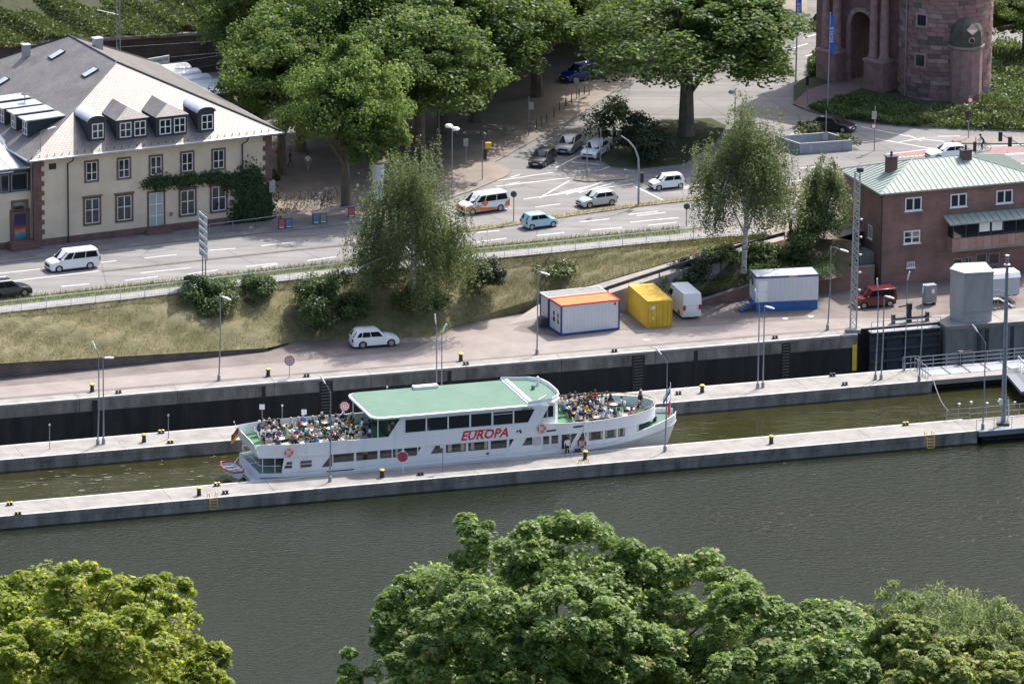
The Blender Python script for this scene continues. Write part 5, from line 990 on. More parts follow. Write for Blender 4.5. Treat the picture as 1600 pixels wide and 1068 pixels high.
# dinghy at the stern
dg = thing('dinghy', 'small white dinghy with red rim hanging at the stern of the boat', 'dinghy', cf(0,TB+HBM,0)+E2*(U0-1.5)+N2*.2, AC+rad(4))
secs = []
for i in range(9):
    t = i/8; w = .82*math.sin(PI*(.12+.76*t))**.6; y = -1.75+3.5*t; secs.append([(-w*1.0,y,-.02+.14*abs(t-.5)),(-w*.72,y,-.5),(0,y,-.62),(w*.72,y,-.5),(w,y,-.02+.14*abs(t-.5))])
m = MB(); m.loft(secs, 0, False, False); m.face(secs[0]); m.face(secs[-1]); m.build('hull', M_BW, dg, smooth=True)
m = MB(); m.tube([s_[0] for s_ in secs]+[s_[4] for s_ in reversed(secs)]+[secs[0][0]], .09, 6); m.build('rim', mat('red_rubber', (.42,.06,.06), .6), dg)
for y in (-.9,0,.9): m = MB(); m.box((-.7,y-.12,-.2), (.7,y+.12,-.15)); m.build('thwart', M_WHITE, dg)
m = MB(); m.box((-.55,-1.4,-.44), (.55,1.4,-.4)); m.build('floor', mat('dinghy_floor', (.2,.3,.22), .7), dg)
for y in (-1.0,1.0): m = MB(); m.tube([(.4,y,-.2),(.9,y,.5),(2.2,y*1.2,.6)], .05, 6); m.build('davit', M_BW, dg)
# ------------------------------------------------------------------ people
import bmesh
def skin_person(J, bones, root):
    bm_ = bmesh.new(); lay = bm_.verts.layers.skin.verify(); V = {}
    for k, (p, r) in J.items(): v = bm_.verts.new(p); v[lay].radius = (r, r); v[lay].use_root = (k == root); V[k] = v
    for a, b in bones: bm_.edges.new((V[a], V[b]))
    me = bpy.data.meshes.new('person_skel'); bm_.to_mesh(me); bm_.free(); o = bpy.data.objects.new('person_tmp', me); COL.objects.link(o)
    o.modifiers.new('skin', 'SKIN').use_smooth_shade = True; s_ = o.modifiers.new('sub', 'SUBSURF'); s_.levels = 1; s_.render_levels = 1
    out = bpy.data.meshes.new_from_object(o.evaluated_get(bpy.context.evaluated_depsgraph_get())); bpy.data.objects.remove(o)
    part = {'head':0,'crown':0,'neck':0,'handl':0,'handr':0,'elbl':0,'elbr':0,'pelvis':2,'kneel':2,'kneer':2,'hipl':2,'hipr':2,'anklel':2,'ankler':2,'toel':3,'toer':3}
    names = list(J); P = np.array([J[k][0] for k in names])
    for _ in range(4): out.materials.append(M_BLACK)
    for f in out.polygons:
        c = np.array(f.center); d = np.linalg.norm(P-c, axis=1); i = int(d.argmin()); k = names[i]; mi = part.get(k, 1)
        if k == 'neck' and c[2] < J['neck'][0][2]+.02: mi = 1
        if k in ('elbl','elbr') and d[i] > 0 and np.linalg.norm(c-np.array(J['shl' if k == 'elbl' else 'shr'][0])) < np.linalg.norm(np.array(J[k][0])-np.array(J['shl' if k == 'elbl' else 'shr'][0])): mi = 1
        f.material_index = mi; f.use_smooth = True
    return out
BON = [('pelvis','waist'),('waist','chest'),('chest','neck'),('neck','head'),('head','crown'),('chest','shl'),('chest','shr'),('shl','elbl'),('shr','elbr'),('elbl','handl'),('elbr','handr'),('handl','fingl'),('handr','fingr'),('pelvis','hipl'),('pelvis','hipr'),('hipl','kneel'),('hipr','kneer'),('kneel','anklel'),('kneer','ankler'),('anklel','toel'),('ankler','toer')]
def pose(kind):
    # facing +x, seat/feet reference at z=0 (feet on the ground)
    sit = kind.startswith('sit'); zp = .52 if sit else .93; lx = {'sit':.02,'sit_lean':.16,'sit_back':-.1,'sit_up':0}.get(kind, 0.03)
    J = {'pelvis':((0,0,zp),.135),'waist':((lx*.4,0,zp+.2),.125),'chest':((lx*.8,0,zp+.42),.145),'neck':((lx,0,zp+.56),.058),'head':((lx+.03,0,zp+.68),.098),'crown':((lx+.02,0,zp+.80),.085)}
    for s_, n in ((1,'l'),(-1,'r')):
        J['sh'+n] = ((lx*.8,.19*s_,zp+.47),.066)
        if kind == 'sit_up': J['elb'+n] = ((.12,.36*s_,zp+.62),.045); J['hand'+n] = ((-.02,.16*s_,zp+.76),.035); J['fing'+n] = ((-.05,.07*s_,zp+.78),.026)
        elif sit: J['elb'+n] = ((lx+.1,.25*s_,zp+.2),.048); J['hand'+n] = ((lx+.38,.14*s_,zp+.27),.036); J['fing'+n] = ((lx+.48,.11*s_,zp+.26),.026)
        elif kind == 'cycle': J['elb'+n] = ((.38,.24*s_,zp+.26),.046); J['hand'+n] = ((.6,.22*s_,zp+.12),.036); J['fing'+n] = ((.66,.2*s_,zp+.1),.026)
        else: J['elb'+n] = ((lx-.05*s_,.27*s_,zp+.2),.046); J['hand'+n] = ((lx+.1-.1*s_,.28*s_,zp-.05),.036); J['fing'+n] = ((lx+.13-.1*s_,.27*s_,zp-.15),.026)
        J['hip'+n] = ((.03,.1*s_,zp-.04),.092)
        if sit: J['knee'+n] = ((.44,.13*s_,zp-.02),.068); J['ankle'+n] = ((.42,.13*s_,.09),.045); J['toe'+n] = ((.58,.14*s_,.05),.042)
        elif kind == 'walk': J['knee'+n] = ((.1*s_+.06,.1*s_,.5),.066); J['ankle'+n] = ((.22*s_-.03,.1*s_,.1+(.04 if s_ < 0 else 0)),.044); J['toe'+n] = ((.22*s_+.12,.11*s_,.05),.042)
        elif kind == 'cycle': J['knee'+n] = ((.3,.1*s_,.62+.12*s_),.066); J['ankle'+n] = ((.12,.1*s_,.28+.17*s_),.044); J['toe'+n] = ((.28,.1*s_,.24+.17*s_),.042)
        else: J['knee'+n] = ((.03,.11*s_,.5),.066); J['ankle'+n] = ((0,.12*s_,.09),.045); J['toe'+n] = ((.16,.13*s_,.05),.042)
    if kind == 'cycle':
        for k in ('waist','chest','neck','head','crown','shl','shr'):
            p, r = J[k]; dz = p[2]-zp; J[k] = ((p[0]+dz*.55, p[1], zp+dz*.88), r)
    return J
PM = {k: (skin_person(pose(k), BON, 'pelvis'), pose(k)['head'][0]) for k in ('sit','sit_lean','sit_back','sit_up','stand','walk','cycle')}
hm = MB(); hm.lathe([(.112,-.05),(.122,.02),(.112,.08),(.075,.125),(.02,.145)], 12); HAIR = {}
hl_ = MB(); hl_.lathe([(.10,-.2),(.125,-.08),(.124,.02),(.112,.08),(.075,.125),(.02,.145)], 12)
CLOTH = {'white':(.7,.7,.7),'navy':(.02,.03,.09),'black':(.018,.018,.02),'blue':(.06,.16,.42),'red':(.5,.04,.04),'pink':(.55,.12,.25),'grey':(.25,.25,.27),'beige':(.45,.36,.26),'green':(.06,.16,.07),'yellow':(.6,.42,.08),'light blue':(.3,.45,.6),'brown':(.14,.08,.05),'orange':(.6,.2,.05),'purple':(.16,.06,.2)}
HAIRC = {'dark':(.02,.015,.012),'brown':(.09,.05,.03),'blond':(.38,.26,.12),'grey':(.4,.4,.4),'white':(.65,.65,.65)}
SKINM = [mat('skin_%d' % i, c, .55) for i, c in enumerate([(.52,.30,.21),(.42,.22,.14),(.58,.36,.27)])]; TRM = [mat('trousers_%d' % i, c, .85) for i, c in enumerate([(.02,.025,.05),(.06,.08,.14),(.3,.26,.2),(.02,.02,.02),(.2,.2,.2)])]
def person(label, kind, loc, rz, cloth, hair, group=None, long=False, seed=0, hat=None):
    o = thing('person', label, 'person', loc, rz, group); o.scale = (1.08,1.08,1.08); me, hd = PM[kind]; b = put(me, 'body', o)
    ms = [SKINM[seed % 3], mat('cloth_'+cloth, CLOTH[cloth], .85), TRM[(seed*7) % 5], M_BLACK]
    for i in range(4): b.material_slots[i].link = 'OBJECT'; b.material_slots[i].material = ms[i]
    k = (hair, long, hat)
    if k not in HAIR: HAIR[k] = (hl_ if long else hm).mesh('hair', mat('hair_'+hair, HAIRC[hair], .7), True)
    put(HAIR[k], 'hair', o, (hd[0]-.025, 0, hd[2]+.035)); return o
# tables and chairs
M_TW = mat('white_table', (.74,.74,.72), .4); tm_ = MB(); tm_.lathe([(.38,.70),(.4,.715),(.4,.735),(.38,.745)], 20); tmesh = tm_.mesh('table_top', M_TW, True)
tl = MB(); tl.lathe([(.24,0),(.24,.03),(.04,.06),(.035,.7)], 10); tlm = tl.mesh('pedestal', M_DSTEEL)
def chair_mesh(c):
    m = MB(); m.box((-.21,-.21,.43), (.21,.21,.46)); m.extr([(-.21,-.21,.46),(-.23,-.21,.46),(-.29,-.21,.88),(-.27,-.21,.88)], (0,.42,0))
    for x in (-.19,.19):
        for y in (-.19,.19): m.tube([(x,y,0),(x*.95,y*.95,.44)], .016, 4)
    return m.mesh('chair', c)
CH = [chair_mesh(mat('brown_chair', (.16,.09,.045), .6)), chair_mesh(mat('white_chair', (.6,.6,.58), .5)), chair_mesh(mat('green_chair', (.04,.14,.07), .6))]
CHN = ['brown','white','green']; BM4 = Matrix.Translation(boat.location) @ Matrix.Rotation(AC, 4, 'Z'); ZD = 1.945
rng = np.random.default_rng(99); cnames = list(CLOTH); wts = np.array([.26,.16,.24,.06,.03,.025,.12,.06,.03,.015,.04,.03,.01,.01]); wts /= wts.sum(); hn = list(HAIRC)
ORD = ['first','second','third','fourth','fifth','sixth','seventh']
def deck(xs, ys, where, end, fill, rows, big=False):
    n = 0
    for i, x in enumerate(xs):
        for j, y in enumerate(ys):
            if abs(y) > hbu(x)-.75: continue
            xo = x; x = xu(x)
            spot = f'{ORD[i]} table from {end}, {rows[j]} row'
            t = thing('table', f'white table on {where} deck, {spot}', 'table', BM4 @ Vector((x,y,ZD)), 0, 'tables on the boat decks'); put(tmesh, 'table_top', t); put(tlm, 'pedestal', t)
            for k, (dx, dy) in enumerate(((-.64,0),(.64,0),(0,-.66),(0,.66))):
                px_, py_ = x+dx+rng.uniform(-.06,.06), y+dy+rng.uniform(-.08,.08)
                if abs(py_) > hbu(xo+dx*1.2)-.4 or (k > 1 and rng.random() < .35): continue
                face = math.atan2(-dy,-dx); sd = ['stern side','bow side','near side','far side'][k]; ci = int(rng.integers(0,3))
                tag(put(CH[ci], 'chair', None, BM4 @ Vector((px_,py_,ZD)), AC+face), f'{CHN[ci]} chair, {where} deck, {sd}, {spot}', 'chair', 'chairs on the boat decks')
                if rng.random() < fill:
                    c = str(rng.choice(cnames, p=wts)); h = str(rng.choice(hn, p=[.35,.25,.13,.15,.12])); kd = str(rng.choice(['sit','sit_lean','sit_back'])); lg = bool(rng.random() < .4)
                    if where == 'stern' and i == 2 and j == 0 and k == 2: kd = 'sit_up'; c = 'grey'
                    person(f'{where} deck passenger in {c}, {h} hair, {sd}, {spot}', kd, BM4 @ Vector((px_,py_,ZD)), AC+face+rng.uniform(-.25,.25), c, h, 'passengers on the boat', lg, n); n += 1
deck([.7,2.5,4.3,6.1,7.9,9.7], [-2.8,-.95,.9,2.75], 'stern', 'flag', .95, ['near','second','third','far'])
deck([30.7,32.3,33.9,35.5,37.1], [-2.7,-.95,.8,2.5], 'bow', 'roof', .95, ['near','second','third','far'])
for lb, x, y, c, h, f, k in (('standing passenger in white top under the aft edge of the green roof',10.4,-.6,'white','dark',0,'stand'),('standing passenger in blue top at the aft edge of the green roof',10.9,-1.3,'navy','brown',2.5,'stand'),('standing passenger in beige top below the roof corner',12.4,-2.6,'beige','dark',3,'stand'),('passenger in black standing at the tip of the bow deck',38.7,.2,'black','dark',.2,'stand'),('passenger in navy leaning on the bow rail beside another',39.0,.75,'navy','grey',.1,'stand'),('passenger in red standing in the middle of the bow deck',34.0,1.9,'red','dark',1.0,'stand'),('passenger in brown standing on the bow deck beside the one in red',33.3,1.4,'brown','dark',4,'stand'),('passenger in white shirt standing near the bow middle',34.2,.2,'white','brown',2,'stand'),('white haired passenger standing at the front of the wheelhouse',29.9,2.6,'grey','white',1,'stand')):
    person(lb, k, BM4 @ Vector((xu(x),y,ZD)), AC+f, c, h, 'passengers on the boat', seed=int(x*10))
person('crew member in white shirt standing in the boat doorway', 'stand', BM4 @ Vector((U(885,.8),-hb(27)+.12-.35,.0-.35)), AC-1.6, 'white', 'dark', seed=4)
m = MB(); q = (U(893,0.2), -hb(27)-.35, 0)
# ------------------------------------------------------------------ vehicles
M_RIM = mat('alloy_rim', (.45,.46,.47), .3, .8); M_CGL = mat('car_glass', (.012,.015,.018), .08, spec=.1); M_HEAD = mat('headlight', (.75,.77,.8), .1, spec=.8); M_TAIL = mat('tail_light', (.35,.01,.01), .2); M_PLATE = mat('number_plate', (.75,.75,.73), .5)
M_PLAST_B = mat('black_trim', (.02,.02,.022), .6)
wt = MB(); wt.lathe([(.20,-.09),(.30,-.1),(.32,-.06),(.32,.06),(.30,.1),(.20,.09)], 22); wt.xform(Matrix.Rotation(PI/2,4,'X')); TYRE = wt.mesh('tyre', M_TYRE, True)
wr = MB(); wr.lathe([(.05,-.085),(.215,-.085),(.215,.085),(.05,.085)], 16)
for k in range(5): wr.box((.04,-.04,-.1), (.2,.04,.1), 0, Matrix.Rotation(2*PI*k/5,4,'Z'))
wr.xform(Matrix.Rotation(PI/2,4,'X')); RIM = wr.mesh('rim', M_RIM)
wh = MB(); wh.lathe([(.05,-.05),(.22,-.05),(.22,.05),(.05,.05)], 16); wh.xform(Matrix.Rotation(PI/2,4,'X')); HUB = wh.mesh('hub', M_PLAST_B)
SPEC = {  # L, W, H, wheelbase, front overhang, belt z, hood z at nose, cowl (from front), roof start, roof end, tail base, wheel r
 'suv':   (4.70,1.88,1.68,2.79,.90,1.02,.86,1.25,2.05,4.15,4.62,.36),
 'mpv':   (4.55,1.83,1.64,2.73,.88,1.00,.84,1.00,1.95,4.10,4.50,.33),
 'hatch': (4.05,1.74,1.50,2.51,.82,.94,.78,1.05,1.85,3.55,4.00,.31),
 'golf':  (4.28,1.80,1.48,2.63,.85,.93,.78,1.15,2.0,3.75,4.22,.32),
 'mini':  (3.55,1.64,1.50,2.38,.62,.93,.80,.78,1.50,3.18,3.50,.29),
 'sedan': (4.65,1.82,1.46,2.75,.88,.94,.78,1.30,2.15,3.65,4.35,.33),
 'van':   (5.20,1.93,1.92,3.20,.90,1.12,.98,.95,1.90,4.95,5.16,.34),
 'cargo': (5.90,2.00,2.62,3.66,1.0,1.40,1.20,.85,1.75,5.84,5.88,.35),
 'kangoo':(4.30,1.80,1.84,2.70,.85,1.08,.92,.95,1.70,4.20,4.28,.32)}
def car(label, kind, pf, pr, z, colname, col, side='left', cat='car', twotone=None, group='cars on the street and quay', metal=.0, name='car', cargo_blind=True, loc=None, head=None):
    L_, Wd, H_, wb, fo, belt, hood, cowl, rs, re, tb, wr_ = SPEC[kind]
    if loc is None:
        a, b = at(*pf, z), at(*pr, z); d = (a-b); d.z = 0; d.normalize(); lat = Vector((-d.y, d.x, 0)) if side == 'left' else Vector((d.y, -d.x, 0))
        mid = (a+b)/2 - lat*(Wd/2-.08); xc = (L_/2-fo)-wb/2; loc = mid - d*xc; loc.z = z; rz = math.atan2(d.y, d.x)
    else: rz = head
    o = thing(name, label, cat, loc, rz, group); paint = mat('paint_'+colname, col, .28, metal, coat=.6, spec=.5); paint2 = twotone or paint
    X = lambda f: L_/2-f; zb_ = .19; xf, xr = X(fo), X(fo+wb); ra = wr_+.06
    def arch(xc): return [(xc+ra*math.cos(t), max(zb_, wr_+ra*math.sin(t))) for t in np.linspace(-.35, PI+.35, 11)]
    top = [(X(0),.38),(X(-.0)+.0,hood*.62),(X(.06),hood*.86),(X(.22),hood),(X(cowl*.7),hood+(belt-hood)*.75),(X(cowl),belt),(X(re),belt+.03),(X(tb),belt+.0),(X(L_-.01),belt*.8),(X(L_),.42),(X(L_-.05),zb_+.04)]
    bot = [(p, q) for p, q in reversed(arch(xr))]; bot2 = [(p, q) for p, q in reversed(arch(xf))]
    poly = top + bot + bot2 + [(X(.06),zb_+.02)]
    m = MB(); secs = []
    def shape(y):
        f = abs(y)/(Wd/2); out = []
        for x, z_ in poly:
            e = (abs(x)/(L_/2))**6; xx = x*(1-.035*f*f*(1 if abs(x) > L_*.42 else 0)); dz = -.035*f**4 if z_ > .6 else 0
            yy = y*(1-.07*e*(f > .5)); yy *= (1-.03*max(0,(z_-.65))/.4); out.append((xx, yy, z_+dz))
        return out
    for y in (-Wd/2, -Wd/2*.82, 0, Wd/2*.82, Wd/2): secs.append(shape(y))
    m.loft(secs); ob = m.build('body', [paint2], o, smooth=True, bevel=.025)
    # cabin
    wb0, wr0 = Wd/2*.955, Wd/2*(.80 if kind not in ('van','cargo','kangoo') else .87); zr = H_-.04
    B = [(X(cowl)-.02,belt-.03),(X(tb)-.0,belt-.03)]; T = [(X(rs),zr),(X(re),zr)]
    def cab(sy, k): return [Vector((B[0][0],sy*wb0,B[0][1])),Vector((B[1][0],sy*wb0,B[1][1])),Vector((T[1][0],sy*wr0,zr)),Vector((T[0][0],sy*wr0,zr))]
    Lq, Rq = cab(1,0), cab(-1,0); m = MB(); mid = [Vector((p.x+.02*(1 if i in (0,3) else -1), 0, p.z+(.04 if i in (2,3) else 0))) for i, p in enumerate(Lq)]
    m.loft([Rq, mid, Lq]); m.build('cabin', paint, o, smooth=True, bevel=.03)
    def pane(q, nm, a, b, c=.12, d_=.9, out=None, mt=M_CGL):
        # q: bottom-front, bottom-rear, top-rear, top-front corners of the face
        def P(u, v): return (q[0].lerp(q[1], u)).lerp(q[3].lerp(q[2], u), v)
        n_ = (q[1]-q[0]).cross(q[3]-q[0]).normalized(); n_ = n_ if n_.dot(out) > 0 else -n_; pts = [P(a[0],c),P(b[0],c),P(b[1],d_),P(a[1],d_)]
        mm = MB(); mm.extr([p+n_*.002 for p in pts], n_*.012); return mm.build(nm, mt, o)
    for sy, q in ((1,Lq),(-1,Rq)):
        out = Vector((0,sy,0)); Lb = B[0][0]-B[1][0]; sp = (re-rs)/L_
        if kind == 'cargo': pane(q, 'side_window', (.05,.06), (.27,.27), .1, .62, out)
        elif kind == 'van': pane(q, 'side_window', (.07,.06), (.27,.24), .12, .86, out); pane(q, 'side_window', (.30,.27), (.62,.60), .12, .86, out); pane(q, 'side_window', (.64,.62), (.95,.93), .12, .86, out)
        elif kind in ('mini','hatch'): pane(q, 'side_window', (.10,.08), (.50,.50), .14, .86, out); pane(q, 'side_window', (.53,.53), (.86,.82), .14, .86, out)
        else: pane(q, 'side_window', (.10,.08), (.45,.44), .14, .86, out); pane(q, 'side_window', (.475,.465), (.74,.74), .14, .86, out); pane(q, 'side_window', (.765,.765), (.92,.88), .18, .82, out)
    fq = [Rq[0],Lq[0],Lq[3],Rq[3]]; rq = [Rq[1],Lq[1],Lq[2],Rq[2]]
    pane(fq, 'windscreen', (.05,.06), (.95,.94), .06, .93, Vector((1,0,.3)))
    if kind != 'cargo': pane(rq, 'rear_window', (.09,.1), (.91,.9), .12 if kind in ('van','kangoo') else .16, .86, Vector((-1,0,.2)))
    else:
        for k in (.04,.52): pane(rq, 'rear_door', (k,k), (k+.44,k+.44), .03, .97, Vector((-1,0,.2)), paint)
    for xw in (xf, xr):
        for sy in (-1, 1):
            t = put(TYRE, 'wheel', o, (xw, sy*(Wd/2-.12), wr_)); s_ = wr_/.32; t.scale = (s_, 1.05, s_); put(RIM, 'rim', t, (0, sy*.012, 0)); put(HUB, 'hub', t)
    for sy in (-1, 1):
        m = MB(); yo = sy*Wd/2*.66; m.extr([(X(.035),yo-sy*.17,hood*.70),(X(.09),yo+sy*.17,hood*.72),(X(.16),yo+sy*.16,hood*.88),(X(.07),yo-sy*.15,hood*.86)], (.025,0,.012)); m.build('headlight', M_HEAD, o)
        m = MB(); zt = belt*.78 if kind not in ('van','cargo','kangoo','mpv') else belt*.85; hh = .26 if kind not in ('van','cargo','kangoo') else .5; m.box((X(L_+.012),sy*Wd/2*.78-.1,zt-hh/2), (X(L_-.14),sy*Wd/2*.78+.12*1,zt+hh/2)); m.build('tail_light', M_TAIL, o)
        m = MB(); m.cbox((X(cowl)-.28, sy*(Wd/2+.06), belt+.08), (.13,.2,.14)); m.build('mirror', paint, o, bevel=.03)
    m = MB(); m.box((X(-.012),-.26,.36), (X(.02),.26,.47)); m.build('number_plate', M_PLATE, o); m = MB(); m.box((X(L_+.012),-.26,belt*.55), (X(L_-.02),.26,belt*.55+.11)); m.build('number_plate', M_PLATE, o)
    m = MB(); m.box((X(-.006),-Wd*.28,.50), (X(.05),Wd*.28,hood*.80)); m.build('grille', M_PLAST_B, o); m = MB(); m.box((X(-.008),-Wd*.36,.2), (X(.05),Wd*.36,.33)); m.build('lower_grille', M_PLAST_B, o)
    for sy in (-1,1): m = MB(); m.box((xr+ra+.03,sy*Wd/2-.03,zb_-.02), (xf-ra-.03,sy*Wd/2+.012 if sy > 0 else sy*Wd/2+.03,zb_+.09)); m.build('sill', M_PLAST_B, o)
    for sy in (-1,1):
        for k in ((.33,.62) if kind != 'mini' else (.4,)): x = X(cowl+.15+(tb-cowl)*k*1.0); m = MB(); m.box((x,sy*Wd/2*.972-.012,belt-.17), (x+.17,sy*Wd/2*.972+.012,belt-.13)); m.build('door_handle', paint, o)
    if kind in ('suv','mpv'):
        for sy in (-1,1): m = MB(); m.tube([(X(rs)-.1,sy*wr0*.95,zr+.06),(X(re)+.1,sy*wr0*.95,zr+.06)], .025, 5); m.build('roof_rail', M_RIM, o)
    return o
WHITE = (.78,.79,.80)
car('white people carrier driving left past the cream house', 'van', (88.6,426), (144.3,419.5), ZR, 'white', WHITE, 'left', 'van')
car('dark grey car at the left picture edge on the near lane', 'suv', (40,462.6), (-6,468), ZR, 'dark_grey', (.035,.04,.05), 'right', metal=.4)
car('white family car parked on the quay below the wide shrub', 'suv', (612,541), (566,544.5), 0, 'white', WHITE, 'right')
M_ORG = mat('paint_orange', (.70,.16,.035), .3, coat=.5)
taxi = car('white van with orange lower body driving left on the road', 'van', (738.4,336), (781.5,329.7), ZR, 'white', WHITE, 'left', 'van', twotone=MATS['paint_white'])
def decal(parent, pts, mt, nm, off=.0): m = MB(); m.extr([(x,.965+off,z) for x, z in pts], (0,.008,0)); m.build(nm, mt, parent); m = MB(); m.extr([(x,-.965-off,z) for x, z in pts], (0,-.008,0)); m.build(nm, mt, parent)
decal(taxi, [(1.25,.32),(-1.15,.30),(-1.2,.52),(.2,.62),(1.4,.78)], M_ORG, 'orange_band'); decal(taxi, [(-2.0,.45),(-2.55,.5),(-2.55,1.1),(-2.1,.9)], M_ORG, 'orange_band')
decal(taxi, [(2.15,.45),(2.5,.5),(2.42,.92),(1.75,.95),(1.6,.75)], M_ORG, 'orange_band'); decal(taxi, [(-.1,1.05),(.3,1.45),(.7,1.05),(.3,.7)], M_ORG, 'orange_mark', .006)
letter('Vian', .3, M_BLACK, taxi, Matrix.Translation((1.0,.985,.85)) @ Matrix.Rotation(PI,4,'Z') @ RX90, 'side_lettering')
m = MB(); m.extr([(2.58,-.8,.35),(2.58,.8,.35),(2.56,.8,.85),(2.56,-.8,.85)], (.03,0,0)); m.build('orange_nose', M_ORG, taxi)
car('pale blue small hatchback driving right on the near carriageway', 'mini', (863.4,354.8), (831.8,359), ZR, 'pale_blue', (.36,.58,.66), 'right')
car('silver hatchback driving left beside the striped road triangle', 'hatch', (921,325.4), (956,320.8), ZR, 'silver', (.50,.52,.55), 'left', metal=.3)
car('small white city car driving left under the birch', 'mini', (1029.6,298), (1063,294.7), ZR, 'white', WHITE, 'left')
car('white car half hidden behind the tall birch', 'golf', (1218.5,313.5), (1180,317.5), ZR, 'white', WHITE, 'right')
car('black hatchback waiting first at the side street stop line', 'hatch', (850,262.5), (868,251), ZR, 'black', (.012,.013,.016), 'left')
car('grey people carrier waiting behind the black hatchback', 'mpv', (892.7,243), (910,229), ZR, 'grey', (.27,.28,.29), 'left', metal=.3)
car('white hatchback waiting beside the grey people carrier', 'golf', (932,250), (951,237.5), ZR, 'white', WHITE, 'left')
car('silver car behind the waiting white hatchback, half under the shrub', 'hatch', (958,231), (975,219), ZR, 'silver', (.5,.52,.55), 'left', metal=.3)
car('blue car parked in tree shade at the end of the pavement', 'suv', (896,130), (932,123.5), ZR, 'blue', (.02,.04,.26), 'left', metal=.2)
car('dark car on the far street left of the stone gate', 'golf', (1282,50), (1306,38), ZR, 'dark_grey', (.035,.04,.05), 'left', metal=.4)
car('black car standing behind the grey panel enclosure', 'sedan', (1316,208), (1280,203), ZR, 'black', (.012,.013,.016), 'right')
car('white car passing behind the green copper roof', 'sedan', (1462,252), (1508,248), ZR, 'white', WHITE, 'left')
car('red compact van parked against the brownstone building', 'kangoo', (1348.4,482.4), (1391.6,478.7), 0, 'red', (.11,.006,.010), 'left', 'van')
# delivery van seen from behind, beside the yellow container
yl, yr = at(1011.5,513.5), at(1050.3,510.6); YD = (yr-yl); YD.z = 0; YD.normalize(); YN = Vector((-YD.y,YD.x,0))
vb = (at(1067.5,499.5)+at(1095.7,498))/2; vd = YN*1.0; car('white delivery van seen from behind next to the yellow container', 'cargo', None, None, 0, 'white', WHITE, cat='van', loc=Vector((vb.x,vb.y,0))+vd*2.95, head=math.atan2(vd.y,vd.x))
# ------------------------------------------------------------------ containers and cabins
def obox(root, name, a, b, mt, bevel=0): m = MB(); m.box(a, b); return m.build(name, mt, root, bevel=bevel)
def corrug(root, name, x0, x1, z0, z1, y, pitch, depth, mt, axis='x', sgn=-1):
    m = MB(); n = int(abs(x1-x0)/pitch); pts = []
    for i in range(n):
        a = x0+(x1-x0)*i/n; w = (x1-x0)/n; pts += [(a,0),(a+w*.3,0),(a+w*.5,depth),(a+w*.8,depth)]
    pts.append((x1,0)); f = (lambda p, z: (p[0],y+sgn*p[1],z)) if axis == 'x' else (lambda p, z: (y+sgn*p[1],p[0],z))
    m.loft([[f(p,z0) for p in pts],[f(p,z1) for p in pts]], 0, False, False); return tag(m.build(name, mt, root), kind='stuff')
M_YC = mat('container_yellow', (.62,.40,.03), .5, var=.12, scale=.8); M_YD = mat('container_yellow_dark', (.52,.33,.025), .5, var=.15, scale=1)
yc = thing('shipping_container', 'yellow steel shipping container with double doors beside the delivery van', 'container', yl, math.atan2(YD.y,YD.x)); CW, CL, CHh = (yr-yl).length, 6.3, 2.72
obox(yc, 'box', (.06,.08,.15), (CW-.06,CL-.06,CHh-.03), M_YC)
for x in (0,CW-.12):
    for y in (0,CL-.12): obox(yc, 'corner_post', (x,y,0), (x+.12,y+.12,CHh), M_YD)
for z in (.0,CHh-.14):
    obox(yc, 'rail', (.12,0,z), (CW-.12,.1,z+.14), M_YD)
    for x in (0,CW-.08): obox(yc, 'rail', (x,.12,z), (x+.08,CL-.12,z+.14), M_YD)
corrug(yc, 'corrugated_side', .12, CL-.12, .14, CHh-.14, .06, .28, .04, M_YC, 'y', -1); corrug(yc, 'corrugated_side', .12, CL-.12, .14, CHh-.14, CW-.06, .28, .04, M_YC, 'y', 1)
m = MB(); [m.box((.1,.2+k*.3,CHh-.03), (CW-.1,.38+k*.3,CHh)) for k in range(19)]; tag(m.build('roof_sheet', M_YC, yc), kind='stuff')
for k in range(2):
    x = .14+k*(CW-.28)/2; d = obox(yc, 'door', (x,.03,.16), (x+(CW-.28)/2-.02,.08,CHh-.16), M_YC)
    for q in (.3,.8): m = MB(); m.tube([(x+q,.0,.12),(x+q,.0,CHh-.12)], .025, 6); m.build('lock_bar', M_YD, d); obox(d, 'handle', (x+q,-.03,1.05), (x+q+.3,0,1.1), M_YD)
obox(yc, 'placard', (.35,.015,1.85), (.75,.028,2.2), M_WHITE); obox(yc, 'placard', (.45,.015,.9), (.65,.028,1.15), M_WHITE)
M_CABW = mat('cabin_white', (.60,.61,.63), .5, var=.05, scale=.6); M_BLUE = mat('cabin_blue', (.015,.05,.20), .5); M_BLUE2 = mat('skirt_blue', (.03,.11,.32), .6, var=.15)
ol, orr = at(876.3,524.4), at(968.3,514.3); OD = (orr-ol); OL = OD.length; oc = thing('site_office', 'pair of white site cabins with blue frames, front roof orange', 'cabin', ol, math.atan2(OD.y,OD.x))
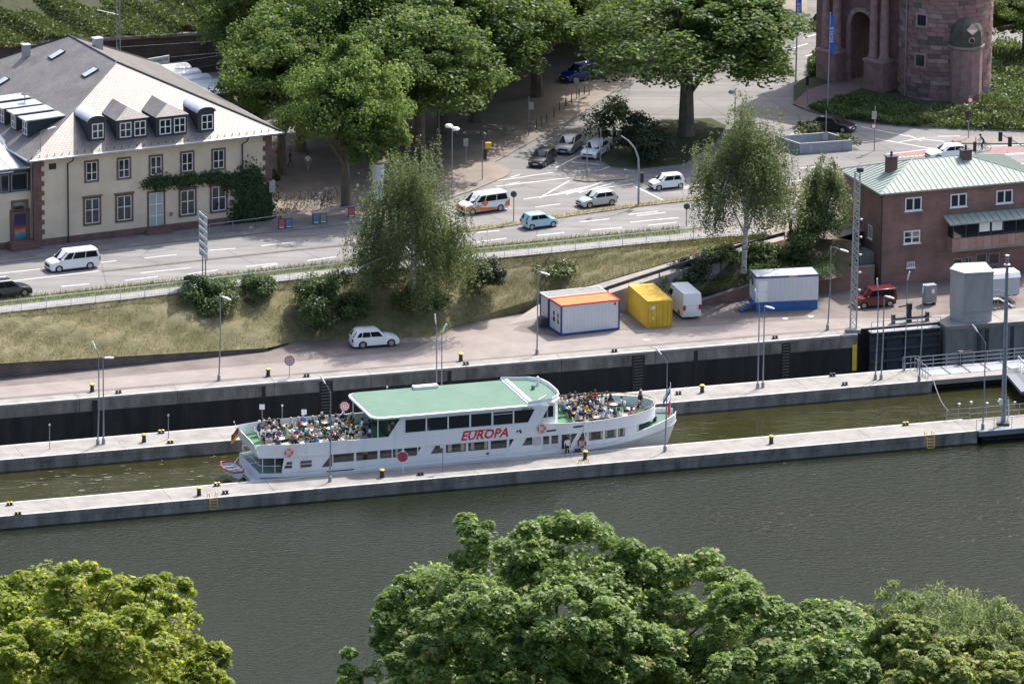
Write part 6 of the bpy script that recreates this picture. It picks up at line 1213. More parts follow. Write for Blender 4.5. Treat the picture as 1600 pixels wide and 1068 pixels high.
for k, (top_m, nm) in enumerate(((mat('orange_roof', (.72,.15,.02), .5, var=.08), 'orange'),(mat('grey_flat_roof', (.20,.19,.18), .7, var=.2), 'grey'))):
    y0 = k*3.1; dd = (3.0,2.1)[k]; obox(oc, 'wall', (.06,y0+.06,.12), (OL-.06,y0+dd-.1,2.75), M_CABW)
    for x in (0,OL-.14):
        for y in (y0,y0+dd-.16): obox(oc, 'corner_post', (x,y,0), (x+.14,y+.14,2.86), M_BLUE)
    obox(oc, 'floor_rail', (.14,y0,0), (OL-.14,y0+.12,.18), M_BLUE); obox(oc, 'floor_rail', (.0,y0+.14,0), (.1,y0+dd-.16,.18), M_BLUE); obox(oc, 'roof_panel', (.1,y0+.1,2.87), (OL-.1,y0+dd-.12,2.93), top_m)
    for y in (y0,y0+dd-.14): obox(oc, 'roof_rail', (0,y,2.86), (OL,y+.12,2.98), M_RED if (k == 0 and y == y0) else (M_WHITE if k else M_RED))
    for x in (0,OL-.1): obox(oc, 'roof_rail', (x,y0+.12,2.86), (x+.1,y0+dd-.14,2.98), M_RED if k == 0 else M_WHITE)
    corrug(oc, 'wall_cladding', .14, OL-.14, .18, 2.86, y0+.055, .35, .012, M_CABW)
for y in (.75,1.75): window(oc, (.055,y,1.5), .7, 1.2, 1, 2, M_WHITE, None, rz=-PI/2, fw=.06)
obox(oc, 'sign', (OL-.6,.02,2.45), (OL-.4,.035,2.75), M_RED); obox(oc, 'air_unit', (-.7,3.2,.0), (-.05,4.2,.9), M_DSTEEL)
wl_, wr2 = at(1180.3,487.3), at(1278.9,483.6); WD = (wr2-wl_); WL = WD.length; wc = thing('site_cabin', 'single white site cabin raised on a blue skirt with small steps', 'cabin', wl_, math.atan2(WD.y,WD.x)+rad(2))
obox(wc, 'skirt', (.05,.05,0), (WL-.05,2.55,.95), M_BLUE2); obox(wc, 'wall', (0,0,.95), (WL,2.6,3.35), M_CABW); corrug(wc, 'wall_cladding', 1.35, WL-.05, 1.0, 3.3, -.005, .42, .012, M_CABW); obox(wc, 'roof', (-.05,-.05,3.35), (WL+.05,2.65,3.5), M_BLUE); obox(wc, 'roof_sheet', (.08,.08,3.5), (WL-.08,2.52,3.53), mat('white_flat_roof', (.62,.62,.62), .6))
obox(wc, 'door', (.25,-.02,1.0), (1.15,.0,3.05), M_WHITE); obox(wc, 'door_handle', (1.02,-.06,1.95), (1.1,-.02,2.0), M_DSTEEL); obox(wc, 'nameplate', (WL*.52,-.07,3.33), (WL*.66,-.05,3.52), mat('plate_pink', (.5,.3,.33), .5)); window(wc, (0,1.3,2.6), .5, .4, 1, 1, M_DSTEEL, None, rz=-PI/2)
for k in range(4): obox(wc, 'step', (-.45-k*.34,.1,.75-k*.22), (-.1-k*.34,1.2,.8-k*.22), M_BLUE2)
m = MB(); [m.tube([(-.15-k*1.1,.1,.8-k*.7),(-.15-k*1.1,.1,1.75-k*.7)], .02, 5) for k in range(2)]; m.tube([(-.15,.1,1.75),(-1.25,.1,1.05)], .02, 5); m.build('handrail', M_STEEL, wc)
# construction trailer with folding stair, concrete block
tp = at(1562,468); tr = thing('site_trailer', 'white rounded site trailer behind the concrete block', 'trailer', tp, AC)
m = MB(); sec = [(-1.1,.7),(-1.1,2.5),(-.8,2.85),(.8,2.85),(1.1,2.5),(1.1,.7)]; m.loft([[(x,y,z) for y, z in sec] for x in (-2.8,1.6)]); m.m = [0]*len(m.f); m.build('body', mat('trailer_grey', (.42,.45,.48), .5), tr)
m = MB(); sec = [(-1.15,2.45),(-.85,2.9),(.85,2.9),(1.15,2.45),(.8,2.84),(-.8,2.84)]; m.loft([[(x,y,z) for y, z in sec] for x in (-2.9,1.7)]); m.build('roof', M_WHITE, tr)
for x in (-1.2,.2):
    for y in (-.95,.95): t = put(TYRE, 'wheel', tr, (x,y,.33)); put(RIM, 'rim', t)
m = MB(); m.box((-2.7,-.8,.5), (1.5,.8,.7)); m.build('chassis', M_DSTEEL, tr)
sp_ = at(1573,480); sg = thing('metal_stair', 'small grey metal stair with rails in front of the trailer', 'stairs', sp_, AC)
for k in range(5): obox(sg, 'tread', (-1.0+k*.32,-.4,.95-k*.2), (-.7+k*.32,.4,.99-k*.2), M_STEEL)
for y in (-.42,.42):
    m = MB(); m.tube([(-2.2,y,1.0),(-1.0,y,1.0),(.7,y,.0)], .03, 5); m.tube([(-2.2,y,2.0),(-1.0,y,2.0),(.7,y,1.0)], .025, 5); m.tube([(-2.2,y,1.5),(-1.0,y,1.5),(.7,y,.5)], .02, 5); [m.tube([(a,y,b),(a,y,b+1.0)], .025, 5) for a, b in ((-2.2,1.0),(-1.6,1.0),(-1.0,1.0),(-.1,.5),(.7,0))]; m.build('handrail', M_STEEL, sg)
obox(sg, 'platform', (-2.2,-.42,.95), (-1.0,.42,1.0), M_STEEL); m = MB(); [m.tube([(x,y,0),(x,y,1.0)], .03, 5) for x in (-2.1,-1.1) for y in (-.4,.4)]; m.build('leg', M_STEEL, sg)
cb = thing('concrete_block', 'tall grey concrete block standing on the quay before the trailer', 'concrete block'); cpts = [at(1484,497),at(1506,504),at(1549.4,501.5),at(1536,487),at(1492,489)]
M_CBLK = mat('board_marked_concrete', (.32,.31,.295), .9, col2=(.45,.44,.42), scale=1.1, bump=.3, bscale=8, det=8, stretch=(1,1,.3))
m = MB(); m.prism([(p.x,p.y) for p in cpts], 0, 1.0); m.build('base', M_CBLK, cb); c_ = sum(cpts, Vector())/5; up_ = [c_+(p-c_)*1.03 for p in cpts]; m = MB(); m.prism([(p.x,p.y) for p in up_], 1.02, 4.8); m.build('shaft', M_CBLK, cb); up2 = [c_+(p-c_)*1.07 for p in cpts]; m = MB(); m.prism([(p.x,p.y) for p in up2], 4.8, 4.98); m.build('cap', M_CBLK, cb)
eb = at(1452,475); ebx = thing('electric_cabinet', 'grey electrical cabinet with a notice against the brownstone wall', 'cabinet', eb, BA); obox(ebx, 'box', (-.6,-.4,.25), (.6,.4,2.0), M_GSTEEL); obox(ebx, 'notice', (.05,-.41,1.2), (.35,-.4,1.6), M_WHITE); [obox(ebx, 'foot', (x,-.35,0), (x+.1,.35,.25), M_DSTEEL) for x in (-.55,.45)]
# ------------------------------------------------------------------ lock fittings
def on_edge(px): return st(at(px, 634-px*.0835, 0))[0]
SG1 = on_edge(1478)
ab = thing('lock_abutment', 'grey concrete abutment of the lock gate under the concrete block', 'wall')
M_AB = mat('abutment_concrete', (.13,.127,.12), .85, col2=(.28,.27,.25), scale=.6, bump=.3, bscale=5, det=8, stretch=(1,1,.3), thr=(.32,.72))
def cprism(root, name, s0, s1, t0, t1, z0, z1, mt, **k):
    m = MB(); m.prism([(p.x,p.y) for p in (cf(s0,t0),cf(s1,t0),cf(s1,t1),cf(s0,t1))], z0, z1); return m.build(name, mt, root, **k)
cprism(ab, 'recess_wall', S_END+.02, SG1, T_Q+1.7, T_Q+3.4, -8, -.06, M_WET)
for k in range(6): cprism(ab, 'wall_section', SG1+k*6+.02, SG1+k*6+6, T_Q-.1-(.25 if k else 0), T_Q+4, -8, -.35, M_AB); cprism(ab, 'coping', SG1+k*6+.02, SG1+k*6+5.98, T_Q-.16-(.25 if k else 0), T_Q+4, -.35, .02, M_CONC)
cprism(ab, 'recess_coping', S_END+.02, SG1, T_Q+1.66, T_Q+3.4, -.06, .015, M_CONC)
for k in (2.2,3.0,5.6,8.2): cprism(ab, 'stop_log_slot', SG1+k+1, SG1+k+1.35, T_Q-.4, T_Q-.3, -8, -.4, M_DSTEEL)
cprism(ab, 'gauge_board', S_END-.55, S_END-.1, T_Q-.12, T_Q-.08, -3.6, -1.0, M_YEL)
gt = thing('lock_gate', 'dark steel lock gate leaf folded back into its wall recess', 'gate')
GP = [S_END+1.5, SG1-.4]; cprism(gt, 'skin_plate', GP[0], GP[1], T_Q+.75, T_Q+.85, -7, -.2, M_DSTEEL)
for k in range(6): cprism(gt, 'girder', GP[0], GP[1], T_Q+.35, T_Q+.75, -6.6+k*1.15, -6.35+k*1.15, M_DSTEEL)
for k in range(5): s_ = GP[0]+(GP[1]-GP[0])*k/4; cprism(gt, 'stiffener', s_-.06, s_+.06, T_Q+.45, T_Q+.75, -7, -.2, M_DSTEEL)
cprism(gt, 'walkway', GP[0], GP[1], T_Q+.3, T_Q+1.2, -.2, -.1, M_GSTEEL)
def railing(root, pts, h=1.05, step=1.5, mt=M_STEEL, rails=(1.0,.55), name='handrail', r=.025):
    for f in rails: m = MB(); m.tube([p+Vector((0,0,h*f)) for p in pts], r, 5); m.build(name, mt, root)
    for a, b in zip(pts, pts[1:]):
        n = max(1, int((b-a).length/step))
        for k in range(n+1): p = a.lerp(b, k/n); m = MB(); m.tube([p, p+Vector((0,0,h))], r*1.1, 5); m.build('post', mt, root)
railing(gt, [cf(GP[0],T_Q+.32,-.1), cf(GP[1],T_Q+.32,-.1)], rails=(1.0,.5), step=1.1)
gm = thing('gate_drive', 'dark gate drive machinery standing above the lock gate', 'machine', at(1417,503), AC)
m = MB(); m.box((-1.6,-.25,.3), (2.2,.0,.55)); m.box((-1.6,-.3,0), (-1.3,.1,.9)); m.box((1.9,-.3,0), (2.2,.1,.9)); m.build('beam', M_DSTEEL, gm); m = MB(); m.lathe([(.3,0),(.25,1.2),(.32,1.3),(.3,1.9)], 12, (.2,0,0)); m.build('motor', M_BLACK, gm); m = MB(); m.tube([(.2,0,1.7),(-.9,0,1.6)], .08, 6); m.build('arm', M_BLACK, gm)
# steel footbridge carrying on from the island, pier head platform
fb = thing('lock_footbridge', 'grey steel footbridge with railings continuing the middle lock wall', 'footbridge')
cprism(fb, 'beam', S_IE+.05, S_IE+14, T_INEAR+.1, T_INEAR+1.6, -.5, -.05, M_CONC); cprism(fb, 'deck', S_IE+.05, S_IE+14, T_INEAR+1.6, T_IFAR, -.3, -.02, M_GSTEEL); cprism(fb, 'lower_wall', S_IE+.3, S_IE+14, T_INEAR+1.0, T_IFAR-.2, -8, -.5, M_WET)
for k in range(7): cprism(fb, 'deck_rib', S_IE+.4+k*2, S_IE+.55+k*2, T_INEAR+1.62, T_IFAR, -.02, .01, M_DSTEEL)
railing(fb, [cf(S_IE+.3,T_IFAR-.15,0), cf(S_IE+14,T_IFAR-.15,0)], 1.15, 1.3, rails=(1,.66,.33), r=.035); railing(fb, [cf(S_IE-1.4,T_IFAR-.2,0), cf(S_IE+.2,T_IFAR-.2,0)], 1.25, .8, rails=(1,.5), r=.03); railing(fb, [cf(S_IE-.3,T_INEAR+.3,0), cf(S_IE-.3,T_IFAR-.5,0)], 1.2, .6, rails=(1,.1), r=.025)
m = MB(); p = cf(S_IE+4.6,T_IFAR+.2,0); m.lathe([(.22,-.3),(.2,.9),(.3,1.0),(.28,1.25)], 10, p); m.tube([p+Vector((0,0,1.15)), p+Vector((1.1,.3,1.2))], .1, 6); m.build('drive_post', M_BLACK, fb)
ph = thing('pier_head_platform', 'blue-grey steel platform with railings at the end of the near pier', 'platform')
cprism(ph, 'deck', S_PE+.05, S_PE+12, T_OUT+.2, T_IN, -.35, -.06, M_CONC); cprism(ph, 'edge_beam', S_PE+.05, S_PE+12, T_OUT-.35, T_OUT+.2, -.5, -.02, mat('blue_grey_steel', (.16,.20,.24), .5, .2, var=.15)); cprism(ph, 'lower_wall', S_PE+.6, S_PE+12, T_OUT+.3, T_IN-.3, -4, -.4, M_WET)
railing(ph, [cf(S_PE-.2,T_OUT-.2,0), cf(S_PE+12,T_OUT-.2,0)], 1.1, 1.6, rails=(1.0,), r=.025); railing(ph, [cf(S_PE+.6,T_IN-.3,0), cf(S_PE+12,T_IN-.3,0)], 1.1, 1.6, rails=(1.0,.5), r=.03); railing(ph, [cf(S_PE-1.6,T_IN-.1,0), cf(S_PE+.6,T_IN-.3,0)], 1.1, .8, rails=(1,.6,.25), r=.022)
gw = thing('gate_walkway', 'grey grating walkway with white rail at the right picture edge', 'footbridge'); a, b = at(1581,574), at(1612,610); d = (b-a).normalized(); n_ = Vector((-d.y,d.x,0)); m = MB(); m.prism([(p.x,p.y) for p in (a-n_*1.0,b-n_*1.0,b+n_*.6,a+n_*.6)], -.35, -.05); m.build('grating', mat('grating_steel', (.13,.15,.17), .6, .3, var=.2, scale=8), gw); railing(gw, [a+n_*.6+Vector((0,0,-.05)), b+n_*.6+Vector((0,0,-.05))], 1.2, .9, M_WHITE, (1,.7,.4), r=.03)
# floating barrier line between island and pier
bl = thing('barrier_line', 'thin barrier cable with white floats sloping across the near lock chamber', 'cable'); a, b = cf(S_IE+.1,T_INEAR+.2,.3), cf(S_PE-1.4,T_IN,.9); m = MB(); m.tube([a.lerp(b, k/8)-Vector((0,0,.5*math.sin(PI*k/8))) for k in range(9)], .035, 5); m.build('cable', M_STEEL, bl)
for k in range(7): p = cf(S_IE+1+k*1.3,T_INEAR-4.5-k*.25+(.5 if k % 2 else 0),ZW+.04); m = MB(); m.lathe([(.02,-.1),(.13,-.05),(.15,.03),(.05,.1)], 8, p); m.build('float', M_WHITE, bl)
# mooring gear
bo = MB(); bo.lathe([(.24,0),(.2,.08),(.17,.5),(.23,.62),(.23,.66)], 14); BOM = bo.mesh('bollard_body', M_BLACK, True); bo = MB(); bo.lathe([(.245,.66),(.25,.72),(.18,.78),(.03,.8)], 14); BOC = bo.mesh('bollard_cap', M_YEL, True)
def bollard(label, px, py, mult=1.0):
    o = thing('bollard', label, 'bollard', at(px, py), 0, 'yellow-capped bollards on the lock walls'); o.scale = (mult,)*3; put(BOM, 'post', o); put(BOC, 'cap', o)
for lb, px, py in (('bollard on the quay at the far left, behind the twin lamp posts',144,611.5),('bollard on the quay right of the single lamp post at the grass wall',419,587.5),('bollard on the quay between boat roof and the white parked car',720,563.5),('bollard on the middle lock wall left of the boat flag',225,690),('bollard on the near pier left of the dinghy',311,773.5),('bollard on the near pier left of the red octagonal sign',597,745.5),('bollard on the near pier in front of the boat door',914.5,716.5),('bollard on the middle lock wall right of the boat bow',1097,613),('bollard on the near pier in the right half, beyond the bow',1205,692.5)): bollard(lb, px, py)
cm = MB(); cm.lathe([(.13,0),(.11,.22),(.17,.26),(.15,.32)], 10, (-.16,0,0)); cm.lathe([(.13,0),(.11,.22),(.17,.26),(.15,.32)], 10, (.16,0,0)); CBM = cm.mesh('bitt_posts', M_BLACK, True); cm = MB(); cm.box((-.34,-.16,0), (.34,.16,.05)); CBB = cm.mesh('base_plate', M_DSTEEL); cm = MB(); cm.lathe([(.16,.32),(.05,.37)], 10, (-.16,0,0)); cm.lathe([(.16,.32),(.05,.37)], 10, (.16,0,0)); CBC = cm.mesh('bitt_caps', M_YEL)
for i, (lb, px, py) in enumerate((('small mooring bitt at the inner edge of the near pier, leftmost',15,789),('small mooring bitt at the outer edge of the near pier, leftmost',28,803.5),('small mooring bitt on the near pier just left of the dinghy',339,758.5),('small mooring bitt at the pier edge right of the left yellow bollard',352,771),('small mooring bitt on the quay edge behind the left twin lamps',185,614.5),('small mooring bitt on the middle wall right of its left bollard',252,676.5),('small mooring bitt at the canal edge of the middle wall near the stern flag',266,692),('small mooring bitt on the quay edge above the stern passengers',479,588.5),('small mooring bitt on the near pier right of the red octagonal sign',657,742),('small mooring bitt beside the bollard at the boat door',903,706),('small mooring bitt on the quay edge above the green roof',728,570),('small mooring bitt on the quay edge below the orange-roofed cabins',960,550),('small mooring bitt on the quay edge below the white cabin',1211,529),('small mooring bitt on the middle wall left of its bow-side bollard',1060,616),('small mooring bitt on the middle wall under the right twin lamps',1301,587.5),('small mooring bitt at the canal edge of the middle wall, right end',1320,601.5),('small mooring bitt on the near pier at far right, inner edge',1415,664))):
    o = thing('mooring_bitt', lb, 'bitt', at(px, py), AC, 'small mooring bitts'); o.scale = (.95,)*3; put(CBM, 'posts', o); put(CBB, 'base_plate', o)
    if i in (0,1,2,5,6,16): put(CBC, 'caps', o)
for i, (lb, px, py) in enumerate((('yellow ladder hoop at the pier edge left of the boat',332,776),('yellow ladder hoop at the pier edge below the boat door',912,723),('orange ladder hoop at the pier edge near its right end',1452,681))):
    o = thing('ladder_hoop', lb, 'ladder', at(px, py), AC, 'ladder hoops on the near pier'); m = MB(); [m.tube([(x,.3,0),(x,.2,.4),(x,-.25,.4),(x,-.45,-.9)], .035, 5) for x in (-.35,.35)]; m.build('hoop', M_YEL, o); m = MB(); [m.tube([(-.35,-.44,-.15-k*.28),(.35,-.44,-.15-k*.28)], .025, 5) for k in range(4)]; m.build('rungs', M_YEL, o)
# ------------------------------------------------------------------ lamps and masts
def lamp(label, foot, top_, heads, z=0, r=.075, group='lamp posts along the lock', cat='lamp post'):
    F = at(*foot, z); T = aty(*top_, F.y); o = thing('lamp_post', label, cat, F, 0, group); h = T.z-z; m = MB(); m.tube([(0,0,0),(T.x-F.x,0,h*.5),(T.x-F.x,0,h)], [r,r*.8,r*.6], 8); m.lathe([(r*2.2,0),(r*2,.5),(r*1.1,.55)], 8); m.build('pole', M_GSTEEL, o)
    for (hx, hy) in heads:
        H = aty(hx, hy, F.y)-F; T0 = Vector((T.x-F.x,0,h)); m = MB(); m.tube([T0-Vector((0,0,.15)), T0.lerp(H,.3)+Vector((0,0,.05)), H], r*.5, 6); m.build('arm', M_GSTEEL, o)
        d = (H-T0).normalized(); m = MB(); sd = Vector((0,1,0)); u = d.cross(sd); m.loft([[H-d*.1+sd*.1-u*.04, H-d*.1+sd*.1+u*.05, H-d*.1-sd*.1+u*.05, H-d*.1-sd*.1-u*.04],[H+d*.35+sd*.17-u*.05,H+d*.35+sd*.17+u*.09,H+d*.35-sd*.17+u*.09,H+d*.35-sd*.17-u*.05],[H+d*.75+sd*.1-u*.04,H+d*.75+sd*.1+u*.05,H+d*.75-sd*.1+u*.05,H+d*.75-sd*.1-u*.04]]); m.build('lamp_head', mat('lamp_white', (.72,.73,.74), .4), o, smooth=True)
    return o
lamp('single lamp post on the quay in front of the leftmost shrub', (342,594), (344,462), [(349,464)])
lamp('left post of the leftmost twin lamps on the middle wall', (152.8,694.4), (154,556), [(149,544)]); lamp('right post of the leftmost twin lamps on the middle wall', (161.8,693), (161,559), [(165,559)])
lamp('left post of the twin lamps behind the green boat roof', (682,643), (682.5,519), [(681,503)]); lamp('right post of the twin lamps behind the green boat roof', (689.5,642), (690.5,520), [(692,517)])
lamp('single lamp post on the quay left of the orange-roofed cabins', (839,553), (840.5,424), [(847,426)])
lamp('left post of the twin lamps below the white cabin', (1184,606), (1186.5,478), [(1183,464)]); lamp('right post of the twin lamps below the white cabin', (1192,605), (1194.5,478), [(1198,479)])
lamp('lamp post on the near pier in front of the boat stern', (515.5,752), (516.5,612), [(507,597)]); lamp('lamp post on the near pier beside the boat bow', (1039,704.7), (1042.5,565), [(1032,552)])
lamp('left post of the rightmost twin lamps below the red van', (1367.6,592.6), (1372.5,462), [(1371.5,447)]); lamp('right post of the rightmost twin lamps below the red van', (1376.6,592.6), (1381.5,462), [(1385,463)])
lamp('lamp post on the quay between white cabin and lattice mast', (1293,515), (1298.5,385), [(1314,390)]); lamp('lamp post on the near pier at the right end by the tall mast', (1535.5,670), (1540,535), [(1527,517)])
lamp('street lamp in front of the corner stones of the cream house', (61,385), (63,206), [(76,202)], ZR, .06, 'street lamps'); lamp('street lamp with flat head among the plane trees', (688,262), (686,149), [(692,148)], ZR, .05, 'street lamps')
lamp('thin signal pole on the middle wall right of the twin lamps', (1413,579), (1417.5,440), [(1418.5,436)], 0, .05, 'camera poles'); lamp('camera pole with white head at the footbridge entrance', (1436,595), (1441.5,462), [(1442,457)], 0, .07, 'camera poles')
F = at(1567.5,661.6); T = aty(1574,400,F.y); ms = thing('tall_mast', 'thick grey steel mast at the right end of the near pier', 'mast', F); m = MB(); m.tube([(0,0,0),(T.x-F.x,0,T.z)], [.24,.15], 12); m.build('pole', M_GSTEEL, ms, smooth=True); m = MB(); m.box((-.55,-.55,0), (.55,.55,.18)); m.build('base_plate', M_DSTEEL, ms); m = MB(); t_ = Vector((T.x-F.x,0,T.z)); m.lathe([(.14,-.9),(.3,-.85),(.3,-.75),(.1,-.7),(.12,0),(.2,.1)], 8, t_); m.build('camera_head', M_WHITE, ms); m = MB(); m.box((-.45,-.3,1.9), (-.1,.0,2.4)); m.build('control_box', M_WHITE, ms); m = MB(); m.tube([(.35,-.1,.1),(.5,-.1,1.2),(.4,-.1,2.3)], .05, 5); m.build('cable_loop', M_WHITE, ms)
F = at(1333,518); T = aty(1340,268,F.y); lm = thing('lattice_mast', 'tall slender lattice mast in front of the brownstone building', 'mast', F); dx = T.x-F.x; H_ = T.z; wd = .3
for sx in (-1,1):
    for sy in (-1,1): m = MB(); m.tube([(sx*wd,sy*wd,0),(dx+sx*wd*.8,sy*wd*.8,H_)], .06, 5); m.build('leg', mat('mast_paint', (.36,.37,.37), .5), lm)
m = MB(); nb = 26
for k in range(nb):
    z0_, z1_ = H_*k/nb, H_*(k+1)/nb
    for (ax, ay, bx_, by) in ((-1,-1,1,-1),(1,-1,1,1),(1,1,-1,1),(-1,1,-1,-1)):
        f0, f1 = dx*z0_/H_, dx*z1_/H_; q = (1,-1)[k % 2]; A_ = (f0+(ax if q > 0 else bx_)*wd*.95,(ay if q > 0 else by)*wd*.95,z0_); B_ = (f1+(bx_ if q > 0 else ax)*wd*.95,(by if q > 0 else ay)*wd*.95,z1_); m.tube([A_,B_], .034, 4); m.tube([(f0+ax*wd*.95,ay*wd*.95,z0_),(f0+bx_*wd*.95,by*wd*.95,z0_)], .02, 4)
tag(m.build('bracing', mat('mast_paint'), lm), kind='stuff'); m = MB(); m.box((dx-.1,-.3,H_), (dx+.55,.3,H_+.4)); m.build('floodlight', M_DSTEEL, lm); m = MB(); m.box((-.7,-.6,-.02), (.7,.6,.35)); m.build('base', M_CONC, lm)
for k in range(6): m = MB(); z = 2.5+k*1.75; m.lathe([(.05,-.12),(.13,-.02),(.11,.06)], 8, (dx*z/H_+.48,-.3,z)); m.build('warning_lamp', M_WHITE, lm)
# signs on posts
def post_sign(label, foot, cpx, shape, cols, rad_=.45, z=0, r=.035, name='sign', group=None, back=False):
    F = at(*foot, z); C = aty(*cpx, F.y); o = thing(name, label, 'sign', F, 0, group); h = C.z-z; m = MB(); m.tube([(0,0,0),(C.x-F.x,0,h+.1)], r, 6); m.build('post', M_WHITE if back else M_GSTEEL, o); n = {'oct':8,'round':20,'sq':4}[shape]; off = PI/n
    for k, (f, c) in enumerate(cols):
        y = (-.05-.012*k); m = MB(); m.extr([(C.x-F.x+rad_*f*math.cos(off+2*PI*i/n), y, h+rad_*f*math.sin(off+2*PI*i/n)) for i in range(n)], (0,-.012,0)); m.build('plate' if k == 0 else 'marking', c, o)
    return o
M_DRED = mat('sign_red', (.40,.05,.09), .5)
post_sign('red and white octagonal ring sign on the quay below the slope', (452,590), (452.5,563), 'oct', [(1,M_DRED),(.78,M_WHITE),(.6,M_DRED),(.42,M_WHITE),(.22,M_DRED)], .5, group='octagonal lock signs')
post_sign('red and white octagonal ring sign at the stern end of the green roof', (538,655), (538.5,634), 'oct', [(1,M_DRED),(.78,M_WHITE),(.6,M_DRED),(.42,M_WHITE),(.22,M_STEEL)], .5, group='octagonal lock signs')
o = post_sign('plain dark red octagonal sign on a white post on the near pier', (629.5,738), (629,713), 'oct', [(1,M_WHITE),(.9,M_DRED)], .55, back=True, group='octagonal lock signs')
for i, (lb, f, c) in enumerate((('white box on a thin post behind the stern passengers, leftmost',(409.5,661),(409.5,635)),('thin pale post on the middle wall behind the stern passengers',(441,658),(441,633)),('small white notice on a post behind the stern passengers, rightmost',(475,655),(475,643)),('thin gauge post on the middle wall at the far left',(77.5,701.5),(77.5,663)),('thin gauge post on the middle wall left of the boat flag',(263,685),(263,648)),('thin post with a triangular plate on the near pier mid-boat',(692,736),(691.5,695)),('thin pale post behind the boat roof',(605,640),(605,604)))): post_sign(lb, f, c, 'sq', [(1,M_WHITE)], .34 if i in (0,2,5) else .12, r=.04, name='marker_post', group='marker posts on the lock walls')
# fence along the top of the embankment
fence = thing('railing_fence', 'long pale metal railing along the top of the grass embankment', 'fence'); M_FEN = mat('fence_paint', (.60,.64,.62), .5, var=.1)
fp = [at(x, y, ZR) for x, y in top]; dist = [0]
for a, b in zip(fp, fp[1:]): dist.append(dist[-1]+(b-a).length)
def fpt(s):
    for i in range(len(fp)-1):
        if s <= dist[i+1]: return fp[i].lerp(fp[i+1], (s-dist[i])/(dist[i+1]-dist[i]))
    return fp[-1]
n = int(dist[-1]/2.45); zz = Vector((0,0,1))
for k in range(n):
    a, b = fpt(dist[-1]*k/n), fpt(dist[-1]*(k+1)/n); m = MB(); m.tube([a, a+zz*1.12], .04, 5); m.build('post', M_FEN, fence); m = MB(); m.tube([a+zz*1.1, b+zz*1.1], .05, 5); m.tube([a+zz*.16, b+zz*.16], .025, 5); pr = m.build('rail', M_FEN, fence)
    m = MB(); [m.tube([a.lerp(b,j/15)+zz*.16, a.lerp(b,j/15)+zz*1.1], .017, 4, cap=False) for j in range(1,15)]; tag(m.build('bars', M_FEN, fence), kind='stuff')
gr = thing('ramp_guard_rail', 'dark steel guard rail along the outer side of the ramp', 'guard rail'); gp = [at(x, y, z) for x, y, z in rr[1:-1]]
for a, b in zip(gp, gp[1:]): m = MB(); m.extr([a+zz*.45, a+zz*.8, b+zz*.8, b+zz*.45], Vector((b.y-a.y, a.x-b.x, 0)).normalized()*.08); m.build('beam', M_DSTEEL, gr); m = MB(); m.tube([a, a+zz*.8], .06, 5); m.build('post', M_DSTEEL, gr)
# ------------------------------------------------------------------ street things
ds = thing('direction_sign', 'tall grey direction sign board seen nearly edge-on above the shrubs', 'sign', at(319,443,ZR), rad(-71)); hS = 7.0
m = MB(); [m.tube([(x,0,0),(x,0,hS)], .07, 6) for x in (-.5,.5)]; m.build('post', M_GSTEEL, ds)
for k in range(6): z = 2.6+k*.72; m = MB(); m.box((-1.35,-.1,z), (1.35,-.04,z+.66)); o = m.build('board_panel', mat('sign_back_grey', (.48,.5,.52), .5, .2), ds); m = MB(); m.box((-1.1,-.115,z+.2), (.2+.15*(k % 3),-.1,z+.34)); m.build('text_bar', M_DSTEEL, o)
ac = thing('advertising_column', 'white cylindrical advertising column with wide mossy cap under the trees', 'advertising column', at(591,314,ZR)); m = MB(); m.lathe([(.66,0),(.66,.3),(.6,.32),(.6,3.9)], 24); m.build('drum', mat('column_white', (.66,.69,.74), .6), ac, smooth=True); m = MB(); m.lathe([(.62,3.9),(1.15,4.1),(1.2,4.25),(1.0,4.4),(.3,4.55)], 24); m.build('cap', mat('mossy_cap', (.13,.105,.08), .9, col2=(.26,.22,.17), scale=2), ac, smooth=True)
M_PINK = mat('poster_pink', (.5,.10,.13), .6); M_PBLUE = mat('poster_blue', (.03,.09,.28), .6, col2=(.2,.3,.42), scale=2.5); M_PGREY = mat('poster_grey', (.25,.25,.24), .6)
for lb, px, py, c in (('pink poster board on the pavement railing beside a blue one',440,359,M_PINK),('blue poster board right of the pink one near the ivy',451,358,M_PBLUE),('blue and white poster board in front of the bicycles',494,351,M_PBLUE),('grey poster board in front of the bicycles',505,350,M_PGREY),('pink poster board at the foot of the rounded plane tree',549,341,M_PINK)):
    o = thing('poster_board', lb, 'poster', at(px, py, ZR), HA+rad(-6), 'poster boards along the pavement'); m = MB(); m.box((-.33,-.04,.12), (.33,.04,1.12)); m.build('frame', M_BLACK, o); m = MB(); m.box((-.28,-.05,.18), (.28,-.042,1.07)); p_ = m.build('print', c, o); m = MB(); m.box((-.24,-.056,.2), (.24,-.051,.3)); m.build('print_strip', M_WHITE, p_); m = MB(); [m.box((x,-.25,0), (x+.05,.25,.12)) for x in (-.3,.25)]; m.build('foot', M_BLACK, o)
pr_ = thing('pavement_railing', 'simple pipe railing along the pavement in front of the bicycles', 'railing'); railing(pr_, [at(x, y, ZR+.1) for x, y in ((327,365),(400,356),(436,351),(488,344),(545,337),(575,333))], .95, 2.4, M_STEEL, (1.0,), r=.03)
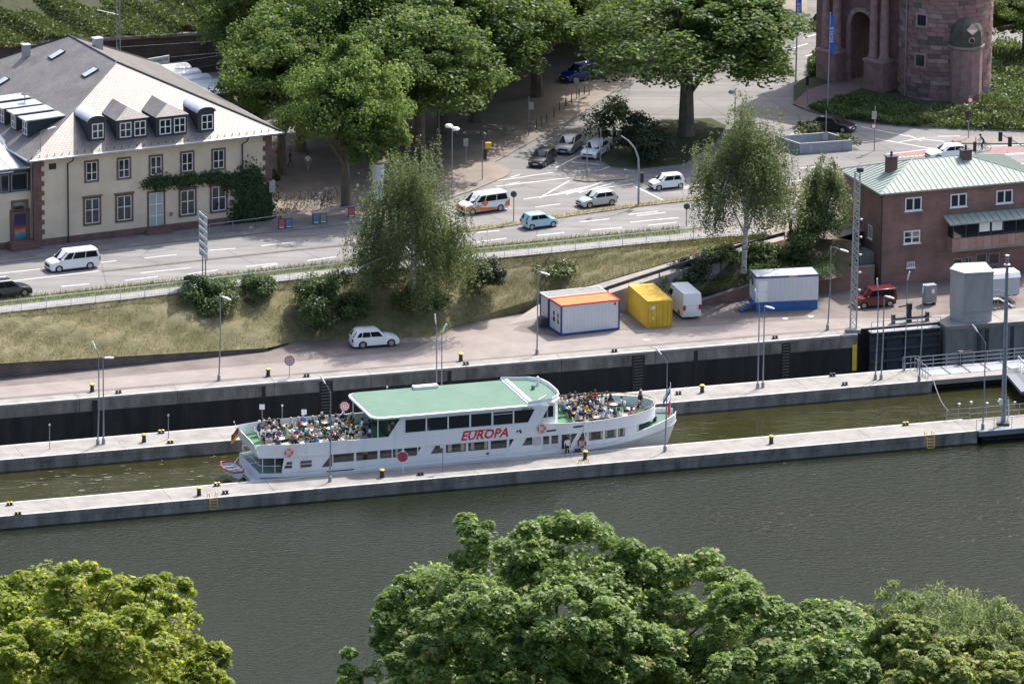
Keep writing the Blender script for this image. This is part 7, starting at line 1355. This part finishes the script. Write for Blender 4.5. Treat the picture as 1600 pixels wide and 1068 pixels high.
# bicycles
def bicycle(label, loc, rz, col, group='bicycles parked by the plane tree', lean_=0.1):
    o = thing('bicycle', label, 'bicycle', loc, rz, group); o.rotation_euler = (lean_, 0, rz); fm = mat('bike_'+str(col), col, .4)
    for x in (-.52,.52):
        m = MB(); m.ring((0,0,0), .33, .022, (0,1,0), 18, 5); w = m.build('wheel', M_TYRE, o, (x,0,.35)); m = MB(); [m.tube([(-.31*math.cos(k*PI/4),0,-.31*math.sin(k*PI/4)),(.31*math.cos(k*PI/4),0,.31*math.sin(k*PI/4))], .006, 3) for k in range(4)]; m.build('spokes', M_RIM, w)
    m = MB(); [m.tube(q, .022, 5) for q in ([(-.52,0,.35),(-.05,0,.3),(.38,0,.72),(-.15,0,.75),(-.52,0,.35)],[(-.05,0,.3),(-.2,0,.88)],[(.52,0,.35),(.34,0,.95)])]; m.build('frame', fm, o); m = MB(); m.tube([(.3,-.28,1.0),(.36,-.1,.98),(.36,.1,.98),(.3,.28,1.0)], .018, 5); m.build('handlebar', M_BLACK, o); m = MB(); m.loft([[(-.34,-.08,.88),(-.34,.08,.88),(-.34,.08,.94),(-.34,-.08,.94)],[(-.05,-.025,.88),(-.05,.025,.88),(-.05,.025,.92),(-.05,-.025,.92)]]); m.build('saddle', M_BLACK, o); return o
bc_ = [((.02,.02,.025),'black'),((.05,.09,.2),'blue'),((.5,.5,.52),'silver'),((.03,.03,.05),'navy'),((.04,.1,.06),'green'),((.6,.6,.6),'white')]; rng = np.random.default_rng(8)
for k in range(15):
    row = k // 8; i = k % 8; px = 446+i*10.5+row*4; py = 318-i*1.1+row*13; c, cn = bc_[int(rng.integers(0,6))]
    bicycle(f'{cn} parked bicycle, {["first","second","third","fourth","fifth","sixth","seventh","eighth"][i]} from the house in the {"back" if row == 0 else "front"} row', at(px, py, ZR+.02), rad(65)+rng.uniform(-.3,.3), c)
# people on foot, cyclist
person('pedestrian in white top and blue jeans on the shaded square', 'walk', at(481,268,ZR), rad(70), 'white', 'dark', seed=1)
person('pedestrian in black further left on the shaded square', 'walk', at(453,262,ZR), rad(10), 'black', 'brown', seed=3); person('pedestrian in red beside the house corner in tree shade', 'stand', at(434,258,ZR), rad(-60), 'red', 'dark', seed=2)
ct = at(1536,236,ZR); bicycle('dark bicycle ridden left past the traffic island', ct, rad(188), (.03,.03,.035), None, 0); cy = person('cyclist in dark jacket riding left past the traffic island', 'cycle', ct+Vector((.12,0,.02)), rad(188), 'navy', 'dark', seed=4)
# pavement posts and poles
pm = MB(); pm.tube([(0,0,0),(0,0,.95)], .05, 6); PPM = pm.mesh('steel_post', M_DSTEEL)
for k, (px, py) in enumerate(((828,206),(838,201),(846,197),(854,192),(865.5,183),(874,173),(883.5,167),(893,161),(905,152),(913,148))): tag(put(PPM, 'pavement_post', None, at(px, py, ZR+.1)), f'thin dark pavement post, {["first","second","third","fourth","fifth","sixth","seventh","eighth","ninth","last"][k]} counted up the sunlit pavement', 'post', 'pavement posts')
M_TL = mat('signal_black', (.015,.016,.018), .5); M_LENS = mat('dark_lens', (.06,.02,.015), .2)
def signal(label, foot, topy, items, z=ZR, r=.055, group='signal and sign poles'):
    """items: (kind, px, py)"""
    F = at(*foot, z); o = thing('signal_pole', label, 'pole', F, 0, group); T = aty(foot[0]+.3, topy, F.y); m = MB(); m.tube([(0,0,0),(0,0,T.z-z)], r, 7); m.build('pole', M_GSTEEL, o)
    for kind, px, py in items:
        c = aty(px, py, F.y)-F; c.y = -.1
        if kind == 'light':
            m = MB(); m.box((c.x-.17,-.2,c.z-.5), (c.x+.17,.1,c.z+.5)); q = m.build('signal_head', M_TL, o)
            for k in (-.3,0,.3): m = MB(); m.lathe([(.1,0),(.1,.03)], 10); m.xform(Matrix.Translation((c.x,-.2,c.z+k)) @ Matrix.Rotation(PI/2,4,'X')); m.build('lens', M_LENS, q)
        elif kind == 'box': m = MB(); m.box((c.x-.3,-.15,c.z-.3), (c.x+.3,.15,c.z+.3)); m.build('box', M_YEL, o)
        elif kind == 'round': m = MB(); m.lathe([(.3,0),(.3,.03)], 16); m.xform(Matrix.Translation((c.x,-.09,c.z)) @ Matrix.Rotation(PI/2,4,'X')); q = m.build('round_sign', M_RED, o); m = MB(); m.lathe([(.2,0),(.2,.02)], 16); m.xform(Matrix.Translation((c.x,-.115,c.z)) @ Matrix.Rotation(PI/2,4,'X')); m.build('sign_face', M_WHITE, q)
        elif kind == 'grey': m = MB(); m.lathe([(.32,0),(.32,.03)], 16); m.xform(Matrix.Translation((c.x,-.09,c.z)) @ Matrix.Rotation(PI/2,4,'X')); m.build('round_sign_back', M_DSTEEL, o)
        elif kind == 'plate': m = MB(); m.box((c.x-.25,-.1,c.z-.4), (c.x+.25,-.06,c.z+.4)); m.build('sign_plate', M_STEEL, o)
        elif kind == 'lantern': m = MB(); m.lathe([(.12,-.4),(.36,.25),(.3,.32),(.05,.5)], 6, (c.x,0,c.z)); m.build('lantern', M_DSTEEL, o)
        elif kind == 'globe': m = MB(); m.lathe([(.05,-.2),(.34,-.12),(.42,.02),(.3,.16),(.05,.2)], 12, (c.x,-.1,c.z)); m.tube([(0,0,c.z-.25),(c.x,-.1,c.z-.15)], .03, 5); m.build('globe_lamp', M_WHITE, o, smooth=True)
    return o
signal('street lamp with two white globes above the weeping birch', (706,309), 205, [('globe',701.5,196.5),('globe',712,201)], group='street lamps'); signal('street lamp with white globe behind the largest plane tree', (1148,200), 152, [('globe',1144,144)], group='street lamps')
signal('lantern post with yellow box and signal at the pavement corner', (753.5,282), 215, [('lantern',755,213),('box',763,227),('light',758,241)]); signal('thin dark pole in tree shade left of the lantern post', (728,257), 216, [('plate',728,222)]); signal('tall black pole with small sign at the sunlit pavement', (826,213), 150, [('plate',830,165)])
signal('left bare pole on the small traffic island', (917,279), 214, []); signal('right bare pole on the small traffic island', (938,265), 200, [('plate',938,222)]); signal('pole with grey round sign on the median beside the pale blue car', (802.5,347.5), 303, [('grey',802.5,303)]); signal('pole with narrow sign on the median left of the tall birch', (1072.5,353), 318, [('grey',1073,322)])
signal('pole with round red sign at the junction left of the green roof', (1366,236), 167, [('plate',1366,180),('round',1365,197)]); signal('thin pole rising from the grey panel enclosure', (1290,226), 174, [('plate',1290,212)]); signal('signal pole at the kerb left of the flag pole', (1261.5,163), 117, [('light',1261.5,126)]); signal('signal pole with red sign on the right traffic island', (1513,217), 150, [('round',1516,156),('light',1512,180)]); signal('signal head beside the cyclist at the green roof', (1524,243), 214, [('light',1523,229)]); signal('thin signpost in the shade behind the stone tower', (1541,158), 136, [('plate',1541,139)]); signal('short signal at the ramp entrance left of the elder bush', (1234,378), 340, [('light',1235,350),('light',1236,364)]); signal('white sign pole near the parked blue car', (901,156), 126, [('plate',901,128)]); signal('signal pole beside the parked blue car', (920.5,150), 108, [('light',925,118)])
F = at(997.6,321.7,ZR); sm = thing('signal_mast', 'tall curved grey signal mast reaching over the road from the median', 'signal mast', F); P_ = [aty(x, y, F.y)-F for x, y in ((997.6,321.7),(998,270),(997.5,248),(992,232),(982,220),(967,210))]; m = MB(); m.tube(P_, [.12,.1,.09,.08,.07,.06], 8); m.build('mast', M_GSTEEL, sm, smooth=True)
for px, py in ((968,210),(1003,277)): c = aty(px, py, F.y)-F; m = MB(); m.box((c.x-.17,-.3,c.z-.5), (c.x+.17,.0,c.z+.5)); m.build('signal_head', M_TL, sm)
fo_ = thing('signal_mast', 'signal arm with two heads reaching in from the right edge', 'signal mast', at(1625,250,ZR)); F = fo_.location; P_ = [aty(x, y, F.y)-F for x, y in ((1625,250),(1612,236),(1585,221),(1563,209))]; m = MB(); m.tube(P_, .06, 6); m.build('arm', M_GSTEEL, fo_)
for px, py in ((1563,213),(1578,221)): c = aty(px, py, F.y)-F; m = MB(); m.box((c.x-.2,-.2,c.z-.5), (c.x+.2,.1,c.z+.5)); m.build('signal_head', M_TL, fo_)
bf_ = thing('pipe_barrier', 'small pipe frame on the kerb below the largest plane tree', 'frame', at(983,284,ZR)); m = MB(); m.tube([(-.45,0,0),(-.45,0,1.3),(.45,0,1.0),(.45,0,0)], .03, 5); m.tube([(-.45,0,.7),(.45,0,.5)], .025, 5); m.build('pipe', M_STEEL, bf_)
# flag poles with blue banners
M_BAN = mat('banner_blue', (.02,.13,.48), .7)
for lb, foot, tp_, by0, by1, bxx in (('left flag pole with narrow blue lettered banner',(1243,128),-40,-14,47,1248),('right flag pole with narrow blue lettered banner',(1292.5,176),20,24,84,1299.5)):
    F = at(*foot, ZR); o = thing('flag_pole', lb, 'flag pole', F, 0, 'flag poles at the stone gate'); T = aty(foot[0]+5, tp_, F.y)-F; m = MB(); m.tube([(0,0,0),(T.x,0,T.z)], [.09,.06], 7); m.build('pole', M_STEEL, o); a, b = aty(bxx, by0, F.y)-F, aty(bxx, by1, F.y)-F
    m = MB(); w = .32; n = 8; vs = []
    for k in range(n+1): t = k/n; p = a.lerp(b, t); vs += [p+Vector((-w,-.05*math.sin(k*1.3),0)), p+Vector((w,.06*math.sin(k*1.1),0))]
    m.add(vs, [(k*2,k*2+1,k*2+3,k*2+2) for k in range(n)]); ban = m.build('banner', M_BAN, o); L_ = letter('EIDELB', .55, M_WHITE, ban, Matrix.Translation(a.lerp(b,.55)+Vector((0,-.12,0))) @ Matrix.Rotation(PI/2,4,'Y') @ Matrix.Rotation(-PI/2,4,'Z') @ Matrix.Rotation(0,4,'X') if False else Matrix.Translation(a.lerp(b,.5)+Vector((0,-.12,0))) @ RX90 @ Matrix.Rotation(PI/2,4,'Z'), 'banner_lettering')
# grey panel enclosure
pe = thing('panel_enclosure', 'open-topped grey metal panel enclosure beside the junction', 'enclosure'); q = [at(1251,240.7,ZR), at(1331.4,235,ZR)]; d = (q[1]-q[0]); L_ = d.length; d.normalize(); n_ = Vector((-d.y,d.x,0)); bw = 3.6; cr_ = [q[0],q[1],q[1]+n_*bw-d*1.3,q[0]+n_*bw-d*1.3]
M_PAN = mat('panel_grey', (.27,.29,.33), .5, var=.1)
for a, b, k in ((cr_[0],cr_[1],5),(cr_[1],cr_[2],3),(cr_[3],cr_[2],5),(cr_[0],cr_[3],3)):
    for i in range(k):
        p, r_ = a.lerp(b, i/k+.004), a.lerp(b, (i+1)/k-.004); t = Vector((-(b-a).y,(b-a).x,0)).normalized()*.08; m = MB(); m.prism([(v.x,v.y) for v in (p,r_,r_+t,p+t)], ZR+.02, ZR+1.05); m.build('panel', M_PAN, pe)
    t = Vector((-(b-a).y,(b-a).x,0)).normalized()*.1; m = MB(); m.prism([(v.x,v.y) for v in (a-t*.2,b-t*.2,b+t*1.1,a+t*1.1)], ZR+1.05, ZR+1.12); m.build('top_rail', mat('pale_rail', (.45,.46,.47), .5), pe)
m = MB(); m.prism([(v.x,v.y) for v in cr_], ZR-.02, ZR+.03); m.build('floor', M_ASPH, pe)
for i, (lb, x, y) in enumerate((('round cover in the paving below the white cabin, left',1227,497.5),('round cover in the paving below the white cabin, right',1267,494),('round cover on the quay lane by the boat stern lamp',1010,530))): m = MB(); m.lathe([(.3,0),(.3,.012)], 16); tag(m.build('manhole_cover', M_LIP, None, at(x, y, .004)), lb, 'cover', 'round covers on the quay')
